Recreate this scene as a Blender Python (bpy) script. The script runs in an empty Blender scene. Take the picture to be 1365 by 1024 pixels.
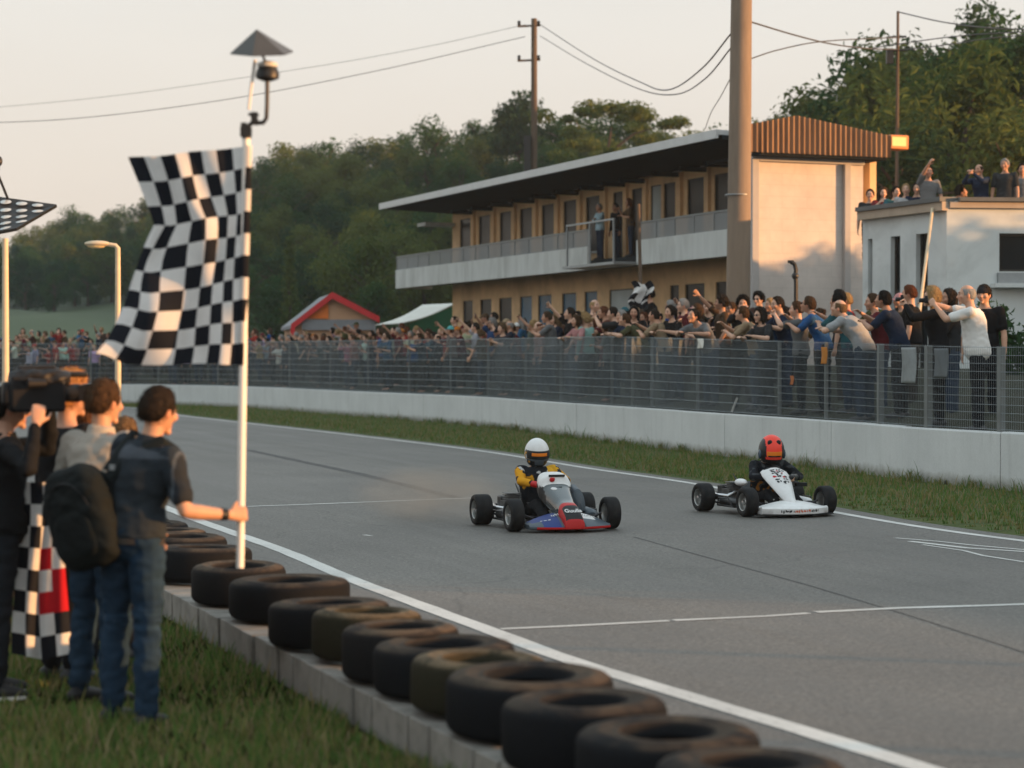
import bpy, bmesh, math, random
from mathutils import Vector, Matrix, noise
V = Vector
PI = math.pi
R = math.radians
rnd = random.Random(7)
scene = bpy.context.scene
COL = scene.collection

# ------------------------------------------------------------------ camera model (used to lay the place out)
F, CX, HZ, H = 2800.0, 682.5, 480.0, 2.0
PITCH = math.atan((512 - HZ) / F)
CAM = V((0, 0, H))
def ray(px, py):
    u, v = (px - CX) / F, (512 - py) / F
    return V((u, math.cos(PITCH) + v * math.sin(PITCH), -math.sin(PITCH) + v * math.cos(PITCH)))
def at(px, py, Y):
    d = ray(px, py); return CAM + d * (Y / d.y)
def gnd(px, py, z=0.0):
    d = ray(px, py); return CAM + d * ((z - H) / d.z)
def on_plane(px, py, p, n):
    d = ray(px, py); return CAM + d * ((V(p) - CAM).dot(n) / d.dot(n))
def zat(py, Y):
    d = ray(CX, py); return H + d.z * Y / d.y
def to_px(p):
    x, y, z = p[0], p[1], p[2] - H
    f = y * math.cos(PITCH) - z * math.sin(PITCH); up = y * math.sin(PITCH) + z * math.cos(PITCH)
    return (CX + F * x / f, 512 - F * up / f)

# ------------------------------------------------------------------ mesh builder
class MB:
    def __init__(s): s.v = []; s.f = []; s.m = []
    def add(s, vs, fs, m=0):
        o = len(s.v); s.v.extend([V(p) for p in vs]); s.f.extend([tuple(i + o for i in f) for f in fs])
        s.m.extend([m] * len(fs) if isinstance(m, int) else m); return s
    def box(s, c, size, rot=None, m=0):
        c = V(c); x, y, z = [k / 2 for k in size]
        vs = [V((i * x, j * y, k * z)) for i in (-1, 1) for j in (-1, 1) for k in (-1, 1)]
        if rot is not None: vs = [rot @ p for p in vs]
        return s.add([p + c for p in vs], [(0, 1, 3, 2), (4, 6, 7, 5), (0, 4, 5, 1), (2, 3, 7, 6), (0, 2, 6, 4), (1, 5, 7, 3)], m)
    def boxab(s, a, b, m=0):
        a, b = V(a), V(b); return s.box((a + b) / 2, [abs(q) for q in (b - a)], None, m)
    def rings(s, rs, m=0, caps=True, closed=True):
        n = len(rs[0]); vs = [p for r in rs for p in r]; fs = []
        for i in range(len(rs) - 1):
            for j in range(n if closed else n - 1):
                k = (j + 1) % n
                fs.append((i * n + j, i * n + k, (i + 1) * n + k, (i + 1) * n + j))
        if caps and closed: fs += [tuple(reversed(range(n))), tuple((len(rs) - 1) * n + j for j in range(n))]
        return s.add(vs, fs, m)
    def tube(s, pts, rad, n=8, m=0, caps=True, flat=1.0, up=None, rounded=False):
        pts = [V(p) for p in pts]
        if not hasattr(rad, '__len__'): rad = [rad] * len(pts)
        rad = list(rad)
        if rounded:
            d0 = (pts[0] - pts[1]).normalized(); d1 = (pts[-1] - pts[-2]).normalized(); r0, r1 = rad[0], rad[-1]
            pts = [pts[0] + d0 * r0 * .9, pts[0] + d0 * r0 * .6] + pts + [pts[-1] + d1 * r1 * .6, pts[-1] + d1 * r1 * .9]
            rad = [r0 * .35, r0 * .8] + rad + [r1 * .8, r1 * .35]
        T = [(pts[min(i + 1, len(pts) - 1)] - pts[max(i - 1, 0)]).normalized() for i in range(len(pts))]
        a = V(up) if up is not None else (V((0, 0, 1)) if abs(T[0].z) < .9 else V((1, 0, 0)))
        rs = []
        for p, t, r in zip(pts, T, rad):
            a = a - t * a.dot(t)
            if a.length < 1e-6: a = t.orthogonal()
            a = a.normalized(); b = t.cross(a)
            rs.append([p + (a * math.cos(k * 2 * PI / n) * flat + b * math.sin(k * 2 * PI / n)) * r for k in range(n)])
        return s.rings(rs, m, caps)
    def lathe(s, prof, n=24, c=(0, 0, 0), rot=None, m=0, closed_prof=False):
        c = V(c); vs = []; fs = []; k = len(prof)
        for i in range(n):
            a = 2 * PI * i / n
            for r, z in prof:
                p = V((r * math.cos(a), r * math.sin(a), z)); vs.append((rot @ p if rot is not None else p) + c)
        for i in range(n):
            j = (i + 1) % n
            for q in range(k if closed_prof else k - 1):
                w = (q + 1) % k
                fs.append((i * k + q, j * k + q, j * k + w, i * k + w))
        return s.add(vs, fs, m)
    def sphere(s, c, r, seg=16, rg=10, fn=None, rot=None, m=0):
        c = V(c); r = V((r, r, r)) if not hasattr(r, '__len__') else V(r)
        vs = []; fs = []
        for i in range(rg + 1):
            th = PI * i / rg
            for j in range(seg if 0 < i < rg else 1):
                a = 2 * PI * j / seg
                d = V((math.sin(th) * math.cos(a), math.sin(th) * math.sin(a), math.cos(th)))
                p = V((d.x * r.x, d.y * r.y, d.z * r.z))
                if fn: p = fn(d, p)
                vs.append((rot @ p if rot is not None else p) + c)
        for j in range(seg):
            k = (j + 1) % seg
            fs.append((0, 1 + j, 1 + k)); e = 1 + (rg - 2) * seg; fs.append((len(vs) - 1, e + k, e + j))
            for i in range(rg - 2):
                o = 1 + i * seg; fs.append((o + j, o + seg + j, o + seg + k, o + k))
        return s.add(vs, fs, m)
    def grid(s, fn, nu, nv, m=0):
        vs = [fn(i / nu, j / nv) for j in range(nv + 1) for i in range(nu + 1)]
        fs = [(j * (nu + 1) + i, j * (nu + 1) + i + 1, (j + 1) * (nu + 1) + i + 1, (j + 1) * (nu + 1) + i) for j in range(nv) for i in range(nu)]
        return s.add(vs, fs, m if isinstance(m, int) else [m(i, j) for j in range(nv) for i in range(nu)])
    def xf(s, M):
        s.v = [M @ p for p in s.v]; return s
    def mesh(s, name):
        me = bpy.data.meshes.new(name); me.from_pydata([tuple(p) for p in s.v], [], s.f); 
        if any(s.m): me.polygons.foreach_set('material_index', s.m)
        me.update(); return me

def fixn(me):
    bm = bmesh.new(); bm.from_mesh(me); bmesh.ops.recalc_face_normals(bm, faces=bm.faces); bm.to_mesh(me); bm.free()
def obj(name, mb, mats=None, parent=None, smooth=True, angle=35, loc=None, rot=None, bevel=0, fix=True):
    me = mb.mesh(name) if isinstance(mb, MB) else mb
    if isinstance(mb, MB) and fix: fixn(me)
    if mats is not None and not len(me.materials):
        for m in (mats if isinstance(mats, (list, tuple)) else [mats]): me.materials.append(m)
    if smooth and isinstance(mb, MB):
        me.polygons.foreach_set('use_smooth', [True] * len(me.polygons))
        try: me.set_sharp_from_angle(angle=R(angle))
        except Exception: pass
    o = bpy.data.objects.new(name, me); COL.objects.link(o)
    if parent is not None: o.parent = parent
    if loc is not None: o.location = loc
    if rot is not None: o.rotation_euler = rot
    if bevel:
        b = o.modifiers.new('bevel', 'BEVEL'); b.width = bevel; b.segments = 2; b.limit_method = 'ANGLE'; b.angle_limit = R(40)
    return o
def tag(o, label=None, cat=None, group=None, kind=None):
    if label: o['label'] = label
    if cat: o['category'] = cat
    if group: o['group'] = group
    if kind: o['kind'] = kind
    return o
def thing(name, label, cat, loc=(0, 0, 0), rz=0, group=None):
    o = bpy.data.objects.new(name, None); COL.objects.link(o); o.location = loc; o.rotation_euler = (0, 0, rz); o.empty_display_size = .2
    return tag(o, label, cat, group)
def dup(o, parent=None):
    n = o.copy(); COL.objects.link(n)
    if parent is not None: n.parent = parent
    for ch in list(o.children): dup(ch, n)
    return n

# ------------------------------------------------------------------ materials
def c8(r, g, b):
    f = lambda x: ((x / 255) / 12.92) if x / 255 <= .04045 else (((x / 255) + .055) / 1.055) ** 2.4
    return (f(r), f(g), f(b))
class NT:
    def __init__(s, m): s.t = m.node_tree; s.n = s.t.nodes; s.l = s.t.links
    def new(s, ty, **kw):
        n = s.n.new(ty)
        for k, v in kw.items():
            if k in n.inputs: n.inputs[k].default_value = v
            else: setattr(n, k, v)
        return n
    def link(s, a, b): s.l.new(a, b)
    def noise(s, vec, scale, detail=4, rough=.55, dist=0):
        n = s.new('ShaderNodeTexNoise'); n.inputs['Scale'].default_value = scale; n.inputs['Detail'].default_value = detail
        n.inputs['Roughness'].default_value = rough; n.inputs['Distortion'].default_value = dist; s.link(vec, n.inputs['Vector']); return n.outputs['Fac']
    def map(s, vec, scale=(1, 1, 1), rot=(0, 0, 0)):
        n = s.new('ShaderNodeMapping'); n.inputs['Scale'].default_value = scale; n.inputs['Rotation'].default_value = rot; s.link(vec, n.inputs['Vector']); return n.outputs['Vector']
    def ramp(s, fac, stops):
        n = s.new('ShaderNodeValToRGB'); e = n.color_ramp.elements
        while len(e) < len(stops): e.new(.5)
        for q, (p, c) in zip(e, stops): q.position = p; q.color = (c if hasattr(c, '__len__') else (c, c, c)) [:3] + (1,) if hasattr(c, '__len__') else (c, c, c, 1)
        s.link(fac, n.inputs['Fac']); return n.outputs['Color']
    def mix(s, fac, a, b, mode='MIX'):
        n = s.new('ShaderNodeMix', data_type='RGBA', blend_type=mode)
        for i, val in ((0, fac), (6, a), (7, b)):
            if hasattr(val, 'is_output') or hasattr(val, 'links'): s.link(val, n.inputs[i])
            elif i == 0: n.inputs[0].default_value = val
            else: n.inputs[i].default_value = tuple(val)[:3] + (1,)
        return n.outputs[2]
    def math(s, op, a, b=0):
        n = s.new('ShaderNodeMath', operation=op)
        for i, val in enumerate((a, b)):
            if hasattr(val, 'links'): s.link(val, n.inputs[i])
            else: n.inputs[i].default_value = val
        return n.outputs[0]
    def bump(s, h, strength, dist=.01):
        n = s.new('ShaderNodeBump'); n.inputs['Strength'].default_value = strength; n.inputs['Distance'].default_value = dist; s.link(h, n.inputs['Height']); return n.outputs['Normal']
def newmat(name):
    m = bpy.data.materials.new(name); m.use_nodes = True
    nt = NT(m); b = nt.n['Principled BSDF']; return m, nt, b
def mat(name, col, rough=.7, var=.2, scale=4, bump=0, bscale=40, metal=0, spec=.4, dirt=None, dirt_amt=.5, dscale=1.5, objcol=False, tint=None, coat=0, stretch=None, sheen=0):
    m, nt, b = newmat(name)
    tc = nt.new('ShaderNodeTexCoord'); vec = tc.outputs['Object']
    if stretch: vec = nt.map(vec, stretch)
    if objcol: base = nt.new('ShaderNodeObjectInfo').outputs['Color']
    else:
        rgb = nt.new('ShaderNodeRGB'); rgb.outputs[0].default_value = tuple(col) + (1,); base = rgb.outputs[0]
    if tint:
        a = nt.new('ShaderNodeAttribute', attribute_name=tint); base = nt.mix(1.0, base, a.outputs['Color'], 'MULTIPLY')
    if var:
        f = nt.ramp(nt.noise(vec, scale, 5, .6), [(.25, 1 - var), (.75, 1 + var)]); base = nt.mix(1.0, base, f, 'MULTIPLY')
    if dirt:
        f = nt.ramp(nt.noise(vec, dscale, 6, .65, .4), [(.45, 0.), (.7, dirt_amt)]); base = nt.mix(f, base, dirt)
    nt.link(base, b.inputs['Base Color'])
    b.inputs['Roughness'].default_value = rough; b.inputs['Metallic'].default_value = metal; b.inputs['Specular IOR Level'].default_value = spec
    b.inputs['Coat Weight'].default_value = coat; b.inputs['Coat Roughness'].default_value = .08; b.inputs['Sheen Weight'].default_value = sheen
    if bump: nt.link(nt.bump(nt.noise(vec, bscale, 5, .6), bump), b.inputs['Normal'])
    return m
def leaf_mat(name, c1, c2, trans=.35, scale=.5, rand=.5):
    m, nt, b = newmat(name)
    tc = nt.new('ShaderNodeTexCoord'); oi = nt.new('ShaderNodeObjectInfo'); at_ = nt.new('ShaderNodeAttribute', attribute_name='var')
    f = nt.math('ADD', nt.math('MULTIPLY', oi.outputs['Random'], rand), nt.math('MULTIPLY', at_.outputs['Fac'], 1 - rand))
    col = nt.mix(f, c1, c2)
    d = nt.new('ShaderNodeBsdfDiffuse'); t = nt.new('ShaderNodeBsdfTranslucent'); mx = nt.new('ShaderNodeMixShader'); mx.inputs[0].default_value = trans
    nt.link(col, d.inputs['Color']); nt.link(col, t.inputs['Color']); nt.link(d.outputs[0], mx.inputs[1]); nt.link(t.outputs[0], mx.inputs[2])
    nt.link(mx.outputs[0], nt.n['Material Output'].inputs['Surface']); nt.n.remove(b)
    return m
def set_attr(me, name, vals, dom='POINT'):
    a = me.color_attributes.new(name, 'FLOAT_COLOR', dom)
    flat = []
    for q in vals:
        flat.extend((q[0], q[1], q[2], 1.0) if hasattr(q, '__len__') else (q, q, q, 1.0))
    a.data.foreach_set('color', flat)
def emit(name, col, s):
    m, nt, b = newmat(name); b.inputs['Base Color'].default_value = tuple(col) + (1,); b.inputs['Emission Color'].default_value = tuple(col) + (1,); b.inputs['Emission Strength'].default_value = s; return m

M = {}
M['wood'] = mat('wood pole', c8(92, 78, 66), .85, .3, 3, .3, 30, stretch=(6, 6, .4))
M['concrete_pole'] = mat('concrete pole', c8(134, 118, 103), .8, .12, 2, .25, 60, dirt=c8(98, 86, 76), dscale=.8, stretch=(3, 3, .5))
M['galv'] = mat('galvanised steel', c8(150, 155, 158), .5, .15, 4, metal=.6)
M['lamp_post'] = mat('cream painted steel', c8(205, 188, 160), .55, .1, 3)
M['black_metal'] = mat('black painted metal', c8(34, 35, 37), .45, .2, 6)
M['wire'] = mat('cable rubber', c8(70, 70, 72), .6, 0)
M['mesh_wire'] = mat('fence wire', c8(138, 146, 150), .6, .1, 3, metal=.3)
M['post'] = mat('fence post concrete', c8(112, 116, 116), .8, .2, 3, .2, 40)
M['white_paint'] = mat('white painted pole', c8(232, 228, 222), .35, .06, 5)
# ------------------------------------------------------------------ world, sun, camera
HAZE = .00028
SUN_EL, SUN_AZ = R(6.0), R(105)          # azimuth clockwise from +Y
SDIR = V((math.sin(SUN_AZ) * math.cos(SUN_EL), math.cos(SUN_AZ) * math.cos(SUN_EL), math.sin(SUN_EL)))
def setup_world():
    w = bpy.data.worlds.new('World'); scene.world = w; w.use_nodes = True
    nt = NT(w); bg = nt.n['Background']
    sky = nt.new('ShaderNodeTexSky', sky_type='NISHITA', sun_disc=False, sun_elevation=SUN_EL, sun_rotation=SUN_AZ, altitude=100, air_density=1.0, dust_density=3.0, ozone_density=1.0)
    # thin high overcast: the clear sky is veiled by a pale layer, warmer towards the horizon
    tc = nt.new('ShaderNodeTexCoord'); sp = nt.new('ShaderNodeSeparateXYZ'); nt.link(tc.outputs['Generated'], sp.inputs[0])
    veil = nt.ramp(nt.math('ADD', nt.math('MULTIPLY', sp.outputs['Z'], .9), .0), [(0.0, (4.95, 4.1, 3.5)), (.06, (5.05, 4.45, 3.95)), (.15, (5.2, 5.0, 4.7)), (.3, (5.2, 5.5, 5.5)), (.6, (5.4, 6.3, 6.7)), (1.0, (5.2, 6.4, 7.0))])
    cl = nt.noise(nt.map(tc.outputs['Generated'], (1.2, 1.2, 5)), 2.2, 4, .5)
    veil = nt.mix(1.0, veil, nt.ramp(cl, [(.2, .95), (.8, 1.05)]), 'MULTIPLY')
    nt.link(nt.mix(.86, sky.outputs[0], veil), bg.inputs['Color']); bg.inputs['Strength'].default_value = .1
    sl = bpy.data.lights.new('sun', 'SUN'); sl.energy = 5.0; sl.angle = R(.7); sl.color = (1.0, .50, .19)
    so = bpy.data.objects.new('sun', sl); COL.objects.link(so); so.rotation_euler = (-SDIR).to_track_quat('-Z', 'Y').to_euler(); so.location = (60, -20, 40)
    cd = bpy.data.cameras.new('camera'); co = bpy.data.objects.new('camera', cd); COL.objects.link(co); scene.camera = co
    cd.sensor_width = 36; cd.lens = 36 * F / 1365; co.location = CAM; co.rotation_euler = (PI / 2 - PITCH, 0, 0)
    cd.clip_start = .1; cd.clip_end = 5000
    cd.dof.use_dof = True; cd.dof.focus_distance = 25.6; cd.dof.aperture_fstop = 1.8; cd.dof.aperture_blades = 9
    vs = scene.view_settings; vs.view_transform = 'Standard'; vs.look = 'None'; vs.gamma = 1; vs.exposure = .85; vs.use_curve_mapping = False
    cy = scene.cycles; cy.use_denoising = True; cy.max_bounces = 6; cy.diffuse_bounces = 3; cy.glossy_bounces = 3; cy.transmission_bounces = 4; cy.transparent_max_bounces = 12; cy.volume_bounces = 0
    try: cy.denoiser = 'OPENIMAGEDENOISE'; cy.denoising_input_passes = 'RGB_ALBEDO_NORMAL'; cy.denoising_prefilter = 'ACCURATE'
    except Exception: pass
    cy.use_adaptive_sampling = False; cy.sample_clamp_indirect = 6; cy.caustics_reflective = False; cy.caustics_refractive = False
    cy.volume_step_rate = 4; cy.volume_max_steps = 64
setup_world()

# ------------------------------------------------------------------ paths
def cr(pts, step=.5):
    pts = [V((p[0], p[1], 0)) for p in pts]; out = []
    P = [pts[0] * 2 - pts[1]] + pts + [pts[-1] * 2 - pts[-2]]
    for i in range(1, len(P) - 2):
        a, b, c, d = P[i - 1:i + 3]; n = max(2, int((c - b).length / step))
        for k in range(n):
            t = k / n
            out.append(.5 * ((2 * b) + (c - a) * t + (2 * a - 5 * b + 4 * c - d) * t * t + (3 * b - a - 3 * c + d) * t ** 3))
    out.append(pts[-1]); return out
class Path:
    def __init__(s, pts, step=.5):
        s.p = cr(pts, step); s.s = [0]
        for a, b in zip(s.p, s.p[1:]): s.s.append(s.s[-1] + (b - a).length)
        s.len = s.s[-1]
    def at(s, d, off=0, z=0):
        import bisect
        d = min(max(d, 0), s.len - 1e-6); i = min(bisect.bisect_right(s.s, d) - 1, len(s.p) - 2)
        t = (d - s.s[i]) / (s.s[i + 1] - s.s[i]); p = s.p[i].lerp(s.p[i + 1], t)
        n = s.nrm(d); return V((p.x + n.x * off, p.y + n.y * off, z))
    def tan(s, d):
        import bisect
        i = min(max(bisect.bisect_right(s.s, d) - 1, 0), len(s.p) - 2); a, b = max(i - 1, 0), min(i + 2, len(s.p) - 1)
        return (s.p[b] - s.p[a]).normalized()
    def nrm(s, d): t = s.tan(d); return V((t.y, -t.x, 0))      # to the right of travel
    def near(s, q):
        q = V((q[0], q[1], 0)); best = min(range(len(s.p)), key=lambda i: (s.p[i] - q).length_squared); d = s.s[best]
        return d, (q - s.p[best]).dot(s.nrm(d))
    def at_px(s, px, off=0):                                   # where the path (shifted) crosses an image column
        lo = None
        for i in range(len(s.p)):
            q = s.at(s.s[i], off)
            if q.y > 12:
                x = to_px((q.x, q.y, 1))[0]
                if lo is not None and (lo[1] - px) * (x - px) <= 0:
                    t = (lo[1] - px) / (lo[1] - x + 1e-9); return lo[0] + (s.s[i] - lo[0]) * t
                lo = (s.s[i], x)
        return s.len

wallP = Path([(17.0, 5), (14.2, 12.5), (11.4, 20.5), (8.75, 27.9)] + [tuple(gnd(x, y).xy) for x, y in ((1333.7, 657.3), (1203.7, 643.5), (1108, 629.4), (904.5, 604), (800, 591), (634, 570), (480, 557.5), (327, 545.5))] + [(-17.7, 94), (-25, 98.5), (-36, 102), (-52, 104), (-75, 104)])
rlineP = Path([(15, 4), (12, 10.5), (8.6, 17.9)] + [tuple(gnd(x, y).xy) for x, y in ((1365, 721.5), (1117.6, 684), (937, 647), (780, 623.8), (634, 600.4), (460, 579.2), (239.6, 554.2), (155, 542.8))] + [(-28, 94), (-40, 97), (-75, 98)])
llineP = Path([(4.6, 3.5), (3.1, 7.4)] + [tuple(gnd(x, y).xy) for x, y in ((1230, 1024), (783, 888), (677.4, 850), (472, 774), (377.8, 734.5), (287.7, 702.6))] + [(-7, 34.5), (-12.5, 46), (-20, 58), (-34, 68), (-75, 72)])
WALL_H = .92
def bank_z(off, y=30): return .90 - .22 * min(1, max(0, (off - .06) / .2)) + .26 * min(max(off, 0), 3.6) + (.24 * min(max((y - 32) / 18, 0), 1) * min(1, off / .4))
def bank_at(x, y):
    return bank_z(wallP.near((x, y))[1])

# ------------------------------------------------------------------ ground, track, markings
def mk_grass_ground(name, c1, c2, c3, sc=1.2):
    m, nt, b = newmat(name); tc = nt.new('ShaderNodeTexCoord'); v = tc.outputs['Object']
    f1 = nt.noise(v, sc, 6, .65); f2 = nt.noise(v, sc * 14, 4, .7)
    col = nt.mix(nt.ramp(f1, [(.35, 0.), (.65, 1.)]), c1, c2); col = nt.mix(nt.ramp(f2, [(.45, 0.), (.75, .7)]), col, c3)
    nt.link(col, b.inputs['Base Color']); b.inputs['Roughness'].default_value = .95; b.inputs['Specular IOR Level'].default_value = .1
    nt.link(nt.bump(f2, .6, .05), b.inputs['Normal']); return m
M['turf'] = mk_grass_ground('turf soil', (.055, .085, .028), (.095, .115, .04), (.15, .125, .068))
M['field'] = mk_grass_ground('meadow', (.06, .085, .03), (.085, .10, .04), (.10, .10, .05), .08)
M['bank'] = mk_grass_ground('bank earth', (.036, .038, .03), (.05, .048, .038), (.036, .045, .024), .8)
M['forest_floor'] = mk_grass_ground('forest floor', (.018, .026, .012), (.03, .036, .016), (.035, .035, .018), .2)

g = MB(); ext = 490
g.rings([[V((r * math.cos(a * PI / 32), r * math.sin(a * PI / 32), -.012)) for a in range(64)] for r in (2, 12, 40, 120, 500, ext)], caps=True)
tag(obj('ground', g, M['turf']), kind='structure')

def asphalt():
    m, nt, b = newmat('asphalt'); tc = nt.new('ShaderNodeTexCoord'); v = tc.outputs['Object']
    rot = nt.map(v, (1, 1, 1), (0, 0, R(-20)))
    st = nt.map(rot, (1.0, .045, 1))
    agg = nt.noise(v, 26, 7, .92); mid = nt.noise(v, 9, 5, .7); big = nt.noise(v, .35, 5, .6); streak = nt.noise(st, 1.5, 6, .62, .3)
    col = nt.ramp(big, [(.3, (.080, .0745, .067)), (.7, (.118, .110, .098))])
    col = nt.mix(1.0, col, nt.ramp(streak, [(.3, .74), (.48, 1.0), (.72, 1.12)]), 'MULTIPLY')
    col = nt.mix(1.0, col, nt.ramp(mid, [(.3, .80), (.7, 1.16)]), 'MULTIPLY')
    col = nt.mix(1.0, col, nt.ramp(agg, [(.42, .45), (.5, 1.0), (.58, 1.7)]), 'MULTIPLY')
    vo = nt.new('ShaderNodeTexVoronoi', feature='DISTANCE_TO_EDGE'); vo.inputs['Scale'].default_value = .16; wob = nt.new('ShaderNodeVectorMath', operation='ADD')
    nz = nt.new('ShaderNodeTexNoise'); nz.inputs['Scale'].default_value = .8; nt.link(v, nz.inputs['Vector']); nt.link(v, wob.inputs[0]); nt.link(nz.outputs['Color'], wob.inputs[1]); nt.link(wob.outputs[0], vo.inputs['Vector'])
    crk = nt.ramp(vo.outputs['Distance'], [(.0, .55), (.0035, 1.0)]); col = nt.mix(nt.math('MULTIPLY', .8, 1.), col, nt.mix(1.0, col, crk, 'MULTIPLY'))
    nt.link(col, b.inputs['Base Color']); b.inputs['Specular IOR Level'].default_value = .5
    nt.link(nt.ramp(streak, [(.3, .50), (.7, .70)]), b.inputs['Roughness'])
    nt.link(nt.bump(agg, .55, .006), b.inputs['Normal']); return m
M['asphalt'] = asphalt()
def strip(P, d0, d1, offs, zs, step=1.0, wob=None):
    b = MB(); n = max(2, int((d1 - d0) / step)); rs = []
    for i in range(n + 1):
        d = d0 + (d1 - d0) * i / n
        rs.append([P.at(d, o + (wob(d, k) if wob else 0), z) for k, (o, z) in enumerate(zip(offs, zs))])
    b.rings(rs, caps=False, closed=False); return b
# the asphalt sheet: between a ragged edge beyond the right-hand line and well left of the left-hand line
tb = MB(); rs = []
nR = 140
for i in range(nR + 1):
    d = rlineP.len * i / nR; a = rlineP.at(d, .38 + .10 * noise.noise((d * .7, 3, 0)) + .05 * noise.noise((d * 2.9, 9, 0)))
    q = llineP.at(llineP.len * i / nR, -.95); rs.append([a.lerp(q, k / 14) for k in range(15)])
tb.rings(rs, caps=False, closed=False)
track = tag(obj('track', tb, M['asphalt'], fix=False, loc=(0, 0, 0)), kind='structure')
pad = MB(); pad.add([(-90, 40, -.004), (-7.6, 33, -.004), (-18, 60, -.004), (-90, 76, -.004)], [(0, 1, 2, 3)])
tag(obj('road', pad, M['asphalt']), kind='structure')

def line_mat():
    m, nt, b = newmat('road paint'); tc = nt.new('ShaderNodeTexCoord'); v = tc.outputs['Object']
    f = nt.noise(v, 14, 6, .75); f2 = nt.noise(v, 120, 3, .7); f3 = nt.noise(v, 1.3, 4, .6)
    col = nt.mix(nt.ramp(f, [(.30, 1.), (.42, 0.)]), (.62, .61, .58), (.20, .19, .18)); col = nt.mix(1.0, col, nt.ramp(f2, [(.3, .75), (.7, 1.1)]), 'MULTIPLY'); col = nt.mix(1.0, col, nt.ramp(f3, [(.3, .8), (.7, 1.1)]), 'MULTIPLY')
    nt.link(col, b.inputs['Base Color']); b.inputs['Roughness'].default_value = .6; return m
M['line'] = line_mat()
wb = lambda a: (lambda d, k: .012 * noise.noise((d * 1.7, a + k * 5, 0)))
obj('edge_line', strip(rlineP, 2, rlineP.len - 2, (-.07, .07), (.004, .004), .6, wb(1)), M['line'], track)
obj('edge_line', strip(llineP, 0, llineP.len - 2, (-.085, .085), (.004, .004), .4, wb(2)), M['line'], track)
def poly_line(pts, w, name='crossing_line', z=.004, m='line'):
    b = MB(); P = [gnd(x, y) for x, y in pts]; rs = []
    fine = []
    for a, q in zip(P, P[1:]):
        n = max(1, int((q - a).length / .3))
        fine += [a.lerp(q, k / n) for k in range(n)]
    fine.append(P[-1]); L = len(fine)
    for i, p in enumerate(fine):
        t = (fine[min(i + 1, L - 1)] - fine[max(i - 1, 0)]).normalized(); nn = V((t.y, -t.x, 0)); ww = w * (1 + .25 * noise.noise((p.x * 2.1, p.y * 2.1, w)))
        rs.append([V((p.x + nn.x * ww, p.y + nn.y * ww, z)), V((p.x - nn.x * ww, p.y - nn.y * ww, z))])
    b.rings(rs, caps=False, closed=False); return obj(name, b, M[m], track)
poly_line([(668, 839), (780, 834), (892, 828)], .035)
poly_line([(898, 827.5), (1020, 822), (1078, 818)], .04)
poly_line([(1088, 816.5), (1200, 811), (1320, 807.5), (1420, 804)], .05)
poly_line([(330, 675.5), (440, 671.5), (540, 667.5), (634, 664)], .055)
poly_line([(1193, 717.5), (1250, 722), (1300, 727.5), (1420, 738)], .035, 'painted_mark')
poly_line([(1213, 722), (1290, 731), (1370, 736), (1420, 741)], .05, 'painted_mark')
poly_line([(1230, 726.5), (1285, 734.5), (1310, 741), (1365, 749.5), (1420, 753)], .025, 'painted_mark')
poly_line([(485, 713.5), (495, 714.5)], .03, 'painted_mark')
M['crack'] = mat('sealed crack', (.066, .063, .059), .7, .2)
poly_line([(845, 716), (960, 748), (1080, 781), (1200, 817), (1320, 855), (1420, 888)], .013, 'sealed_crack', .003, 'crack')
M['rubber'] = mat('rubber on asphalt', (.062, .06, .058), .75, .35, 3, stretch=(4, .4, 1))
poly_line([(330, 600), (480, 632), (610, 664)], .10, 'skid_mark', .003, 'rubber')

# ------------------------------------------------------------------ bank behind the wall
bk = MB(); bk.rings([[(lambda q: V((q.x, q.y, bank_z(o, wallP.at(d).y) + (0 if o < 50 else .1))))(wallP.at(d, o)) for o in (.06, .25, .45, 1.5, 2.5, 3.6, 6, 12, 30, 70, 150)] for d in [wallP.len * i / 90 for i in range(91)]], caps=False, closed=False)
tag(obj('bank', bk, M['bank'], fix=False), kind='structure')
vg = MB(); rs = []
for i in range(121):
    d = rlineP.len * (i / 120); a = rlineP.at(d, .34 + .08 * noise.noise((d * .7, 3, 0))); q = wallP.at(wallP.near(a)[0], .08)
    rs.append([a.lerp(q, t) + V((0, 0, h)) for t, h in ((0, -.011), (.06, .012), (.35, .03), (.7, .035), (1, .05))])
vg.rings(rs, caps=False, closed=False)
tag(obj('verge', vg, M['turf'], fix=False), kind='structure')

# ------------------------------------------------------------------ concrete wall
def wall_mat():
    m, nt, b = newmat('painted concrete'); tc = nt.new('ShaderNodeTexCoord'); v = tc.outputs['Object']
    st = nt.noise(nt.map(v, (2.2, 2.2, .12)), 2.2, 5, .7, .2); f = nt.noise(v, .9, 5, .6); f2 = nt.noise(v, 30, 4, .7)
    col = nt.ramp(f, [(.3, (.53, .55, .555)), (.7, (.61, .63, .635))]); col = nt.mix(1.0, col, nt.ramp(st, [(.26, .80), (.42, .98), (.7, 1.03)]), 'MULTIPLY')
    sp = nt.new('ShaderNodeSeparateXYZ'); nt.link(v, sp.inputs[0])
    h = nt.math('ADD', sp.outputs['Z'], nt.math('MULTIPLY', nt.noise(v, 5, 5, .7), -.22)); col = nt.mix(nt.ramp(h, [(.0, .75), (.14, 0.)]), col, (.16, .155, .12))
    col = nt.mix(1.0, col, nt.ramp(f2, [(.3, .93), (.7, 1.05)]), 'MULTIPLY')
    nt.link(col, b.inputs['Base Color']); b.inputs['Roughness'].default_value = .75; nt.link(nt.bump(f2, .25, .01), b.inputs['Normal']); return m
M['wall'] = wall_mat()
wall = thing('barrier_wall', 'long pale concrete wall of jointed panels along the far side of the track', 'wall')
joints = [0, 6, 12] + [wallP.at_px(x) for x in (1333.7, 1203.7, 1108, 966, 904.5)]
d = joints[-1]
while d < wallP.len - 9: d += 7.5; joints.append(d)
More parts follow.
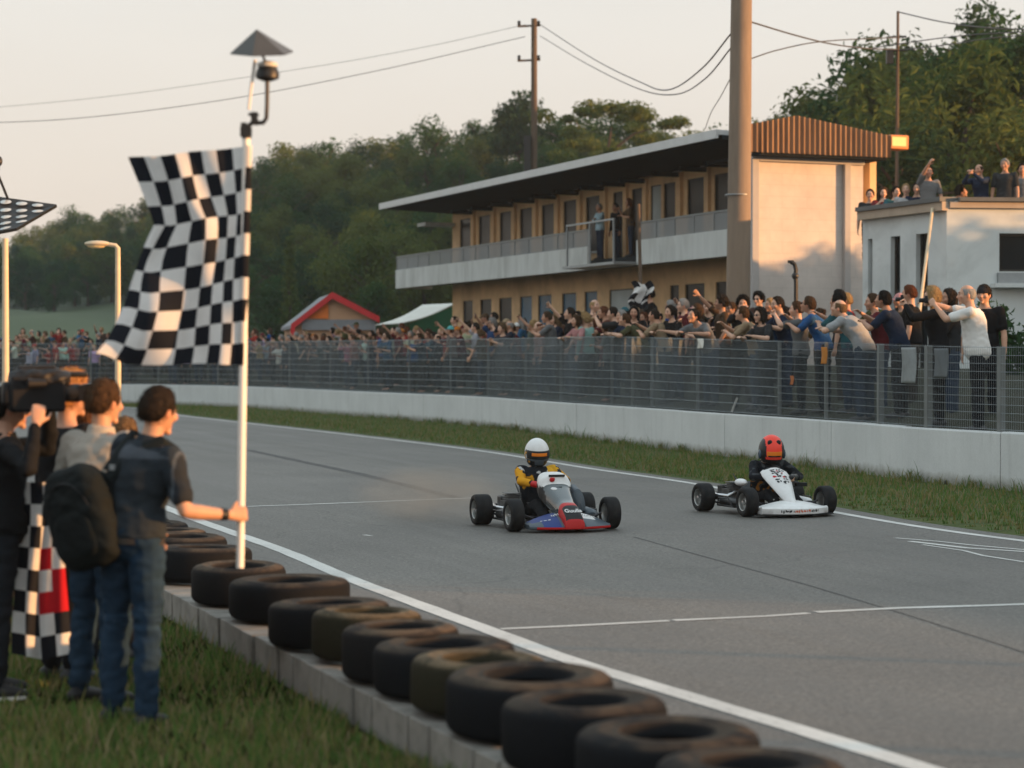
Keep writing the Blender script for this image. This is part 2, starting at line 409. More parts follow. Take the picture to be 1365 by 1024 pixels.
joints.append(wallP.len)
for a, b_ in zip(joints, joints[1:]):
    if b_ - a < .3: continue
    jo = rnd.uniform(-.006, .006); n = max(2, int((b_ - a) / 1.0)); rs = []
    for i in range(n + 1):
        dd = a + .007 + (b_ - a - .014) * i / n
        rs.append([wallP.at(dd, o + jo, z) for o, z in ((0, -.1), (0, WALL_H - .025 + jo), (.018, WALL_H + jo), (.16, WALL_H + jo), (.18, WALL_H - .02), (.18, -.1))])
    w_ = MB().rings(rs); obj('panel', w_, M['wall'], wall, angle=30)
    if 2 < joints.index(b_) < 9: obj('joint_filler', MB().rings([[wallP.at(b_ + e, o, z) for o, z in ((.01, 0), (.01, .885), (.12, .885), (.12, 0))] for e in (-.0065, .0065)]), M['black_metal'], wall)
for px, py in ((1068, 621), (1263.5, 644.5), (478, 557)):
    dd = wallP.at_px(px); b = MB(); p = wallP.at(dd, -.035, zat(py, wallP.at(dd).y))
    b.sphere(p, (.03, .03, .055), 10, 7); b.box(p + V((.02, .01, -.05)), (.035, .035, .06)); obj('reflector', b, M['black_metal'], wall)

# ------------------------------------------------------------------ wire mesh fence on the wall
fence = thing('mesh_fence', 'tall grey wire mesh fence with concrete posts standing on the long concrete wall', 'fence')
def fence_top(d):
    y = wallP.at(d).y
    return 2.2 + .36 * min(max((y - 32) / 18, 0), 1) + .2 * min(max((y - 50) / 40, 0), 1)
post_px = [1333, 1236, 1172, 1100, 1038, 929, 868, 842, 815, 747, 700, 650, 600, 545, 490, 440, 385, 330, 290]
pd = [2, 6, 10, 14, 18, 21.5] + [wallP.at_px(x, .09) for x in post_px]
d = pd[-1] + 5
while d < wallP.len: pd.append(d); d += 5
pd.sort()
for i, d in enumerate(pd):
    w = .1 if wallP.at(d).y < 36 else .06; p = wallP.at(d, .11, 0); t = wallP.tan(d)
    b = MB().box((p.x, p.y, (WALL_H - .002 + fence_top(d)) / 2), (w, w, fence_top(d) - WALL_H + .004), Matrix.Rotation(math.atan2(t.y, t.x), 3, 'Z')); obj('post', b, M['post'], fence, bevel=.008)
def wires(a, b_):
    m = MB(); y = wallP.at(a).y; sp, th = (.058, .0045) if y < 38 else ((.042, .0078) if y < 60 else (.07, .011))
    n = max(1, int((b_ - a) / sp))
    for k in range(n):
        d = a + (b_ - a) * (k + .5) / n; p = wallP.at(d, .075 + .004 * noise.noise((d * 3, 0, 0))); z1 = fence_top(d) + .015
        t = wallP.tan(d) * th * .5; nn = wallP.nrm(d) * th * .5
        m.rings([[V((p.x, p.y, z)) + q for q in (t, -t * .5 + nn, -t * .5 - nn)] for z in (WALL_H + .01, z1)], caps=False)
    hz = 10 if y < 38 else 8; k_n = max(1, int((b_ - a) / .8))
    for h in range(hz + 1):
        pts = []
        for k in range(k_n + 1):
            d = a + (b_ - a) * k / k_n; zz = WALL_H + .03 + (fence_top(d) - WALL_H - .04) * h / hz; pts.append(wallP.at(d, .07, zz + .006 * noise.noise((d * 1.3, h, 0))))
        m.tube(pts, th * .8, 4, caps=False)
    return m
for a, b_ in zip(pd, pd[1:]):
    if b_ - a > .1 and wallP.at(b_).y > 26: obj('wire_panel', wires(a, b_), M['mesh_wire'], fence, smooth=False, fix=False)

# ------------------------------------------------------------------ kerb blocks under the tyres
kA = gnd(205, 779, .2); kB = gnd(640, 1003, .2); kdir = V(((kA - kB).x, (kA - kB).y, 0)).normalized(); knr = V((kdir.y, -kdir.x, 0))   # knr -> towards the track
def kp(s, off, z): q = V((kB.x, kB.y, 0)) + kdir * s + knr * off; return V((q.x, q.y, z))
M['kerb'] = mat('kerb concrete', c8(128, 124, 118), .85, .22, 2.2, .35, 45, dirt=c8(72, 70, 64), dscale=5)
kerb = thing('kerb_wall', 'low kerb of grey concrete blocks under the row of old tyres', 'kerb')
s = -5.2; i = 0
while s < 24:
    L = .33; tilt = rnd.uniform(-.012, .012)
    b = MB(); b.rings([[kp(s + e, o + tilt, z) for o, z in ((0, -.1), (-.004, .2), (.80, .2), (.80, -.1))] for e in (.014, L - .014)])
    obj('kerb_block', b, M['kerb'], kerb, bevel=.006)
    s += L
obj('mortar', MB().rings([[kp(e, o, z) for o, z in ((.03, -.1), (.03, .185), (.78, .185), (.78, -.1))] for e in (-5.2, 24)]), mat('mortar', c8(86, 82, 76), .95, .2, 5), kerb)

# ------------------------------------------------------------------ grass blades (stuff)
def blades(name, spots, hmin, hmax, mats, wide=.006):
    b = MB(); vs = []; fs = []; mi = []
    for (x, y, z, k) in spots:
        h = rnd.uniform(hmin, hmax) * k * (1.9 if rnd.random() < .05 else 1); a = rnd.uniform(0, 2 * PI); w = rnd.uniform(.6, 1.4) * wide * (1 + .0 * k); l = rnd.uniform(.15, .75) * h; la = rnd.uniform(0, 2 * PI)
        o = len(vs); dx, dy = math.cos(a) * w, math.sin(a) * w; lx, ly = math.cos(la) * l, math.sin(la) * l
        vs += [(x - dx, y - dy, z), (x + dx, y + dy, z), (x + lx * .45 + dx * .7, y + ly * .45 + dy * .7, z + h * .65), (x + lx * .45 - dx * .7, y + ly * .45 - dy * .7, z + h * .65), (x + lx, y + ly, z + h)]
        fs += [(o, o + 1, o + 2, o + 3), (o + 3, o + 2, o + 4)]; k_ = rnd.random(); q = 0 if k_ < .45 else (1 if k_ < .8 else 2); mi += [q, q]
    b.v = [V(p) for p in vs]; b.f = fs; b.m = mi
    o = obj(name, b, mats, smooth=False, fix=False); return tag(o, kind='stuff')
gm = [leaf_mat('grass green', (.075, .145, .035), (.12, .20, .05), .3), leaf_mat('grass olive', (.17, .17, .055), (.23, .205, .08), .3), leaf_mat('grass dry', (.24, .19, .10), (.32, .25, .14), .3)]
sp = []
for i in range(52000):                                           # near left lawn
    y = 8.2 + 9.5 * rnd.random() ** 1.35; x = rnd.uniform(-.27 * y - .3, 0)
    q = V((x, y, 0)) - V((kB.x, kB.y, 0)); off = q.dot(knr)
    if off > -.02: continue
    n = noise.noise((x * 1.1, y * 1.1, 0)); k = .55 + .9 * max(0, n + .35)
    if off > -.4: k *= 1.2
    sp.append((x, y, -.012, k))
t_ = blades('lawn_grass', sp, .03, .095, gm, .0045)
sp = []
for i in range(52000):                                           # far verge
    d = max(0, wallP.at_px(1400) - 13) + 85 * rnd.random() ** 1.5; t = rnd.random(); a = wallP.at(d); e, _ = rlineP.near(a); q = rlineP.at(e, .36); p = a.lerp(q, t)
    n = noise.noise((p.x * .9, p.y * .9, 3)); k = .5 + .9 * max(0, n + .4)
    if t < .06: k *= 1.25
    if t > .9: k *= .6
    sp.append((p.x, p.y, .02, k))
blades('verge_grass', sp, .04, .14, gm, .008)
sp = []
for c_ in range(70):                                             # weeds against the wall foot
    d = wallP.at_px(1370) + 45 * rnd.random(); off = -rnd.uniform(.02, .12); hh = rnd.uniform(.6, 1.8)
    for k in range(rnd.randint(12, 40)):
        p = wallP.at(d + rnd.gauss(0, .12), off + rnd.gauss(0, .04) - .03); sp.append((p.x, p.y, .03, hh))
blades('weeds', sp, .07, .16, gm, .008)
# ------------------------------------------------------------------ paddock building
BU = V((-1122 / 2800, 1, 0)).normalized(); BN = V((-BU.y, BU.x, 0))       # along the facade (away), outward (towards the track)
q0 = at(925, 400, 62); BP = V((q0.x, q0.y, 0)); GZ = 1.88
def bl(u, n, z): return BP + BU * u + BN * n + V((0, 0, z))
def fac(px, py, n=0.0):
    p = on_plane(px, py, BP + BN * n, BN); return (p - BP).dot(BU), p.z
def bbox(mb, u0, u1, n0, n1, z0, z1, m=0):
    vs = [bl(u, n, z) for u in (u0, u1) for n in (n0, n1) for z in (z0, z1)]
    return mb.add(vs, [(0, 1, 3, 2), (4, 6, 7, 5), (0, 4, 5, 1), (2, 3, 7, 6), (0, 2, 6, 4), (1, 5, 7, 3)], m)
M['tan'] = mat('ochre plaster', c8(226, 190, 146), .85, .12, 1.2, .15, 30, dirt=c8(150, 126, 100), dscale=.7)
M['balc'] = mat('pale concrete parapet', c8(196, 200, 198), .8, .08, 1.5, .1, 40, dirt=c8(140, 142, 138), dscale=1.0, stretch=(2, 2, .5))
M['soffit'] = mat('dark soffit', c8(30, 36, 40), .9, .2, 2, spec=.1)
M['roof'] = mat('light metal roof', c8(190, 194, 196), .45, .1, 2, metal=.25)
def glass_mat(name, col, rough=.08):
    m, nt, b = newmat(name); tc = nt.new('ShaderNodeTexCoord'); f = nt.noise(tc.outputs['Object'], .9, 3)
    nt.link(nt.mix(f, [k * .5 for k in col], [k * 1.5 for k in col]), b.inputs['Base Color']); b.inputs['Roughness'].default_value = rough; b.inputs['Specular IOR Level'].default_value = .12; return m
M['glass'] = glass_mat('window glass', c8(22, 28, 32), .3); M['glass_blue'] = glass_mat('blue curtain glass', c8(50, 92, 118), .25)
M['glass_pale'] = glass_mat('pale shutter', c8(166, 176, 178), .5)
M['frame'] = mat('dark window frame', c8(52, 50, 46), .5, .1)
M['rail'] = mat('grey perforated railing', c8(120, 126, 128), .5, .1, 3, metal=.3)
M['stone'] = None
bld = thing('paddock_building', 'long two storey ochre building with white balcony and wide tilted roof', 'building', (0, 0, 0))
BO = 1.5; uL = fac(603, 330)[0]; uR = fac(1004, 300, BO + .05)[0]; Z1 = 7.62; ZT = 7.36; ZF2 = 4.95
up = [(613, 627), (638, 653), (666, 681), (693, 709), (722, 738), (751, 768), (781, 799), (817, 830), (842, 857), (867, 881), (884.5, 900), (916, 938), (952, 971), (986, 1000)]
lo = [(617, 630), (640, 655), (665, 682), (693, 709), (717, 735), (749, 768), (779, 796), (812, 844), (893, 905), (913, 939), (954, 970), (982, 996)]
wl = MB()
def storey(ops, z0, zs, zt, z1, kind):
    us = sorted((fac(b, 300)[0], fac(a, 300)[0]) for a, b in ops); cur = uR
    for i, (a, b) in enumerate(us):
        bbox(wl, cur, a, -.22, 0, z0, z1); s_ = zs[i] if hasattr(zs, '__len__') else zs
        if s_ > z0 + .05: bbox(wl, a, b, -.22, -.002, z0, s_)
        bbox(wl, a, b, -.22, -.002, zt, z1); cur = b
        yield i, a, b, s_, zt
    bbox(wl, cur, uL, -.22, 0, z0, z1)
    
def window(a, b, z0, z1, gm, label=None):
    f = MB(); t = .035
    for x0, x1, y0, y1 in ((a, a + t, z0, z1), (b - t, b, z0, z1), (a + t, b - t, z0, z0 + t), (a + t, b - t, z1 - t, z1)): bbox(f, x0, x1, -.10, -.04, y0, y1)
    w = obj('window', f, M['frame'], bld); gl = MB(); bbox(gl, a + .01, b - .01, -.075, -.06, z0 + .01, z1 - .01); obj('pane', gl, gm, w)
    sl = MB(); bbox(sl, a - .05, b + .05, -.05, .05, z0 - .06, z0 - .003)
    obj('sill', sl, M['balc'], w)
    if label: w['label'] = label
n_up = len(up); ki = {3: 'd', 4: 'p', 5: 'd', 6: 'd'}
for i, a, b, s_, zt in storey(up, ZF2, [ZF2 + .06 if i in (3, 4, 5, 6) else 5.55 for i in range(n_up)], ZT, Z1, 'up'):
    if i == 4: window(a, b, s_, zt, M['glass_pale'], 'white door')
    else: window(a, b, s_, zt, M['glass'])
for i, a, b, s_, zt in storey(lo, GZ - .3, [GZ + .1 if i in (1, 2, 4, 9) else 2.75 for i in range(len(lo))], 4.25, ZF2 - .14, 'lo'):
    window(a, b, s_, zt, M['glass_pale'] if i in (4,) else (M['glass_blue'] if i in (5, 6, 7, 8) else M['glass']), 'pale roller shutter' if i == 4 else None)
bbox(wl, uR, uL, -.22, 0, ZF2 - .14, ZF2)
# end and back walls
bbox(wl, uL - .22, uL, -2.2, -.225, GZ - .3, Z1); bbox(wl, uR, uL - .225, -2.2, -2.0, GZ - .3, Z1)
pil = MB()
for i in range(len(up) + 1): pass
obj('wall', wl, M['tan'], bld, smooth=False)
ps = sorted((fac(b, 300)[0], fac(a, 300)[0]) for a, b in up)
for k, ((a, b), (a2, b2)) in enumerate(zip(ps, ps[1:])):
    if a2 - b > .25:
        c_ = (b + a2) / 2; m_ = MB(); bbox(m_, c_ - .13, c_ + .13, .003, .10, ZF2 + .01, Z1 - .03); obj('pilaster', m_, M['tan'], bld)
        m_ = MB(); bbox(m_, c_ - .07, c_ + .07, .11, .95, Z1 - .16, Z1 - .02); obj('roof_bracket', m_, M['soffit'], bld)
# gallery slab, parapet, railing
uBL = fac(527, 370, BO)[0]; uB0 = uR + .01
zb = lambda: 0
_, zb0 = fac(925, 346, BO); _, zb1 = fac(925, 311, BO); _, zr = fac(925, 285, BO)
gap = sorted([fac(783, 320, BO)[0], fac(848, 320, BO)[0]])
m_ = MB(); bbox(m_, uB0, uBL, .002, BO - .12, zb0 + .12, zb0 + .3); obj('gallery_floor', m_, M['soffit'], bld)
m_ = MB(); bbox(m_, uB0, gap[0], BO - .12, BO, zb0, zb1); bbox(m_, gap[1], uBL, BO - .12, BO, zb0, zb1); bbox(m_, uBL - .12, uBL, .0, BO - .125, zb0, zb1); bbox(m_, gap[0] + .002, gap[1] - .002, BO - .12, BO - .004, zb0, zb0 + .1)
obj('parapet', m_, M['balc'], bld, bevel=.01)
def perforated():
    m, nt, b = newmat('perforated infill'); b.inputs['Base Color'].default_value = (.3, .32, .33, 1); b.inputs['Roughness'].default_value = .6
    tr = nt.new('ShaderNodeBsdfTransparent'); mx = nt.new('ShaderNodeMixShader'); mx.inputs[0].default_value = .52; nt.link(tr.outputs[0], mx.inputs[1]); nt.link(b.outputs[0], mx.inputs[2]); nt.link(mx.outputs[0], nt.n['Material Output'].inputs['Surface']); return m
M['perf'] = perforated()
m_ = MB(); pnl = MB()
for a, b in ((uB0, gap[0]), (gap[1], uBL)):
    bbox(m_, a, b, BO - .09, BO - .04, zr - .05, zr); n = max(1, int((b - a) / 1.2))
    for k in range(n + 1):
        u = a + .03 + (b - a - .06) * k / n; bbox(m_, u - .025, u + .025, BO - .085, BO - .045, zb1 + .002, zr - .052)
    bbox(pnl, a, b, BO - .07, BO - .06, zb1 + .004, zr - .055)
bbox(pnl, uBL - .07, uBL - .06, .1, BO - .1, zb1 + .004, zr - .055)
obj('railing', m_, M['rail'], bld); obj('railing_infill', pnl, M['perf'], bld)
# steel landing in the gap of the parapet
m_ = MB(); u0, u1 = gap; bbox(m_, u0 - .05, u1 + .25, BO + .01, BO + .75, zb0 + .02, zb0 + .1)
for u in (u0 + .05, (u0 + u1) / 2, u1 - .05):
    bbox(m_, u - .025, u + .025, BO + .68, BO + .73, zb0 + .1, zr + .05)
bbox(m_, u0, u1, BO + .68, BO + .73, zr + .05, zr + .1)
obj('landing', m_, M['galv'], bld)
# tilted roof
ro = MB(); NO = 2.6; uT = fac(507, 272, NO)[0]; _, zo = fac(925, 186, NO); zi = Z1 + .12
def slab(u0, u1, n0, n1, z0, z1, th): return [[bl(u, n, z + e) for n, z, e in ((n0, z0, 0), (n1, z1, 0), (n1, z1, th), (n0, z0, th))] for u in (u0, u1)]
zin = zi - (zo - zi) / (NO) * 2.2
ro.rings(slab(uR, uT, NO, -2.4, zo, zin + .1, .10)); rf = obj('roof', ro, M['roof'], bld)
m_ = MB(); k = int((uT - uR) / .16)
for i in range(k):
    u = uR + (uT - uR) * (i + .5) / k; m_.rings(slab(u - .045, u + .045, NO + .03, -2.4, zo + .101, zin + .201, .035))
obj('roof_ribs', m_, M['roof'], rf)
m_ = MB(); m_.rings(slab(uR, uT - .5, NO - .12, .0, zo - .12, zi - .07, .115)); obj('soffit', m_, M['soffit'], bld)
m_ = MB(); bbox(m_, uR, uT, NO - .02, NO + .06, zo - .10, zo + .13); obj('gutter', m_, M['roof'], bld)
m_ = MB(); bbox(m_, uL - .3, uT - .3, -.2, 1.2, zo - .75, zo - .62); obj('eave_beam', m_, M['balc'], bld)
# end block with brick-coursed panel and corrugated gable hood
def blocks():
    m, nt, b = newmat('pale block wall'); tc = nt.new('ShaderNodeTexCoord'); v = nt.map(tc.outputs['Object'], (1, 1, 1), (0, 0, 0))
    sp = nt.new('ShaderNodeSeparateXYZ'); nt.link(v, sp.inputs[0]); cb = nt.new('ShaderNodeCombineXYZ'); nt.link(nt.math('ADD', sp.outputs['X'], nt.math('MULTIPLY', sp.outputs['Y'], .4)), cb.inputs[0]); nt.link(sp.outputs['Z'], cb.inputs[1])
    br = nt.new('ShaderNodeTexBrick'); nt.link(cb.outputs[0], br.inputs['Vector']); br.inputs['Scale'].default_value = 1; br.inputs['Brick Width'].default_value = .8; br.inputs['Row Height'].default_value = .3; br.inputs['Mortar Size'].default_value = .008
    br.inputs['Color1'].default_value = (.60, .54, .50, 1); br.inputs['Color2'].default_value = (.57, .515, .475, 1); br.inputs['Mortar'].default_value = (.53, .475, .435, 1)
    f = nt.noise(v, 1.1, 6, .65); col = nt.mix(1.0, br.outputs['Color'], nt.ramp(f, [(.3, .84), (.65, 1.08)]), 'MULTIPLY')
    nt.link(col, b.inputs['Base Color']); b.inputs['Roughness'].default_value = .85; return m
M['stone'] = blocks(); M['grey_plaster'] = mat('grey plaster', c8(170, 166, 164), .85, .1, 1.5, .1, 30)
EP = bl(uR, BO + .05, 0); EX = -BN                                         # end wall runs along EX (to the right), faces -BU
eb = lambda w, f, z: EP + EX * w - BU * f + V((0, 0, z))
def ebox(mb, w0, w1, f0, f1, z0, z1, m=0):
    vs = [eb(w, f, z) for w in (w0, w1) for f in (f0, f1) for z in (z0, z1)]
    return mb.add(vs, [(0, 1, 3, 2), (4, 6, 7, 5), (0, 4, 5, 1), (2, 3, 7, 6), (0, 2, 6, 4), (1, 5, 7, 3)], m)
def efac(px, py, f=0):
    p = on_plane(px, py, EP - BU * f, BU); return (p - EP).dot(EX), p.z
w0, _ = efac(1003, 300, .5); w1, _ = efac(1012, 300, .5); w2, _ = efac(1125, 300, .5); w3, _ = efac(1133, 300, .5); w4, _ = efac(1153, 300, .5)
_, zt = efac(1080, 207, .5); _, zp = efac(1070, 217, .5)
m_ = MB(); ebox(m_, w1, w4, .01, .40, GZ - .3, zt - .01); ebox(m_, 1.75, w4 - .003, -2.2, .008, GZ - .3, zt - .012); obj('block_wall', m_, M['stone'], bld, smooth=False)
m_ = MB(); ebox(m_, w0, w1 + .002, .01, .5, GZ - .3, zt); ebox(m_, w1 + .004, w4 - .002, .402, .5, zp, zt - .003); ebox(m_, w2, w3, .402, .55, GZ - .3, zp - .003); obj('wall_frame', m_, M['grey_plaster'], bld, bevel=.01)
hood = mat('rusty corrugated sheet', c8(138, 106, 78), .55, .2, 1.5, .1, 30, metal=.2, dirt=c8(92, 62, 44), dscale=1.2, stretch=(3, 3, .6))
wh0, zl = efac(1001, 165, 1.0); whr, zrg = efac(1062, 154, 1.0); wh1, zrr = efac(1187, 181, 1.0); _, zb_ = efac(1090, 206, 1.0)
m_ = MB(); n = 240; rs = []
for i in range(n + 1):
    w = wh0 + (wh1 - wh0) * i / n; t = (w - wh0) / .155 * 2 * PI; f = 1.0 + .035 * math.cos(t)
    ztop = zl + (zrg - zl) * (w - wh0) / (whr - wh0) if w < whr else zrg + (zrr - zrg) * (w - whr) / (wh1 - whr)
    rs.append([eb(w, f, zb_ + .012 * math.sin(t * .5 + i)), eb(w, f, ztop), eb(w, f - .02, ztop), eb(w, f - .02, zb_)])
m_.rings(rs); obj('gable_sheet', m_, hood, bld, angle=50)
m_ = MB(); ztop = lambda w: (zl + (zrg - zl) * (w - wh0) / (whr - wh0) if w < whr else zrg + (zrr - zrg) * (w - whr) / (wh1 - whr))
for f0, f1 in ((-2.2, .95),):
    for a, b in ((wh0, whr), (whr, wh1)):
        m_.add([eb(a, f0, ztop(a) - .1), eb(b, f0, ztop(b) - .1), eb(b, f1, ztop(b) - .02), eb(a, f1, ztop(a) - .02), eb(a, f0, ztop(a) - .2), eb(b, f0, ztop(b) - .2), eb(b, f1, ztop(b) - .12), eb(a, f1, ztop(a) - .12)], [(0, 1, 2, 3), (7, 6, 5, 4), (0, 4, 5, 1), (2, 6, 7, 3), (1, 5, 6, 2), (3, 7, 4, 0)])
obj('gable_roof', m_, hood, bld)
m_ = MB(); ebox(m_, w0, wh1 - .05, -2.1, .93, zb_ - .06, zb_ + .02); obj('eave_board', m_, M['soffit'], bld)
wa, za = efac(1184, 199, .9); wb_, zb2 = efac(1209, 181, .9)
lampbox = MB(); ebox(lampbox, wa, wb_, .55, 1.0, za, zb2); lb = obj('lamp_box', lampbox, mat('amber lamp housing', c8(196, 120, 60), .4, .1), bld, bevel=.03)
m_ = MB(); ebox(m_, wa + .05, wb_ - .1, 1.002, 1.02, za + .08, zb2 - .06); obj('lamp_lens', m_, emit('lamp glow', (1.0, .50, .17), .22), lb)

# ------------------------------------------------------------------ white house on the right
HX = at(1262, 300, 48); HP = V((HX.x, HX.y, 0)); HU = BU; HR = V((.965, .10, 0)).normalized(); HN = BN; HF = V((HR.y, -HR.x, 0))
M['white_wall'] = mat('white render', c8(208, 214, 214), .85, .07, 1.2, .12, 40, dirt=c8(160, 166, 166), dscale=.9)
M['fascia'] = mat('weathered fascia', c8(176, 160, 142), .8, .15, 2)
M['parapet_cap'] = mat('dark parapet flashing', c8(96, 98, 98), .6, .2, 2)
house = thing('white_house', 'white rendered flat roofed house with narrow side windows and spectators on its roof', 'building')
def hl(u, n, z): return HP + HU * u + HN * n + V((0, 0, z))
def hr(w, f, z): return HP + HR * w + HF * f + V((0, 0, z))
def pbox(mb, fn, a0, a1, n0, n1, z0, z1, m=0):
    vs = [fn(a, n, z) for a in (a0, a1) for n in (n0, n1) for z in (z0, z1)]
    return mb.add(vs, [(0, 1, 3, 2), (4, 6, 7, 5), (0, 4, 5, 1), (2, 3, 7, 6), (0, 2, 6, 4), (1, 5, 7, 3)], m)
def hfl(px, py): p = on_plane(px, py, HP, HN); return (p - HP).dot(HU), p.z
def hfr(px, py): p = on_plane(px, py, HP, HF); return (p - HP).dot(HR), p.z
HZT = zat(268, 48); UE = hfl(1150, 300)[0]
wn = sorted([(hfl(b, 300)[0], hfl(a, 300)[0]) for a, b in ((1157, 1163), (1187, 1200), (1221, 1237))])
_, wt1 = hfl(1194, 315)
m_ = MB(); cur = .0
for a, b in wn:
    pbox(m_, hl, cur, a, -.25, 0, 1.5, HZT); pbox(m_, hl, a, b, -.25, -.002, wt1, HZT); cur = b
if cur < UE: pbox(m_, hl, cur, UE, -.25, 0, 1.5, HZT)
r0, rz1 = hfr(1332, 311); _, rz0 = hfr(1332, 362)
pbox(m_, hr, .0, r0, -.25, 0, 1.5, HZT); pbox(m_, hr, r0, r0 + 2.2, -.25, -.002, 1.5, rz0); pbox(m_, hr, r0, r0 + 2.2, -.25, -.002, rz1, HZT); pbox(m_, hr, r0 + 2.2, 9, -.25, 0, 1.5, HZT)
obj('wall', m_, M['white_wall'], house, smooth=False)
for a, b in wn:
    f = MB(); pbox(f, hl, a, a + .05, -.2, -.12, 1.6, wt1); pbox(f, hl, b - .05, b, -.2, -.12, 1.6, wt1); pbox(f, hl, a + .05, b - .05, -.2, -.12, 3.6, 3.66); w = obj('window', f, M['frame'], house)
    f = MB(); pbox(f, hl, a + .01, b - .01, -.17, -.16, 1.6, wt1 - .01); obj('pane', f, M['glass'], w)
f = MB(); 
for a, b, c_, d in ((r0, r0 + .06, rz0, rz1), (r0 + 2.14, r0 + 2.2, rz0, rz1), (r0 + .06, r0 + 2.14, rz1 - .06, rz1), (r0 + .06, r0 + 2.14, rz0, rz0 + .05), (r0 + 1.0, r0 + 1.05, rz0 + .05, rz1 - .06)): pbox(f, hr, a, b, -.2, -.1, c_, d)
w = obj('window', f, M['frame'], house); f = MB(); pbox(f, hr, r0 + .01, r0 + 2.19, -.17, -.15, rz0 + .01, rz1 - .01); obj('pane', f, M['glass'], w)
_, s0 = hfr(1340, 378); f = MB(); pbox(f, hr, r0 - .05, r0 + 2.3, .003, .10, s0, rz0 - .03); obj('sill_panel', f, M['galv'], house); f = MB(); pbox(f, hr, r0 - .2, r0 + 2.4, .0, .35, s0 - .1, s0 - .004); obj('ledge', f, M['white_wall'], house)
f = MB(); pbox(f, hl, -.05, UE, .003, .16, HZT - .22, HZT - .02); pbox(f, hr, .05, 9.1, .003, .1, HZT - .16, HZT - .02); obj('fascia', f, M['fascia'], house)
f = MB(); pbox(f, hl, -.05, UE, -.3, .22, HZT - .015, HZT + .09); pbox(f, hr, .25, 9.1, -.3, .18, HZT - .012, HZT + .08); obj('parapet_cap', f, M['parapet_cap'], house)
f = MB(); f.add([hl(-.1, -.26, HZT - .12), hl(UE, -.26, HZT - .12), hl(UE, -4, HZT - .12), hr(9, -3.2, HZT - .12), hr(9, -.26, HZT - .12)], [(0, 1, 2, 3, 4)]); obj('roof', f, M['parapet_cap'], house)
f = MB(); pbox(f, hl, UE - .25, UE, -4, -.26, 1.5, HZT); pbox(f, hr, 8.75, 9, -3.2, -.26, 1.5, HZT - .01); obj('side_wall', f, M['white_wall'], house)
f = MB(); a_ = on_plane(1243, 278, HP + HN * .2, HN); b_ = at(1227, 405, 46.6); f.tube([a_, a_.lerp(b_, .5), b_ + (b_ - a_) * .25], .036, 10); obj('downpipe', f, M['lamp_post'], house)

# ------------------------------------------------------------------ red gabled hut and green-walled awning tent
M['red'] = mat('red painted trim', c8(190, 34, 40), .5, .12, 3)
M['hut_wall'] = mat('hut boards', c8(190, 150, 118), .8, .15, 2, stretch=(1, 1, 6))
M['hut_roof'] = mat('grey felt roof', c8(128, 130, 134), .8, .15, 2)
M['orange'] = mat('orange board', c8(230, 120, 40), .6, .1, 3)
hd = 92
hut = thing('hut', 'small wooden hut with red gable trim and grey roof behind the crowd', 'hut')
hg = lambda px, py, dy=0: at(px, py, hd + dy)
A, B_, C_ = hg(373, 428), hg(443, 391), hg(506, 424)       # left eave, ridge, right eave (front gable)
L0 = hg(392, 432)
back = V((-1.1, 6, 0))
gz = 1.9
fr = MB(); xl, xr = hg(392, 430).x, hg(500, 430).x; y = hd
ridge = B_; el = V((hg(388, 434).x, y, hg(388, 434).z)); er = V((C_.x, y, C_.z))
wl_ = V((xl, y + .25, gz)); 
fr.rings([[V((xl, y + .3, gz - .3)), V((xr, y + .3, gz - .3)), V((xr, y + .3, er.z - .05)), V((ridge.x, y + .3, ridge.z - .12)), V((xl, y + .3, el.z + .1))], [V((xl, y + .3, gz - .3)) + back, V((xr, y + .3, gz - .3)) + back, V((xr, y + .3, er.z - .05)) + back, V((ridge.x, y + .3, ridge.z - .12)) + back, V((xl, y + .3, el.z + .1)) + back]])
obj('wall', fr, M['hut_wall'], hut, smooth=False)
rf = MB()
for e in (el, er):
    rf.rings([[ridge, e, e + V((0, 0, -.14)), ridge + V((0, 0, -.14))], [ridge + back, e + back, e + back + V((0, 0, -.14)), ridge + back + V((0, 0, -.14))]])
obj('roof', rf, M['hut_roof'], hut, smooth=False)
for e in (el, er):
    m_ = MB(); o_ = V((0, -.06, 0)); m_.rings([[ridge + o_ + V((0, 0, .06)), ridge + o_ + V((0, 0, -.24)), ridge + V((0, -.01, -.24)), ridge + V((0, -.01, .06))], [e + o_ + V((0, 0, .06)), e + o_ + V((0, 0, -.22)), e + V((0, -.01, -.22)), e + V((0, -.01, .06))]]); obj('gable_trim', m_, M['red'], hut, smooth=False)
m_ = MB(); m_.box(((el.x + .08), y - .05, (el.z + gz) / 2 - .1), (.2, .1, el.z - gz)); obj('corner_post', m_, M['red'], hut)
p1, p2 = hg(408, 402), hg(437, 424); m_ = MB(); q_ = [hg(407, 423), hg(407, 424.5), hg(437, 424.5), hg(437, 400)]; m_.rings([[V((k.x, y + e, k.z)) for k in q_] for e in (.22, .27)]); obj('orange_board', m_, M['orange'], hut)
p1, p2 = hg(402, 426), hg(500, 440); m_ = MB(); m_.box(((p1.x + p2.x) / 2, y + .2, (p1.z + p2.z) / 2), (abs(p2.x - p1.x), .12, abs(p1.z - p2.z))); obj('counter_shutter', m_, M['hut_roof'], hut)
M['canvas'] = mat('white canvas', c8(214, 212, 204), .8, .06, 2); M['green_wall'] = mat('green canvas', c8(34, 92, 62), .8, .15, 2)
td = 84; tent = thing('awning_tent', 'white sloping awning with dark green side wall beside the building', 'tent')
tg = lambda px, py: at(px, py, td)
a, b, c_, d = tg(500, 434), tg(560, 405), tg(605, 403), tg(532, 432)
bk_ = V((-.9, 2.6, 0)); m_ = MB()
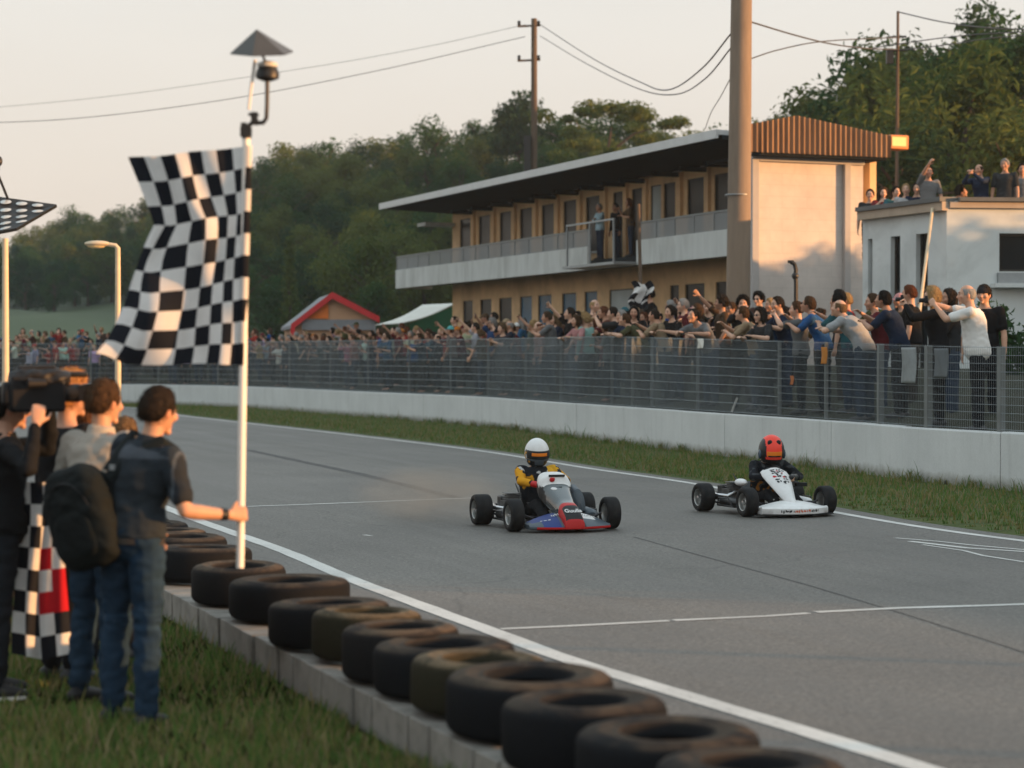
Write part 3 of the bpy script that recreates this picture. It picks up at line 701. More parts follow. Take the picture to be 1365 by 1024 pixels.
m_.grid(lambda s, t: (a.lerp(b, t)).lerp(d.lerp(c_, t), s) + V((0, 0, -.12 * math.sin(PI * t) * 1)) + V((0, 2.4 * t, 0)), 8, 10)
aw = obj('canopy', m_, M['canvas'], tent); so_ = aw.modifiers.new('s', 'SOLIDIFY'); so_.thickness = .03
p, q = tg(545, 432), tg(606, 404); m_ = MB(); m_.rings([[V((p.x, td + .6, p.z - 1.2)), V((q.x, td + 2.2, p.z - 1.2)), V((q.x, td + 2.2, q.z - .06)), V((p.x, td + .6, p.z + .02))], [V((p.x, td + .66, p.z - 1.2)), V((q.x, td + 2.26, p.z - 1.2)), V((q.x, td + 2.26, q.z - .06)), V((p.x, td + .66, p.z + .02))]]); obj('side_wall', m_, M['green_wall'], tent, smooth=False)
for k in (a, d, c_): 
    m_ = MB(); m_.tube([(k.x, td + (2.3 if k is c_ else 0.02), 1.7), (k.x, td + (2.3 if k is c_ else .02), k.z)], .03, 8); obj('pole', m_, M['galv'], tent)

# ------------------------------------------------------------------ poles, lamps, wires
def pole(name, label, px0, py0, px1, py1, Y, r0, r1, m, z0=1.5, cat='utility pole', loc_parts=None, group=None):
    a, b = at(px0, py0, Y), at(px1, py1, Y); t = (z0 - a.z) / (b.z - a.z); base = a.lerp(b, t)
    o = thing(name, label, cat, base, 0, group)
    n = 14; pts = [(b - base) * (k / n) for k in range(n + 1)]; rs = [r0 + (r1 - r0) * k / n for k in range(n + 1)]
    obj('shaft', MB().tube(pts, rs, 20), m, o); return o, base, b
cp, cbase, ctop = pole('utility_pole', 'thick round concrete utility pole rising out of the frame in front of the building', 984, 400, 989, -60, 50, .30, .245, M['concrete_pole'])
m_ = MB(); 
for z in (4.4,): m_.lathe([(.30, z), (.306, z + .01), (.306, z + .03), (.29, z + .04)], 20)
obj('band', m_, M['galv'], cp)
wp, wbase, wtop = pole('utility_pole', 'slender dark wooden utility pole behind the tilted roof', 712, 228, 712, 25, 95, .17, .13, M['wood'], 3)
for z_, s_ in ((-.35, 1), (-1.9, 1)):
    m_ = MB(); m_.tube([V((-.75, 0, 0)) + (wtop - wbase) + V((0, 0, z_)), V((.28, 0, 0)) + (wtop - wbase) + V((0, 0, z_ + .05))], .05, 6); arm = obj('cross_arm', m_, M['wood'], wp)
    for x in (-.68, .2):
        m_ = MB(); m_.lathe([(.0, -.02), (.06, 0), (.09, .05), (.05, .1), (.09, .14), (.05, .2), (0, .22)], 10, (wtop - wbase) + V((x, 0, z_ + .05))); obj('insulator', m_, M['black_metal'], arm)
m_ = MB(); q = at(711, 205, 95) - wbase; m_.box(q + V((-.28, -.15, 0)), (.3, .25, 1.6)); obj('cable_box', m_, M['black_metal'], wp)
tp, tbase, ttop = pole('utility_pole', 'thin pole with small cross pieces rising behind the rusty gable among the trees', 1196, 178, 1197, 15, 70, .075, .045, M['wood'], 3)
for py in (50, 68):
    m_ = MB(); q = at(1196, py, 70) - tbase; m_.tube([q + V((-.35, 0, 0)), q + V((.3, 0, .03))], .035, 6); obj('cross_arm', m_, M['black_metal'], tp)
m_ = MB(); q = at(1186, 75, 70) - tbase; m_.box(q, (.22, .2, .5)); m_.tube([q, q + V((.25, 0, .1))], .02, 6); obj('fuse_box', m_, M['black_metal'], tp)
def cable(label, pts, r=.018, n=14):
    P = [at(x, y, Y) for x, y, Y in pts]; fine = []
    Q = [P[0] * 2 - P[1]] + P + [P[-1] * 2 - P[-2]]
    for i in range(1, len(Q) - 2):
        a, b, c_, d = Q[i - 1:i + 3]
        for k in range(n):
            t = k / n; fine.append(.5 * ((2 * b) + (c_ - a) * t + (2 * a - 5 * b + 4 * c_ - d) * t * t + (3 * b - a - 3 * c_ + d) * t ** 3))
    fine.append(P[-1]); o = obj('power_cable', MB().tube(fine, r, 6), M['wire']); return tag(o, label, 'cable', 'overhead power cables')
cable('upper faint cable running from the left edge of the sky to the wooden pole', [(-80, 150, 120), (150, 128, 114), (400, 92, 105), (560, 64, 100), (700, 33, 95)], .011)
cable('lower cable running from the left edge of the sky to the wooden pole', [(-80, 166, 100), (100, 158, 98), (300, 133, 97), (500, 95, 96), (700, 49, 95)], .016)
cable('upper cable sagging between the wooden pole and the thick concrete pole', [(720, 33, 95), (790, 78, 82), (850, 108, 70), (890, 120, 60), (935, 92, 54), (976, 43, 50)], .020)
cable('lower cable sagging between the wooden pole and the thick concrete pole', [(720, 48, 95), (780, 84, 84), (850, 118, 70), (900, 126, 60), (940, 105, 54), (976, 62, 50)], .018)
cable('dark cable drooping from the concrete pole to the thin pole', [(1000, 29, 50), (1060, 47, 55), (1110, 59, 60), (1160, 65, 66), (1196, 66, 70)], .022)
cable('faint cable rising from the concrete pole to the thin pole', [(996, 80, 50), (1040, 66, 56), (1100, 55, 62), (1196, 50, 70)], .018)
cable('cable leaving the top of the thin pole towards the right edge', [(1197, 16, 70), (1260, 30, 66), (1330, 38, 62), (1420, 40, 60)], .02)
cable('middle cable crossing the right hand trees from the thin pole', [(1160, 65, 70), (1196, 59, 70), (1290, 47, 66), (1420, 40, 62)], .018)
cable('lowest cable crossing the right hand trees from the thin pole', [(1197, 67, 70), (1260, 60, 67), (1330, 50, 64), (1420, 44, 62)], .016)
cable('thin stay cable running down behind the roof beside the concrete pole', [(976, 100, 50), (960, 130, 56), (948, 150, 62), (940, 172, 70)], .012)
def street_lamp(label, px, ytop, Y, z0, armx):
    t = at(px, ytop, Y); base = V((t.x, t.y, z0)); o = thing('street_lamp', label, 'street lamp', base, 0, 'street lamps at the far left'); h = t.z - z0
    obj('shaft', MB().tube([(0, 0, 0), (0, 0, h * .5), (0, 0, h)], [.075, .065, .055], 12), M['lamp_post'], o)
    if armx:
        m_ = MB(); m_.tube([(0, 0, h - .02), (-.05, 0, h + .04), (armx * .5, 0, h + .06), (armx, 0, h + .08)], [.05, .05, .045, .045], 8); obj('arm', m_, M['lamp_post'], o)
        m_ = MB(); m_.sphere((armx - .12, 0, h + .08), (.28, .12, .07), 14, 8); hd_ = obj('lamp_head', m_, M['lamp_post'], o); m_ = MB(); m_.sphere((armx - .14, 0, h + .03), (.2, .09, .05), 12, 6); obj('lens', m_, mat('lamp lens', c8(240, 215, 160), .2, 0), hd_)
    else: obj('cap', MB().lathe([(.06, h - .02), (.062, h + .02), (0, h + .06)], 12), M['lamp_post'], o)
street_lamp('cream street lamp with short arm beside the large checkered flag', 157, 330, 45, 0, -.32)
fp_ = at(7, 318, 45); fl_ = thing('floodlight', 'dark tilted floodlight panel with rows of pale lamps on a cream post', 'floodlight', (fp_.x, 45, 0))
obj('shaft', MB().tube([(0, 0, 0), (0, 0, fp_.z * .5), (0, 0, fp_.z)], [.085, .075, .065], 12), M['lamp_post'], fl_)
fo_ = V((fp_.x, 45, 0)); fq = [at(x, y, 45) - fo_ for x, y in ((-72, 250), (62, 268), (22, 304), (-112, 330))]; fq[0].y += 1.0; fq[1].y += 1.0
fn_ = (fq[1] - fq[0]).cross(fq[3] - fq[0]).normalized(); fn_ = fn_ if fn_.y < 0 else -fn_
obj('panel', MB().rings([[q_ + fn_ * e for q_ in fq] for e in (0, -.10)]), M['black_metal'], fl_, smooth=False)
fpt = lambda s, t: fq[0].lerp(fq[1], s).lerp(fq[3].lerp(fq[2], s), t)
lm_ = mat('lamp reflector', c8(196, 198, 196), .2, .1, 3, metal=.5)
for j in range(5):
    for i in range(6):
        s0, t0 = (i + .5 + (.25 if j % 2 else -.25)) / 6.2, (j + .5) / 5; ring_ = [fpt(s0 + .055 * math.cos(a), t0 + .052 * math.sin(a)) for a in [2 * PI * k / 14 for k in range(14)]]
        obj('lamp', MB().rings([[q_ + fn_ * .004 for q_ in ring_], [q_ * .25 + fpt(s0, t0) * .75 + fn_ * .035 for q_ in ring_]]), lm_, fl_)
obj('mast_head', MB().tube([fpt(.5, .0) , at(-3, 232, 45) - fo_, at(-1, 214, 45) - fo_], [.03, .03, .03], 8).sphere(at(-1, 215, 45) - fo_, (.07, .07, .11), 10, 8), M['black_metal'], fl_)
sp_ = thing('standpipe', 'bent black pipe standing before the pale block wall', 'pipe', (at(1060, 400, 44).x, 44, 1.6))
q = [at(x, y, 44) - V(sp_.location) for x, y in ((1061, 440), (1061, 400), (1061, 375), (1060, 368), (1061, 360), (1059, 352), (1054, 349))]
obj('pipe', MB().tube([V((q[0].x, 0, 0))] + q, .045, 8), M['black_metal'], sp_); obj('valve', MB().sphere(q[3], .075, 10, 8).box(q[-1], (.12, .06, .06)), M['black_metal'], sp_)
# ------------------------------------------------------------------ hills
SKY = [(-500, 345), (-100, 330), (0, 312), (60, 296), (120, 272), (180, 268), (260, 238), (330, 206), (400, 190), (480, 180), (560, 167), (640, 163), (700, 156), (760, 150), (840, 148), (900, 166), (960, 178), (1010, 168), (1060, 145), (1110, 118), (1180, 88), (1240, 62), (1320, 46), (1400, 38), (1480, 60), (1640, 440), (2300, 455)]
def interp(tab, x):
    if x <= tab[0][0]: return tab[0][1]
    for (a, b), (c_, d) in zip(tab, tab[1:]):
        if x <= c_: return b + (d - b) * (x - a) / (c_ - a)
    return tab[-1][1]
RID = [(-500, 330), (0, 310), (200, 270), (330, 215), (480, 195), (700, 175), (960, 150), (1100, 112), (1240, 98), (1400, 92), (1900, 90)]
FOOT = [(-500, 235), (0, 225), (200, 185), (330, 125), (480, 118), (700, 115), (960, 98), (1100, 80), (1240, 70), (1400, 66), (1900, 64)]
TREEH = 7.5
def hill_z(px, r):
    D, r0 = interp(RID, px), interp(FOOT, px); zr = max(4, zat(interp(SKY, px), D) - TREEH)
    zb = 2.2 + max(0, (r - 105)) * .045 if px < 420 else 2.2
    zf = 2.2 + max(0, (r0 - 105)) * (.045 if px < 330 else max(0, .045 * (420 - px) / 90))
    if r <= r0: return min(zb, zf)
    t = min(1, (r - r0) / (D - r0)); t = t * t * (3 - 2 * t) * .6 + t * .4
    z = zf + (zr - zf) * t
    return z - max(0, r - D) * .12
hb = MB(); rows = []
cols = [-700 + 40 * i for i in range(74)]
def hxy(px, r): return ((px - CX) / F * r, r)
for j in range(46):
    row = []
    for px in cols:
        r0, D = interp(FOOT, px), interp(RID, px); rs0 = min(r0 - 4, 118); r = rs0 + (D * 1.4 - rs0) * (j / 45)
        if j == 0: z = 1.85
        else: z = hill_z(px, r) + .6 * noise.noise((px * .01, r * .04, 1))
        x, y = hxy(px, r); row.append(V((x, y, z)))
    rows.append(row)
hb.rings(rows, caps=False, closed=False)
hm, nt, b = newmat('hillside'); 
tc = nt.new('ShaderNodeTexCoord'); sp_n = nt.new('ShaderNodeSeparateXYZ'); nt.link(tc.outputs['Object'], sp_n.inputs[0])
f = nt.noise(tc.outputs['Object'], .05, 5, .6); nt.link(nt.mix(nt.ramp(nt.math('ADD', nt.math('MULTIPLY', sp_n.outputs['Z'], .08), nt.math('MULTIPLY', f, .6)), [(.75, 0.), (1.0, 1.)]), (.055, .08, .032), (.03, .04, .018)), b.inputs['Base Color']); b.inputs['Roughness'].default_value = .95
tag(obj('hill', hb, hm, fix=False), kind='structure')

# ------------------------------------------------------------------ trees
LM = [leaf_mat('leaf deep', (.032, .078, .030), (.062, .115, .040)), leaf_mat('leaf olive', (.065, .10, .030), (.145, .165, .050)), leaf_mat('leaf dark', (.026, .058, .030), (.055, .095, .042))]
M['bark'] = mat('bark', c8(74, 62, 52), .9, .3, 6, .4, 30, stretch=(4, 4, .6))
def crown_mesh(name, seed, lobes, leaf, per, shape=(1, 1, 1), flat=1.0):
    r = random.Random(seed); vs = []; fs = []; vr = []
    for (lc, lr) in lobes:
        lv = r.uniform(0, .6)
        for k in range(per):
            while True:
                d = V((r.gauss(0, 1), r.gauss(0, 1), r.gauss(0, 1)))
                if d.length > .1: break
            d.normalize(); rad = lr * (r.random() ** .45) * (1 + .35 * noise.noise(d * 2.2 + V((seed, lr, 0))))
            p = lc + V((d.x, d.y, d.z * flat)) * rad
            s = leaf * r.uniform(.55, 1.5); n = (d + V((r.gauss(0, .7), r.gauss(0, .7), r.gauss(0, .7) + .3))).normalized(); a = n.orthogonal().normalized(); b = n.cross(a); th = r.uniform(0, PI); a, b = a * math.cos(th) + b * math.sin(th), b * math.cos(th) - a * math.sin(th)
            o = len(vs); bend = n * (-.25 * s)
            vs += [p - a * s + bend, p - b * s * .42, p + a * s + bend, p + b * s * .42]; fs.append((o, o + 1, o + 2, o + 3)); q = min(1, max(0, lv + r.uniform(-.1, .4))); vr += [q] * 4
    me = bpy.data.meshes.new(name); me.from_pydata([tuple(p) for p in vs], [], fs); set_attr(me, 'var', vr); me.update(); return me
def lobes_for(seed, n, h, w, z0, top=.9, flatb=.35):
    r = random.Random(seed); L = []
    for i in range(n):
        t = (i + r.random()) / n; a = r.uniform(0, 2 * PI); zz = z0 + (h - z0) * t
        prof = math.sin(PI * min(1, max(.06, (t * .82 + .16)))) ** .7
        rr = w * prof * r.uniform(.35, 1.0); L.append((V((math.cos(a) * rr, math.sin(a) * rr, zz * 1.0 - .25)), w * r.uniform(.32, .52)))
    return L
def trunk_mb(seed, h, w, r0):
    r = random.Random(seed); m = MB(); bend = [V((0, 0, -1.0))]; p = V((0, 0, 0))
    for k in range(7): bend.append(V((r.uniform(-.12, .12) * k * .4, r.uniform(-.12, .12) * k * .4, h * .82 * k / 6)))
    m.tube(bend, [r0 * 1.4] + [r0 * (1.25 - k * .16) for k in range(7)], 9)
    for k in range(9):
        t = r.uniform(.3, .95); i = int(t * 6) + 1; a = bend[min(i, 6)]; an = r.uniform(0, 2 * PI); L = w * r.uniform(.5, .95)
        e = a + V((math.cos(an) * L, math.sin(an) * L, L * r.uniform(.3, .9))); md = a.lerp(e, .5) + V((0, 0, .12 * L)); m.tube([a, md, e], [r0 * .42, r0 * .26, r0 * .08], 6)
    return m
TP = []
specs = [(0, 8.0, 3.0, 15, 1.4, .17), (1, 7.5, 3.3, 16, 1.2, .17), (2, 9.0, 2.7, 15, 1.6, .16), (0, 7.0, 2.6, 12, 1.0, .16), (1, 8.5, 3.6, 18, 1.8, .18), (2, 7.6, 3.0, 14, 1.1, .16), (0, 6.2, 2.4, 11, .7, .15)]
for k, (lm, h, w, n, z0, leaf) in enumerate(specs):
    cm = crown_mesh('crown', 50 + k, lobes_for(80 + k, n, h * .93, w, z0), leaf, 260 if k != 4 else 280); cm.materials.append(LM[lm])
    tm = trunk_mb(k, h, w, .17).mesh('trunk'); tm.materials.append(M['bark']); TP.append((cm, tm, h))
def tree(x, y, z, k, s, label, group=None, sz=None):
    o = thing('tree', label, 'tree', (x, y, z), rnd.uniform(0, 2 * PI), group); o.scale = (s, s, sz or s)
    for nm, me in (('crown', TP[k][0]), ('trunk', TP[k][1])):
        c_ = bpy.data.objects.new(nm, me); COL.objects.link(c_); c_.parent = o
    return o
KIND = ['dark rounded tree', 'olive green spreading tree', 'tall dark tree', 'dark rounded tree', 'olive green spreading tree', 'deep green bushy tree', 'small dark rounded tree']
cnt = 0
def scatter(px0, px1, n, regions, kinds, smin, smax, t0=0.0, t1=1.05):
    global cnt; placed = []; tries = 0
    while len(placed) < n and tries < n * 60:
        tries += 1; px = rnd.uniform(px0, px1); r0, D = interp(FOOT, px), interp(RID, px); t = t0 + (t1 - t0) * rnd.random(); r = r0 + (D - r0) * t
        x, y = hxy(px, r); s = rnd.uniform(smin, smax)
        if any((x - a) ** 2 + (y - b) ** 2 < (1.75 * (s + c_)) ** 2 for a, b, c_ in placed): continue
        placed.append((x, y, s)); k = rnd.choice(kinds)
        tree(x, y, hill_z(px, r) - .2, k, s, '%s on the wooded hillside %s' % (KIND[k], regions), 'trees on the wooded hillside ' + regions); cnt += 1
scatter(-60, 330, 80, 'at the far left behind the flags', (0, 3, 5, 6, 4), .6, .84)
scatter(330, 640, 70, 'above the red gabled hut', (0, 1, 1, 3, 4, 5), .58, .86, 0, .97)
scatter(640, 1010, 50, 'above the long tilted roof', (0, 1, 3, 4, 5), .6, .88, .2, .97)
scatter(1010, 1450, 28, 'behind the white house', (1, 2, 5, 0, 4), .85, 1.15)
# ridge line trees that make the skyline
for i in range(46):
    px = -60 + 1500 * (i + rnd.uniform(.1, .9)) / 46; D = interp(RID, px) * rnd.uniform(.97, 1.02); x, y = hxy(px, D); k = rnd.choice((0, 2, 3, 5, 6, 1)); reg = 'left of the flag' if px < 330 else ('over the hut' if px < 640 else ('over the roof' if px < 1010 else 'over the white house'))
    tree(x, y, hill_z(px, D) - .3, k, (zat(interp(SKY, px) - rnd.uniform(-8, 10), D) - hill_z(px, D)) / (TP[k][2] * .98), '%s on the skyline ridge %s' % (KIND[k], reg), 'trees along the skyline ' + reg)
# two trees one can tell apart on the ridge
k = 2; D = 168; px = 690; x, y = hxy(px, D); z = hill_z(px, D); tp_ = zat(124, D)
cm = crown_mesh('crown', 301, [(V((0, 0, 5.6)), 1.9), (V((.5, 0, 6.9)), 1.3), (V((-.6, .3, 6.3)), 1.2), (V((.9, .2, 5.0)), 1.2), (V((-.9, -.2, 4.6)), 1.1)], .17, 800); cm.materials.append(LM[2]); tm = trunk_mb(33, 7, 1.6, .2).mesh('trunk'); tm.materials.append(M['bark'])
o = thing('tree', 'single dark round topped tree standing out of the skyline beside the wooden pole', 'tree', (x, y, z)); s = (tp_ - z) / 8.0; o.scale = (s * .95, s * .95, s)
for nm, me in (('crown', cm), ('trunk', tm)):
    c_ = bpy.data.objects.new(nm, me); COL.objects.link(c_); c_.parent = o
D = 125; px = 812; x, y = hxy(px, D); z = 6; top = zat(121, D); L = []
r_ = random.Random(5)
for i in range(26):
    a = r_.uniform(0, 2 * PI); rr = 4.6 * math.sqrt(r_.random()); L.append((V((math.cos(a) * rr, math.sin(a) * rr, (top - z) - 1.0 - .05 * rr * rr * .6 - (r_.random() ** 2) * 4.2)), r_.uniform(.55, 1.05)))
cm = crown_mesh('crown', 302, L, .13, 250, flat=.5); cm.materials.append(LM[1]); tm = trunk_mb(35, top - z, 4.2, .22).mesh('trunk'); tm.materials.append(M['bark'])
o = thing('tree', 'broad flat crowned tree with airy layered branches above the middle of the roof', 'tree', (x, y, z))
for nm, me in (('crown', cm), ('trunk', tm)):
    c_ = bpy.data.objects.new(nm, me); COL.objects.link(c_); c_.parent = o
D = 82; px = 1330; x, y = hxy(px, D); z = 3; top = zat(36, D); L = []
for i in range(60):
    a = r_.uniform(0, 2 * PI); t = r_.random(); rr = (5.2 * math.sin(PI * (.2 + .75 * t)) ** .8) * math.sqrt(r_.random()); L.append((V((math.cos(a) * rr, math.sin(a) * rr, 2 + (top - z - 2.4) * t)), r_.uniform(.6, 1.2)))
cm = crown_mesh('crown', 303, L, .12, 330, flat=.7); cm.materials.append(LM[0]); tm = trunk_mb(36, top - z, 4.2, .3).mesh('trunk'); tm.materials.append(M['bark'])
o = thing('tree', 'large loose leafed tree rising above the white house at the right edge', 'tree', (x, y, z))
for nm, me in (('crown', cm), ('trunk', tm)):
    c_ = bpy.data.objects.new(nm, me); COL.objects.link(c_); c_.parent = o
D = 118; x, y = hxy(386, D); z = 4
cm = crown_mesh('crown', 304, [(V((0, 0, .8 + .55 * i)), .62 - .045 * i) for i in range(9)], .10, 170); cm.materials.append(LM[1]); tm = trunk_mb(38, 5, .5, .07).mesh('trunk'); tm.materials.append(M['bark'])
o = thing('tree', 'slim pale green sapling standing behind the red gabled hut', 'tree', (x, y, z - .5))
for nm, me in (('crown', cm), ('trunk', tm)):
    c_ = bpy.data.objects.new(nm, me); COL.objects.link(c_); c_.parent = o

# unseen row of bushy trees, added to shade the crowd, karts and end wall
hl_ = []
for i in range(34): hl_.append((V((rnd.uniform(-1.3, 1.3), rnd.uniform(-1.1, 1.1), .35 + 3.6 * (i / 33))), rnd.uniform(.6, .95)))
hcm = crown_mesh('crown', 401, hl_, .16, 170); hcm.materials.append(LM[0]); htm = trunk_mb(44, 4, 1.2, .12).mesh('trunk'); htm.materials.append(M['bark'])
for i in range(24):
    y = 13 + 1.75 * i; x = 25.5 + rnd.uniform(-.6, .6) + .05 * i; hgt = 3.1 if y < 44 else 5.0
    o = thing('tree', 'unseen bushy tree added beyond the right edge to cast shade', 'tree', (x, y, 1.6), rnd.uniform(0, 6), 'added shade trees beyond the right edge'); k = hgt / 4.3; o.scale = (1.1, 1.1, k * rnd.uniform(.94, 1.06))
    for nm, me in (('crown', hcm), ('trunk', htm)):
        c_ = bpy.data.objects.new(nm, me); COL.objects.link(c_); c_.parent = o

sm = crown_mesh('crown', 402, [(V((rnd.uniform(-1.2, 1.2), rnd.uniform(-.4, .4), rnd.uniform(.2, 1.0))), rnd.uniform(.35, .55)) for i in range(14)], .09, 200); sm.materials.append(LM[0])
p = at(1362, 430, 41); tag(obj('shrub', sm, None, loc=(p.x + .5, 41, 1.75)), 'green shrub behind the man in the white shirt at the right edge', 'shrub')

# ------------------------------------------------------------------ tyres
def rubber(name, base, dust, amt):
    m, nt, b = newmat(name); tc = nt.new('ShaderNodeTexCoord'); oi = nt.new('ShaderNodeObjectInfo'); ad = nt.new('ShaderNodeVectorMath', operation='ADD'); nt.link(tc.outputs['Object'], ad.inputs[0])
    ml = nt.new('ShaderNodeVectorMath', operation='SCALE'); nt.link(oi.outputs['Location'], ml.inputs[0]); ml.inputs['Scale'].default_value = 3.7; nt.link(ml.outputs[0], ad.inputs[1]); v = ad.outputs[0]
    f = nt.noise(v, 3.2, 7, .7, .6); f2 = nt.noise(v, 60, 4, .7); geo = nt.new('ShaderNodeNewGeometry'); sp = nt.new('ShaderNodeSeparateXYZ'); nt.link(geo.outputs['Normal'], sp.inputs[0])
    k = nt.math('MULTIPLY', nt.ramp(f, [(.38, .05), (.62, 1.)]), nt.ramp(sp.outputs['Z'], [(.55, .0), (.97, 1.0)])); k = nt.math('MULTIPLY', k, amt)
    col = nt.mix(k, base, dust); col = nt.mix(1.0, col, nt.ramp(f2, [(.3, .75), (.7, 1.2)]), 'MULTIPLY')
    nt.link(col, b.inputs['Base Color']); b.inputs['Roughness'].default_value = .75; b.inputs['Specular IOR Level'].default_value = .06; nt.link(nt.bump(f2, .3, .004), b.inputs['Normal']); return m
RB = [rubber('old rubber', (.009, .010, .012), (.20, .145, .095), .36), rubber('olive painted rubber', (.024, .022, .014), (.22, .16, .10), .7), rubber('dusty rubber', (.012, .012, .013), (.24, .17, .11), .48)]
def tyre_mb(R_, r_, h):
    t = h / 2; prof = []
    for x, z in ((r_, -.55 * t), (r_ + .012, -.82 * t), (r_ + .03, -.93 * t), (r_ + .05, -.90 * t), ((r_ + R_) / 2, -1.0 * t), (R_ - .07, -.985 * t), (R_ - .055, -.93 * t), (R_ - .03, -.9 * t), (R_ - .012, -.80 * t), (R_, -.62 * t)): prof.append((x, z))
    prof += [(x, -z) for x, z in reversed(prof[:10])]
    prof += [(r_ + .02, .3 * t), (r_ + .09, .1 * t), (r_ + .12, 0), (r_ + .09, -.1 * t), (r_ + .02, -.3 * t)]
    return MB().lathe(prof, 56, closed_prof=True)
tyl = [(985, 890, .365, 0), (948, 779, .355, 0), (910, 706, .39, 0), (885, 639, .34, 1), (864, 592, .37, 0), (848, 534, .32, 2), (825, 489, .32, 1), (809, 439, .37, 0), (778, 386, .405, 0), (760, 318, .335, 2), (735, 270, .385, 0)]
desc = ['tyre with wide open hole nearest the camera', 'black tyre just behind the nearest one with a dark rim hole', 'broad flat topped black tyre beside the olive one', 'olive painted tyre nearer the camera', 'black tyre with bright inner sidewall just beyond the olive tyre', 'smaller dusty black tyre between two larger ones in mid row', 'brownish olive tyre in the middle of the row', 'black tyre with a reddish speck on its side', 'largest black tyre of the row, flat dusty top', 'smaller tyre under the foot of the flag pole', 'large black tyre beside the knee of the man with the flag']
T0 = V((.61, 8.6, 0)); tyres = []
for i, (py, px, rr, m) in enumerate(tyl):
    p = gnd(px, py, .45); tyres.append((p.x, p.y, rr, m, desc[i]))
p = V((tyres[0][0], tyres[0][1], 0)) - kdir * .74; tyres.append((p.x, p.y, .35, 0, 'tyre cut by the bottom edge of the picture'))
base = V((tyres[10][0], tyres[10][1], 0)); far_d = ['dark tyre just beyond the large one behind the man with the flag', 'flat tyre seen between the arm and the hip of the man with the flag', 'dusty tyre below the forearm of the man with the flag', 'tyre near the far visible end of the row', 'farthest visible tyre of the row']
for i in range(5):
    p = base + kdir * (.78 * (i + 1)); tyres.append((p.x, p.y, .36, (0, 2, 0, 2, 0)[i], far_d[i]))
for i, (x, y, rr, m, dsc) in enumerate(tyres):
    h = .29 * rnd.uniform(.92, 1.08); b = tyre_mb(rr * 1.035, rr * rnd.uniform(.46, .54), h)
    o = obj('tyre', b, RB[m], angle=40, loc=(x, y, .2 + h / 2 + .012), rot=(rnd.uniform(-.025, .025), rnd.uniform(-.025, .025), rnd.uniform(0, 6))); tag(o, dsc, 'tyre', 'row of old tyres along the kerb')
sp = []
for i in range(260):
    x, y, rr, m, _ = rnd.choice(tyres[:11]); a = rnd.uniform(-.9, 1.2); sp.append((x + math.cos(a) * (rr + .03 + .1 * rnd.random()), y + math.sin(a) * (rr + .05), .2, .8))
blades('dry_weeds', sp, .06, .2, [gm[2], gm[1], gm[2]], .004)

# ------------------------------------------------------------------ flags
def cloth(name, col, trans=.35):
    m, nt, b = newmat(name); tc = nt.new('ShaderNodeTexCoord'); f = nt.noise(tc.outputs['Object'], 9, 5, .6); w = nt.noise(tc.outputs['Object'], 350, 2)
    c_ = nt.mix(1.0, col, nt.ramp(f, [(.3, .9), (.7, 1.06)]), 'MULTIPLY'); d = nt.new('ShaderNodeBsdfDiffuse'); t = nt.new('ShaderNodeBsdfTranslucent'); mx = nt.new('ShaderNodeMixShader'); mx.inputs[0].default_value = trans
    nm = nt.bump(w, .12, .001); nt.link(nm, d.inputs['Normal']); nt.link(c_, d.inputs['Color']); nt.link(c_, t.inputs['Color']); nt.link(d.outputs[0], mx.inputs[1]); nt.link(t.outputs[0], mx.inputs[2]); nt.link(mx.outputs[0], nt.n['Material Output'].inputs['Surface']); nt.n.remove(b); return m
CW, CB, CR = cloth('white flag cloth', (.74, .73, .72), .3), cloth('black flag cloth', (.018, .020, .026), .1), cloth('red flag cloth', (.48, .02, .03), .2)
FY = 11.55
pt, pb = at(328.5, 176, FY), at(320, 757, FY)
fp = thing('flag_pole', 'white pole held upright by the man with the backpack, carrying the large checkered flag', 'flag pole', pb)
obj('shaft', MB().tube([(0, 0, 0), (pt - pb) * .5, pt - pb], .0215, 16), M['white_paint'], fp)
obj('pole_tip', MB().tube([(pt - pb) * .985, (pt - pb) * 1.0], .026, 12), M['black_metal'], fp)
TOPE = [(170, 209), (215, 203), (270, 198), (331, 194)]
LEFT = [(0, 170, 209), (.10, 184, 243), (.22, 199, 282), (.30, 205, 300), (.36, 196, 318), (.45, 184, 345), (.55, 174, 375), (.68, 165, 405), (.8, 153, 432), (.92, 139, 458), (1, 127, 471)]
BOT = [(0, 127, 471), (.06, 140, 473), (.2, 172, 486), (.4, 235, 487), (.7, 285, 485.5), (1, 322, 487)]
def lp(tab, t):
    for a, b in zip(tab, tab[1:]):
        if t <= b[0]: k = (t - a[0]) / (b[0] - a[0]); return a[1] + (b[1] - a[1]) * k, a[2] + (b[2] - a[2]) * k
    return tab[-1][1], tab[-1][2]
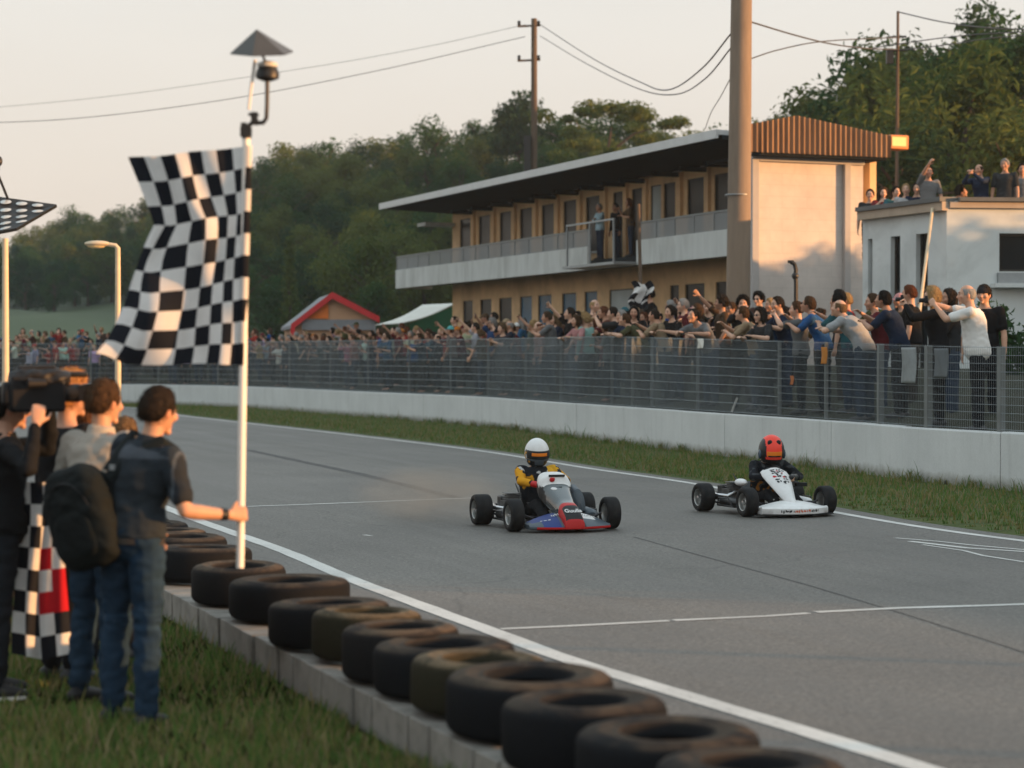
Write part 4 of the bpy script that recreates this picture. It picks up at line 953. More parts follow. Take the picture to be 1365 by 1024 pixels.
def flag_pt(s, t):
    lx, ly = lp(LEFT, t); bx, by = lp(BOT, s); rx, ry = 330.5 - 8 * t, 194 + 293 * t; tx, ty = 170 + 160.5 * s, 209 - 15 * s + 2 * math.sin(s * PI)
    x = (1 - s) * lx + s * rx + (1 - t) * tx + t * bx - ((1 - s) * (1 - t) * 170 + s * (1 - t) * 330.5 + (1 - s) * t * 127 + s * t * 322)
    y = (1 - s) * ly + s * ry + (1 - t) * ty + t * by - ((1 - s) * (1 - t) * 209 + s * (1 - t) * 194 + (1 - s) * t * 471 + s * t * 487)
    e = (1 - s); fold = math.exp(-((t - .28 - .25 * e) / .16) ** 2) * e
    x += 5 * math.sin(7 * s + 5 * t) * e * s * 2 + 10 * fold * math.sin(9 * s + 3) + 5 * s * e * math.sin(t * 11 + s * 5) * 1.6
    y += 14 * fold * math.sin(6 * s + 1.5) * s * 1.6 + 5 * s * e * math.sin(9 * s + t * 6)
    dy = .075 * math.sin(8.5 * s + 3.5 * t + .6) * e ** .6 * (.4 + .6 * t) + .05 * math.sin(15 * s - 7 * t) * e + .085 * fold * math.sin(8 * s) + .12 * e * e
    return at(x, y, FY + dy)
NU, NV = 96, 120
fl = MB().grid(flag_pt, NU, NV, lambda i, j: (i * 8 // NU + j * 10 // NV) % 2)
fo = obj('flag', fl, [CB, CW], fix=False, angle=180); tag(fo, 'large black and white checkered flag hanging from the white pole', 'flag'); 
sm_ = fo.modifiers.new('smooth', 'SMOOTH'); sm_.iterations = 3; sm_.factor = .4
# top row right column is white in the photograph: the sleeve on the pole
sl = MB(); n = 20
for k in range(10):
    t0, t1 = k / 10, (k + 1) / 10; a, b = at(330.5 - 8 * t0, 194 + 293 * t0, FY), at(330.5 - 8 * t1, 194 + 293 * t1, FY); sl.tube([a, b], .0235, 12, 1 if k % 2 == 0 else 0, caps=False)
so = obj('flag_sleeve', sl, [CB, CW], fo)
# lantern like lamp clamped to the top of the pole
lt = thing('lantern', 'black pyramid shade over a small round lamp on a bent bracket atop the flag pole', 'lantern', at(329, 182, FY)); L0 = V(lt.location)
lpnt = lambda x, y, dy=0: at(x, y, FY) - L0 + V((0, dy, 0))
apex = lpnt(342, 39); cz = lpnt(349, 70); rr_ = abs(lpnt(393, 70).x - lpnt(306, 70).x) / 2
sh = MB(); ring0 = [cz + V((math.cos(a) * rr_, math.sin(a) * rr_ * .9, .042 * math.sin(a))) for a in [R(-100 + 60 * k) for k in range(6)]]
sh.add([apex] + ring0, [(0, 1 + k, 1 + (k + 1) % 6) for k in range(6)]); sh.add([apex - V((0, 0, .01))] + [p * 1.0 - V((0, 0, .004)) for p in ring0], [(0, 1 + (k + 1) % 6, 1 + k) for k in range(6)])
M['shade'] = mat('dark tin shade', c8(74, 70, 66), .4, .3, 4, metal=.3); obj('lamp_shade', sh, M['shade'], lt, smooth=False, fix=False)
bp = MB().tube([lpnt(349, 72), lpnt(356.5, 88)], .007, 8).tube([lpnt(356.5, 90), lpnt(356, 140), lpnt(355, 158), lpnt(351, 163.5), lpnt(343, 164), lpnt(336, 164), lpnt(331, 168), lpnt(328, 180)], [.012, .012, .012, .013, .013, .013, .014, .014], 10); obj('bracket', bp, M['black_metal'], lt)
dl = lpnt(356.5, 98); r2 = .066; ld = MB().lathe([(0, .03), (r2 * .8, .03), (r2, .0), (r2 * .96, -.028), (r2 * .4, -.042), (0, -.044)], 22, dl); ob = obj('lamp_body', ld, M['black_metal'], lt)
ld = MB().lathe([(r2 * .55, .028), (r2 * .86, .036), (r2 * .85, .055), (r2 * .5, .066), (0, .067)], 22, dl); obj('lamp_glass', ld, mat('clear lamp glass', c8(205, 205, 200), .08, .05, spec=.8), ob)
cl = MB().box(lpnt(328, 176), (.06, .05, .05)).box(lpnt(325, 171), (.03, .03, .06)).box(lpnt(339, 157), (.035, .03, .06)).tube([lpnt(331, 152), lpnt(337, 154), lpnt(345, 153)], .008, 6).tube([lpnt(339, 150), lpnt(341, 160), lpnt(338, 166)], .014, 8); obj('clamp', cl, M['black_metal'], lt)
obj('stay_rod', MB().tube([lpnt(340, 80), lpnt(334.5, 118), lpnt(331.5, 146)], .009, 8), M['white_paint'], lt)
# hanging checkered flag with red squares between the cameraman and the jeans
FY3 = 12.55
def flag3(s, t):
    x = 22 + 64 * s + 3 * math.sin(t * 5 + s * 3) + 6 * t * s - 4 * t * (1 - s); y = 643 + (236 - 16 * abs(s - .5)) * t
    return at(x, y, FY3 + .035 * math.sin(11 * s + 2 * t) * (.4 + t))
def chk(i, j):
    a, b = i * 4 // 48, j * 8 // 96; d = (a + b + 1) % 2
    if (a, b) in ((2, 3), (3, 4), (2, 5), (3, 5)): return 2
    return d
f3 = MB().grid(flag3, 48, 96, chk); o = obj('flag', f3, [CB, CW, CR], fix=False, angle=180); tag(o, 'long checkered flag with red squares hanging beside the cameraman', 'flag')
# white and black flag bundled on a thin pole behind the crowd
q = at(851, 272, 53); pb_ = V((at(857, 420, 53).x, 53, 1.8)); o = thing('flag_pole', 'thin rusty pole rising from the crowd to the steel landing', 'flag pole', pb_)
obj('shaft', MB().tube([(0, 0, 0), q - pb_], .045, 10), M['wood'], o)
m_ = MB(); c0 = at(857, 391, 52.6)
m_.grid(lambda s, t: c0 + V((-.30 + .5 * s + .08 * math.sin(6 * t), .1 * math.sin(9 * s + 5 * t), .27 - .62 * t + .05 * math.sin(8 * s))), 36, 36, lambda i, j: 1 if (i * 3 // 36 + j * 4 // 36) % 2 and j < 30 else (1 if 10 < i < 22 and j < 18 else 0))
o = obj('flag', m_, [CB, CW], fix=False, angle=180); tag(o, 'small bunched black and white flag above the tall spectator in black', 'flag')
# ------------------------------------------------------------------ people
M['skin'] = mat('skin', (.5, .3, .2), .55, .10, 6, objcol=True, tint='tint', spec=.35)
M['hairm'] = mat('hair', (.05, .03, .02), .6, .35, 60, .5, 90, objcol=True, stretch=(1, 1, .3), spec=.05)
M['cloth'] = mat('garment cloth', (.1, .1, .1), .88, .13, 3, .18, 160, objcol=True, tint='tint', spec=.08)
M['denim'] = mat('denim', (.04, .07, .12), .85, .32, 2.2, .25, 220, objcol=True, tint='tint', spec=.08)
M['shoe'] = mat('dark shoes', (.03, .03, .032), .6, .2, 8, objcol=True)
M['dark_plastic'] = mat('black plastic', (.014, .014, .016), .45, .15, 8, spec=.2)
M['sunglass'] = mat('sunglasses', (.012, .012, .014), .1, 0)
def remesh(mb, voxel, it=3, disp=None, name='body'):
    me = mb.mesh('tmp'); fixn(me); o = bpy.data.objects.new('tmp', me); COL.objects.link(o)
    r = o.modifiers.new('r', 'REMESH'); r.mode = 'VOXEL'; r.voxel_size = voxel; r.use_smooth_shade = True
    if it: s = o.modifiers.new('s', 'SMOOTH'); s.factor = .5; s.iterations = it
    dg = bpy.context.evaluated_depsgraph_get(); out = bpy.data.meshes.new_from_object(o.evaluated_get(dg)); bpy.data.objects.remove(o); bpy.data.meshes.remove(me); out.name = name
    if disp:
        nrm = [v.normal.copy() for v in out.vertices]
        for v, n in zip(out.vertices, nrm): v.co += n * disp(v.co, n)
    out.polygons.foreach_set('use_smooth', [True] * len(out.polygons)); out.update(); return out
def ik(a, t, l1, l2, hint):
    d = t - a; L = d.length
    if L > (l1 + l2) * .995: t = a + d.normalized() * (l1 + l2) * .995; d = t - a; L = d.length
    x = (l1 * l1 - l2 * l2 + L * L) / (2 * L); h = math.sqrt(max(0, l1 * l1 - x * x)); dn = d.normalized(); hh = hint - dn * hint.dot(dn)
    return a + dn * x + hh.normalized() * h, t
def hand(mb, wrist, d, up, side, curl=.35, k=1.0, spread=.06, fr=.0085):
    """palm and five fingers: d = pointing direction, up = back of the hand, side = towards the thumb"""
    d = d.normalized(); up = (up - d * up.dot(d)).normalized(); side = (side - d * side.dot(d) - up * side.dot(up)).normalized()
    rs = []
    for t, w, h in ((-.012, .024, .020), (.02, .033, .018), (.05, .041, .016), (.08, .043, .014), (.094, .041, .011)):
        rs.append([wrist + d * t * k + side * math.cos(a) * w * k + up * math.sin(a) * h * k for a in [2 * PI * q / 12 for q in range(12)]])
    mb.rings(rs)
    for i, (o, L) in enumerate(((.030, .072), (.0105, .080), (-.0095, .074), (-.029, .058))):
        p = wrist + d * .086 * k + side * o * k; pts = [p - d * .015 * k]; a = spread * (1.5 - i) * .8; fd = (d + side * a).normalized(); ang = 0; pts.append(p)
        for sg, f in enumerate((.45, .32, .23)):
            ang += curl * (1.0 if sg else .8); dr = fd * math.cos(ang) - up * math.sin(ang); p = p + dr * L * f * k; pts.append(p)
        mb.tube(pts, [fr * k, fr * 1.08 * k, fr * 1.0 * k, fr * .92 * k, fr * .7 * k], 8, rounded=True)
    p = wrist + d * .025 * k + side * .030 * k; th = (d * .65 + side * .75 - up * .15 * (1 + curl)).normalized(); p2 = p + th * .040 * k; th2 = (d * .85 + side * .35 - up * (.15 + curl * .5)).normalized(); p3 = p2 + th2 * .030 * k; p4 = p3 + (th2 - up * curl * .3).normalized() * .024 * k
    mb.tube([p - th * .02 * k, p, p2, p3, p4], [.012 * k, .0125 * k, .0105 * k, .0095 * k, .007 * k], 8, rounded=True)
def head_fn(d, p):
    x, y, z = p.x, p.y, p.z
    if z < 0:
        t = -z / .115; x *= 1 - .30 * t * t; y = y * (1 - .10 * t * t) - .010 * t
    if d.y < 0 and -.3 < d.z < .6: y *= .965
    if d.y > 0: y *= 1.03
    if d.z > .6: x *= 1.02
    return V((x, y, z))
def head_mb():
    h = MB(); h.sphere((0, 0, 0), (.076, .098, .117), 28, 20, head_fn)
    h.tube([(0, -.093, .022), (0, -.104, -.002), (0, -.117, -.026), (0, -.100, -.034)], [.008, .010, .0145, .012], 8, rounded=True)        # nose
    h.sphere((-.011, -.102, -.030), (.009, .009, .008), 8, 6).sphere((.011, -.102, -.030), (.009, .009, .008), 8, 6)
    h.tube([(-.046, -.074, .030), (-.026, -.092, .035), (0, -.094, .030), (.026, -.092, .035), (.046, -.074, .030)], [.007, .009, .009, .009, .007], 8, rounded=True)  # brow
    h.sphere((0, -.088, -.062), (.024, .014, .008), 12, 8).sphere((0, -.087, -.072), (.021, .014, .008), 12, 8)                            # lips
    h.sphere((0, -.082, -.098), (.024, .020, .018), 12, 8)                                                                                # chin
    for s in (-1, 1):
        h.sphere((s * .048, -.066, -.022), (.024, .024, .024), 12, 8)                                                                     # cheek
        h.sphere((s * .031, -.080, .012), (.013, .012, .010), 10, 8)                                                                      # eye
        h.sphere((s * .078, .010, -.006), (.010, .019, .031), 10, 8, rot=Matrix.Rotation(s * .35, 3, 'Z')); h.sphere((s * .079, .006, -.030), (.007, .010, .011), 8, 6)
    return h
def face_tint(p):
    """eyes, brows, lips and ears as they are coloured on a face (head frame)"""
    x, y, z = abs(p.x), p.y, p.z
    if y < -.06:
        if ((x - .031) / .0125) ** 2 + ((z - .012) / .0065) ** 2 < 1: return (.10, .09, .09) if abs(x - .031) < .007 else (.9, 1.2, 1.4)
        if ((x - .031) / .019) ** 2 + ((z - .034) / .0055) ** 2 < 1: return (.28, .24, .22)
        if (x / .023) ** 2 + ((z + .066) / .010) ** 2 < 1: return (.82, .52, .52)
        if (x / .016) ** 2 + ((z + .028) / .014) ** 2 < 1: return (1.04, .88, .86)
        if ((x - .048) / .026) ** 2 + ((z + .024) / .022) ** 2 < 1: return (1.04, .92, .90)
    if x > .074: return (1.05, .84, .80)
    return (1, 1, 1)
class Rig: pass
def rig(lean=4, lat=0, twist=0, head=(0, 0), hands=None, hint=None, legs=None, pel=None, build=1.0, female=False, neckf=0.0, rise=.93):
    r = Rig(); r.build = build; r.female = female
    tw = R(twist); 
    def spine(t):
        p = V((0, 0, 0)); n = 12; 
        for k in range(n):
            tt = t * (k + .5) / n; a = R(lean) * (.35 + .65 * min(1, max(0, tt / .26))) if t >= 0 else R(lean) * .35
            b = R(lat) * min(1, max(0, tt / .3)); U = V((math.sin(b), -math.sin(a), math.cos(a) * math.cos(b))).normalized(); p = p + U * (t / n)
        k = min(1, max(0, t / .42)); X = V((math.cos(tw * k), math.sin(tw * k), 0)); X = (X - U * X.dot(U)).normalized(); return p + r.P, U, X, U.cross(X) * 1.0   # back direction = U x X = +Y
    L1, L2 = .43, .43
    legs = legs or {'L': (V((.03, 0, -1)), V((.02, .02, -1))), 'R': (V((-.03, 0, -1)), V((-.02, .02, -1)))}
    r.P = V((0, 0, 0)); 
    low = 0; hips = {}
    for s, sg in (('L', 1), ('R', -1)):
        hp = V((sg * .088, 0, -.03)); k = hp + legs[s][0].normalized() * L1; a = k + legs[s][1].normalized() * L2; hips[s] = (hp, k, a); low = min(low, a.z)
    r.P = V(pel) if pel is not None else V((0, 0, -low + .085))
    r.leg = {s: tuple(q + r.P for q in hips[s]) for s in hips}; r.spine = spine
    r.neck, U, X, B = spine(.515); r.U, r.X = U, X
    sw = .168 if female else .188; sp_, _, Xs, Bs = spine(.45); r.sh = {'L': sp_ + Xs * sw * (1 + (build - 1) * .4), 'R': sp_ - Xs * sw * (1 + (build - 1) * .4)}
    hu = (U * .55 + V((0, 0, 1)) * .45).normalized(); r.hc = r.neck + hu * .150 - B * (.022 + neckf)
    hr = Matrix.Rotation(tw * .9 + R(head[0]), 3, 'Z') @ Matrix.Rotation(R(head[1]), 3, 'X'); r.hm = hr
    r.arm = {}
    hands = hands or {}; hint = hint or {}
    for s, sg in (('L', 1), ('R', -1)):
        tgt = hands.get(s, V((sg * .27, -.05, -.62))); t = r.neck + V(tgt); h = V(hint.get(s, (sg * .6, .5, -.6)))
        e, w = ik(r.sh[s], t, .285, .25, h); r.arm[s] = (r.sh[s], e, w)
    return r
def torso(mb, r, infl=0.0, t0=-.12, t1=.62, belly=0.0):
    prof = [(-.13, .07, .06), (-.10, .125, .095), (-.05, .160, .118), (.0, .166, .122), (.06, .160, .113), (.12, .150, .104), (.18, .147, .103), (.24, .154, .108), (.31, .166, .114), (.37, .174, .114), (.42, .172, .102), (.455, .150, .086), (.485, .105, .070), (.51, .072, .060), (.545, .057, .057), (.59, .054, .057), (.63, .05, .052)]
    rs = []
    for t, w, d in prof:
        if t < t0 - 1e-6 or t > t1 + 1e-6: continue
        p, U, X, B = r.spine(t); w = w * (r.build if t < .47 else 1 + (r.build - 1) * .3) * ((.93 if .25 < t < .47 else (1.03 if t < .03 else .93)) if r.female and t < .47 else 1); d = d * (r.build if t < .47 else 1)
        by = belly * math.exp(-((t - .12) / .13) ** 2) + (.02 * math.exp(-((t - .32) / .06) ** 2) if r.female else 0)
        w += infl; d += infl; rs.append([p + X * math.cos(a) * w + B * (math.sin(a) * (d + (by if math.sin(a) < 0 else 0)) - .0) for a in [2 * PI * q / 24 for q in range(24)]])
    mb.rings(rs)
def limb(mb, pts, rad, n=12): mb.tube(pts, rad, n, rounded=True)
def body_mesh(r, voxel=.011, grip=None, curl=None, detail=True, thin=1.0):
    b = MB(); torso(b, r, -.004); up = V((0, 0, 1))
    hm = r.hm.to_4x4(); hm.translation = r.hc; h = head_mb().xf(hm); b.add(h.v, h.f)
    for s, sg in (('L', 1), ('R', -1)):
        S, E, W = r.arm[s]; inn = S + (r.neck - S) * .35 - V((0, 0, .05))
        limb(b, [inn, S], [.06, .058]); limb(b, [S, S.lerp(E, .35), S.lerp(E, .7), E], [.056 * thin, .050 * thin, .043 * thin, .038 * thin]); limb(b, [E, E.lerp(W, .25), E.lerp(W, .6), W], [.038 * thin, .041 * thin, .034 * thin, .0255 * thin])
        d = (W - E).normalized(); g = (grip or {}).get(s); c_ = (curl or {}).get(s, .35) if isinstance(curl, dict) else (curl if curl is not None else .35)
        if g: hd, hu, hs = [V(q) for q in g]
        else:
            hd = d; inw = (r.X * -sg); hu = -inw if abs(d.z) > .6 else V((0, 0, 1)); hs = (V((0, -1, 0)) if abs(d.z) > .6 else inw)
        hand(b, W, hd, hu, hs, c_, 1.0, fr=.0085 if voxel < .009 else .0095)
        K = r.leg[s]; limb(b, [K[0] + V((0, 0, .04)), K[0].lerp(K[1], .3), K[0].lerp(K[1], .7), K[1]], [.082, .080, .064, .052]); limb(b, [K[1], K[1].lerp(K[2], .3), K[1].lerp(K[2], .7), K[2]], [.050, .053, .043, .034])
        f = K[2]; limb(b, [f + V((0, .03, -.045)), f + V((0, -.06, -.05)), f + V((0, -.14, -.062))], [.034, .034, .022])
    me = remesh(b, voxel, 2, None, 'body'); hi = hm.inverted(); tints = []
    for v in me.vertices:
        q = hi @ v.co
        tints.append(face_tint(q) if q.z > -.13 and q.length < .16 else (1, 1, 1))
    set_attr(me, 'tint', tints); me.materials.append(M['skin']); return me
def wrinkle(a, sc, seed=0): return lambda p, n: a * (noise.noise((p.x * sc + seed, p.y * sc, p.z * sc * 1.6)) + .5 * noise.noise((p.x * sc * 2.3, p.y * sc * 2.3 + seed, p.z * sc * 3)))
def shirt_mesh(r, sleeve='short', infl=.021, hem=-.06, belly=.0, voxel=.012, tintfn=None, collar=False, wr=.008, cuff=.0):
    b = MB(); torso(b, r, infl, hem, .485, belly)
    if collar:
        p0, U, X, B = r.spine(.475); p1, U1, X1, B1 = r.spine(.535); b.rings([[p + X * math.cos(a) * w + B * math.sin(a) * w for a in [2 * PI * q / 20 for q in range(20)]] for p, w in ((p0, .085), (p0.lerp(p1, .6), .073), (p1, .068))])
    for s in 'LR':
        S, E, W = r.arm[s]; inn = S + (r.neck - S) * .35 - V((0, 0, .05)); limb(b, [inn, S], [.076, .072])
        if sleeve == 'short': e = S.lerp(E, .72); limb(b, [S, S.lerp(E, .35), e], [.070, .064, .061])
        elif sleeve == 'long': limb(b, [S, S.lerp(E, .5), E], [.066, .058, .050]); limb(b, [E, E.lerp(W, .5), E.lerp(W, .93)], [.050, .044, .034 + cuff])
    me = remesh(b, voxel, 3, wrinkle(wr, 9, rnd.random() * 9), 'shirt'); set_attr(me, 'tint', [tintfn(v.co) if tintfn else 1 for v in me.vertices]); me.materials.append(M['cloth']); return me
def trouser_mesh(r, length=1.0, infl=.009, voxel=.012, mat_='denim', wr=.009, tintfn=None):
    b = MB(); torso(b, r, infl, -.13, .06)
    for s in 'LR':
        K = r.leg[s]; limb(b, [K[0] + V((0, 0, .05)), K[0].lerp(K[1], .3), K[0].lerp(K[1], .7), K[1]], [.097, .096, .082, .071])
        if length > .5: limb(b, [K[1], K[1].lerp(K[2], .35), K[1].lerp(K[2], .96)], [.071, .070, .058])
    me = remesh(b, voxel, 3, wrinkle(wr, 11, rnd.random() * 9), 'trousers'); set_attr(me, 'tint', [tintfn(v.co) if tintfn else 1 for v in me.vertices]); me.materials.append(M[mat_]); return me
def shoe_mesh(r, s):
    f = r.leg[s][2]; b = MB(); b.tube([f + V((0, .05, -.040)), f + V((0, .01, -.035)), f + V((0, -.07, -.045)), f + V((0, -.15, -.058)), f + V((0, -.175, -.062))], [.038, .043, .043, .034, .018], 12, rounded=True); b.tube([f + V((0, 0, -.03)), f + V((0, .005, .03))], [.042, .044], 12)
    b2 = [V((v.x, v.y, max(v.z, f.z - .083))) for v in b.v]; b.v = b2; me = remesh(b, .010, 2, None, 'shoe'); me.materials.append(M['shoe']); return me
HAIR = {}
def hair_mesh(style):
    if style in HAIR: return HAIR[style]
    sd = len(HAIR) * 3.7; b = MB()
    par = {'short': (.014, .008, 22), 'buzz': (.006, .002, 40), 'curly': (.034, .022, 26), 'long': (.018, .008, 16), 'bun': (.014, .006, 18), 'balding': (.007, .003, 30), 'bob': (.026, .010, 14), 'tail': (.015, .006, 18)}[style]
    th, nz, sc = par
    def fn(d, p):
        p = head_fn(d, p); side = abs(d.x); front = -d.y
        line = .42 + .25 * max(0, d.z)                     # how far the hair comes forward
        k = (line - front) / .12
        low = -.45 if style not in ('long', 'bob') else -.75
        if style in ('short', 'buzz', 'balding', 'curly'): low = -.52 + (.42 * min(1, max(0, (side - .45) / .25)) * min(1, max(0, (front + .55) / .4)))
        if style == 'balding': k = min(k, (.62 - d.z) / .1)
        k = min(k, (d.z - low) / .22, 1); k = max(-1, k)
        t = th * (1 + .35 * max(0, d.z)) + nz * noise.noise(d * 5 + V((sd, 0, 0))) + nz * .6 * noise.noise(d * sc * .6)
        return p + d * (t if k >= 1 else (t * k if k > 0 else .012 * k - .004))
    b.sphere((0, 0, 0), (.077, .099, .118), 44, 30, fn)
    if style == 'long':
        for s in (-1, 0, 1): b.tube([(s * .045, .06, .03), (s * .066, .075 - abs(s) * .03, -.08), (s * .06, .075 - abs(s) * .03, -.20), (s * .05, .07, -.28)], [.05, .046, .038, .015], 10, rounded=True)
    if style == 'bob':
        for s in (-1, 0, 1): b.tube([(s * .055, .03, .03), (s * .075, .045 - abs(s) * .03, -.06), (s * .068, .05 - abs(s) * .04, -.13)], [.045, .042, .02], 10, rounded=True)
    if style == 'bun': b.sphere((0, .10, .07), (.045, .042, .042), 12, 8)
    if style == 'tail': b.tube([(0, .09, .05), (0, .135, .02), (0, .14, -.08), (0, .12, -.16)], [.02, .028, .026, .008], 10, rounded=True)
    me0 = remesh(b, .0075, 1, lambda p, n: .003 * noise.noise(p * 70) + .003 * noise.noise(p * 140), 'hair'); me0.update()
    q = MB(); q.add([v.co for v in me0.vertices], [tuple(p.vertices) for p in me0.polygons]); rr = random.Random(3); L = {'buzz': .008, 'balding': .008, 'short': .022, 'curly': .030}.get(style, .035); nv = []; nf = []
    cand = [v for v in me0.vertices if v.normal.z > -.75]
    for k in range(2600):
        v = rr.choice(cand); n = v.normal; d = (n * (.55 if style != 'curly' else 1.0) + V((rr.gauss(0, .35), rr.gauss(0, .3) + .25, rr.gauss(0, .35) - .35 * (1 - n.z)))).normalized(); l = L * rr.uniform(.4, 1.2); a = d.cross(V((rr.gauss(0, 1), rr.gauss(0, 1), rr.gauss(0, 1)))).normalized() * .0016; p = v.co - n * .002; o = len(nv); nv += [p - a, p + a, p + d * l - V((0, 0, l * .25))]; nf.append((o, o + 1, o + 2))
    q.add(nv, nf); me = q.mesh('hair'); me.polygons.foreach_set('use_smooth', [True] * len(me.polygons)); me.materials.append(M['hairm']); HAIR[style] = me; return me
def cap_mesh():
    b = MB(); b.sphere((0, .004, .018), (.085, .107, .112), 28, 18, lambda d, p: V((p.x, p.y, max(p.z, .012))))
    b.rings([[V((.075 * math.cos(a), -.085 - f * (.4 + .6 * math.sin(a)) , .030 - .02 * f / .08 + .012 * math.sin(a)  + e)) for a in [PI * q / 12 for q in range(13)]] for f, e in ((0, .004), (.08, .004), (.08, -.002), (0, -.002))], closed=False, caps=False)
    me = b.mesh('cap'); fixn(me); me.polygons.foreach_set('use_smooth', [True] * len(me.polygons)); set_attr(me, 'tint', [1] * len(me.vertices)); me.materials.append(M['cloth']); return me
def beanie_mesh():
    b = MB(); b.sphere((0, .004, .018), (.086, .108, .115), 28, 18, lambda d, p: V((p.x, p.y, max(p.z, .002)))); me = b.mesh('cap'); fixn(me); me.polygons.foreach_set('use_smooth', [True] * len(me.polygons)); set_attr(me, 'tint', [1] * len(me.vertices)); me.materials.append(M['cloth']); return me
def glasses_mesh():
    b = MB()
    for s in (-1, 1):
        b.sphere((s * .033, -.098, .012), (.027, .006, .017), 14, 8); b.tube([(s * .058, -.092, .015), (s * .079, -.06, .014), (s * .083, .01, .012)], .0035, 6)
    b.tube([(-.012, -.102, .016), (.012, -.102, .016)], .004, 6); me = b.mesh('sunglasses'); me.polygons.foreach_set('use_smooth', [True] * len(me.polygons)); me.materials.append(M['sunglass']); return me
CAPM, BEAN, GLAS = cap_mesh(), beanie_mesh(), glasses_mesh()
def place_child(nm, me, parent, col=None, M4=None):
    o = bpy.data.objects.new(nm, me); COL.objects.link(o); o.parent = parent
    if col is not None: o.color = tuple(col) + (1,)
    if M4 is not None: o.matrix_local = M4
    return o
def person(proto, loc, rz, scale, skin, hair, haircol, shirt, trou, label, group=None, cap=None, capcol=None, glasses=False, shoes=True, shoecol=(.03, .03, .033)):
    o = bpy.data.objects.new('person', proto['body']); COL.objects.link(o); o.location = loc; o.rotation_euler = (0, 0, rz); o.scale = (scale,) * 3; o.color = tuple(skin) + (1,)
    tag(o, label, 'person', group); hm = proto['rig'].hm.to_4x4(); hm.translation = proto['rig'].hc
    place_child('shirt', proto['shirt'], o, shirt); place_child('trousers', proto['trousers'], o, trou)
    if hair: place_child('hair', hair_mesh(hair), o, haircol, hm)
    if cap: place_child('cap', {'cap': CAPM, 'beanie': BEAN}[cap], o, capcol or (.03, .03, .035), hm)
    if glasses: place_child('sunglasses', GLAS, o, None, hm)
    if shoes:
        for s in 'LR': place_child('shoe', proto['shoe' + s], o, shoecol)
    return o
def proto(voxel=.012, sleeve='short', belly=0, female=False, grip=None, curl=None, hem=None, **kw):
    r = rig(female=female, **kw); p = {'rig': r, 'body': body_mesh(r, voxel, grip, curl, thin=.88 if female else 1.0), 'shirt': shirt_mesh(r, sleeve, belly=belly, hem=hem or (-.10 if female else -.05)), 'trousers': trouser_mesh(r)}
    for s in 'LR': p['shoe' + s] = shoe_mesh(r, s)
    return p
bend = {'L': (V((.04, -.05, -1)), V((.03, .08, -1))), 'R': (V((-.04, .03, -1)), V((-.03, .03, -1)))}
PR = {}
PR['rest'] = proto(lean=14, head=(8, 4), hands={'L': (.20, -.30, -.20), 'R': (-.12, -.34, -.22)}, hint={'L': (.8, .2, -.5), 'R': (-.8, .2, -.5)}, legs=bend)
PR['phone'] = proto(lean=6, head=(0, 2), hands={'L': (.055, -.36, .07), 'R': (-.055, -.36, .07)}, hint={'L': (.7, .1, -.7), 'R': (-.7, .1, -.7)}, curl=.55, sleeve='short')
PR['reach'] = proto(lean=24, head=(-6, -10), hands={'L': (.10, -.30, -.16), 'R': (-.03, -.37, -.03)}, hint={'L': (.8, .2, -.6), 'R': (-.8, .1, -.6)}, legs=bend, sleeve='short', curl=.5)
PR['bow'] = proto(lean=42, head=(10, -10), hands={'L': (.20, -.22, -.16), 'R': (-.06, -.32, -.14)}, hint={'L': (.9, .1, -.3), 'R': (-.9, .1, -.3)}, legs=bend, sleeve='short', curl=.3)
PR['raise'] = proto(lean=2, head=(-10, -4), hands={'L': (.24, -.12, -.55), 'R': (-.12, -.40, .30)}, hint={'R': (-.8, .0, -.5)}, curl=.5)
PR['cross'] = proto(lean=2, head=(12, 2), hands={'L': (-.08, -.20, -.27), 'R': (.08, -.22, -.22)}, hint={'L': (.9, .1, -.5), 'R': (-.9, .1, -.5)}, sleeve='long')
PR['stand'] = proto(lean=3, head=(-8, 3), sleeve='short', build=1.05)
PR['woman'] = proto(lean=5, head=(6, 4), hands={'L': (.14, -.26, -.26), 'R': (-.10, -.30, -.06)}, hint={'R': (-.7, .2, -.7)}, female=True, curl=.5)
PR['wphone'] = proto(lean=8, head=(-4, 0), hands={'L': (.05, -.36, .05), 'R': (-.05, -.36, .05)}, hint={'L': (.7, .1, -.7), 'R': (-.7, .1, -.7)}, female=True, curl=.55, sleeve='long')
PR['coat'] = proto(lean=3, head=(4, 0), sleeve='long', build=1.08, belly=.02)
PR['clap'] = proto(lean=10, head=(0, 4), hands={'L': (.03, -.36, -.16), 'R': (-.03, -.36, -.13)}, hint={'L': (.7, .2, -.7), 'R': (-.7, .2, -.7)}, curl=.15)
PR['whitefilm'] = proto(voxel=.009, lean=12, head=(10, 2), hands={'L': (.10, -.40, .02), 'R': (-.05, -.50, .06)}, hint={'L': (.5, .2, -.8), 'R': (-.8, .1, -.6)}, curl=.6, build=1.1, belly=.035, sleeve='short', hem=-.16)
SK = [(.52, .30, .205), (.46, .25, .165), (.58, .35, .25), (.40, .215, .14), (.25, .13, .085)]
HC = {'black': (.010, .009, .009), 'dark': (.022, .016, .012), 'brown': (.055, .032, .018), 'light brown': (.12, .075, .04), 'blond': (.30, .20, .095), 'grey': (.26, .25, .24), 'auburn': (.10, .035, .016)}
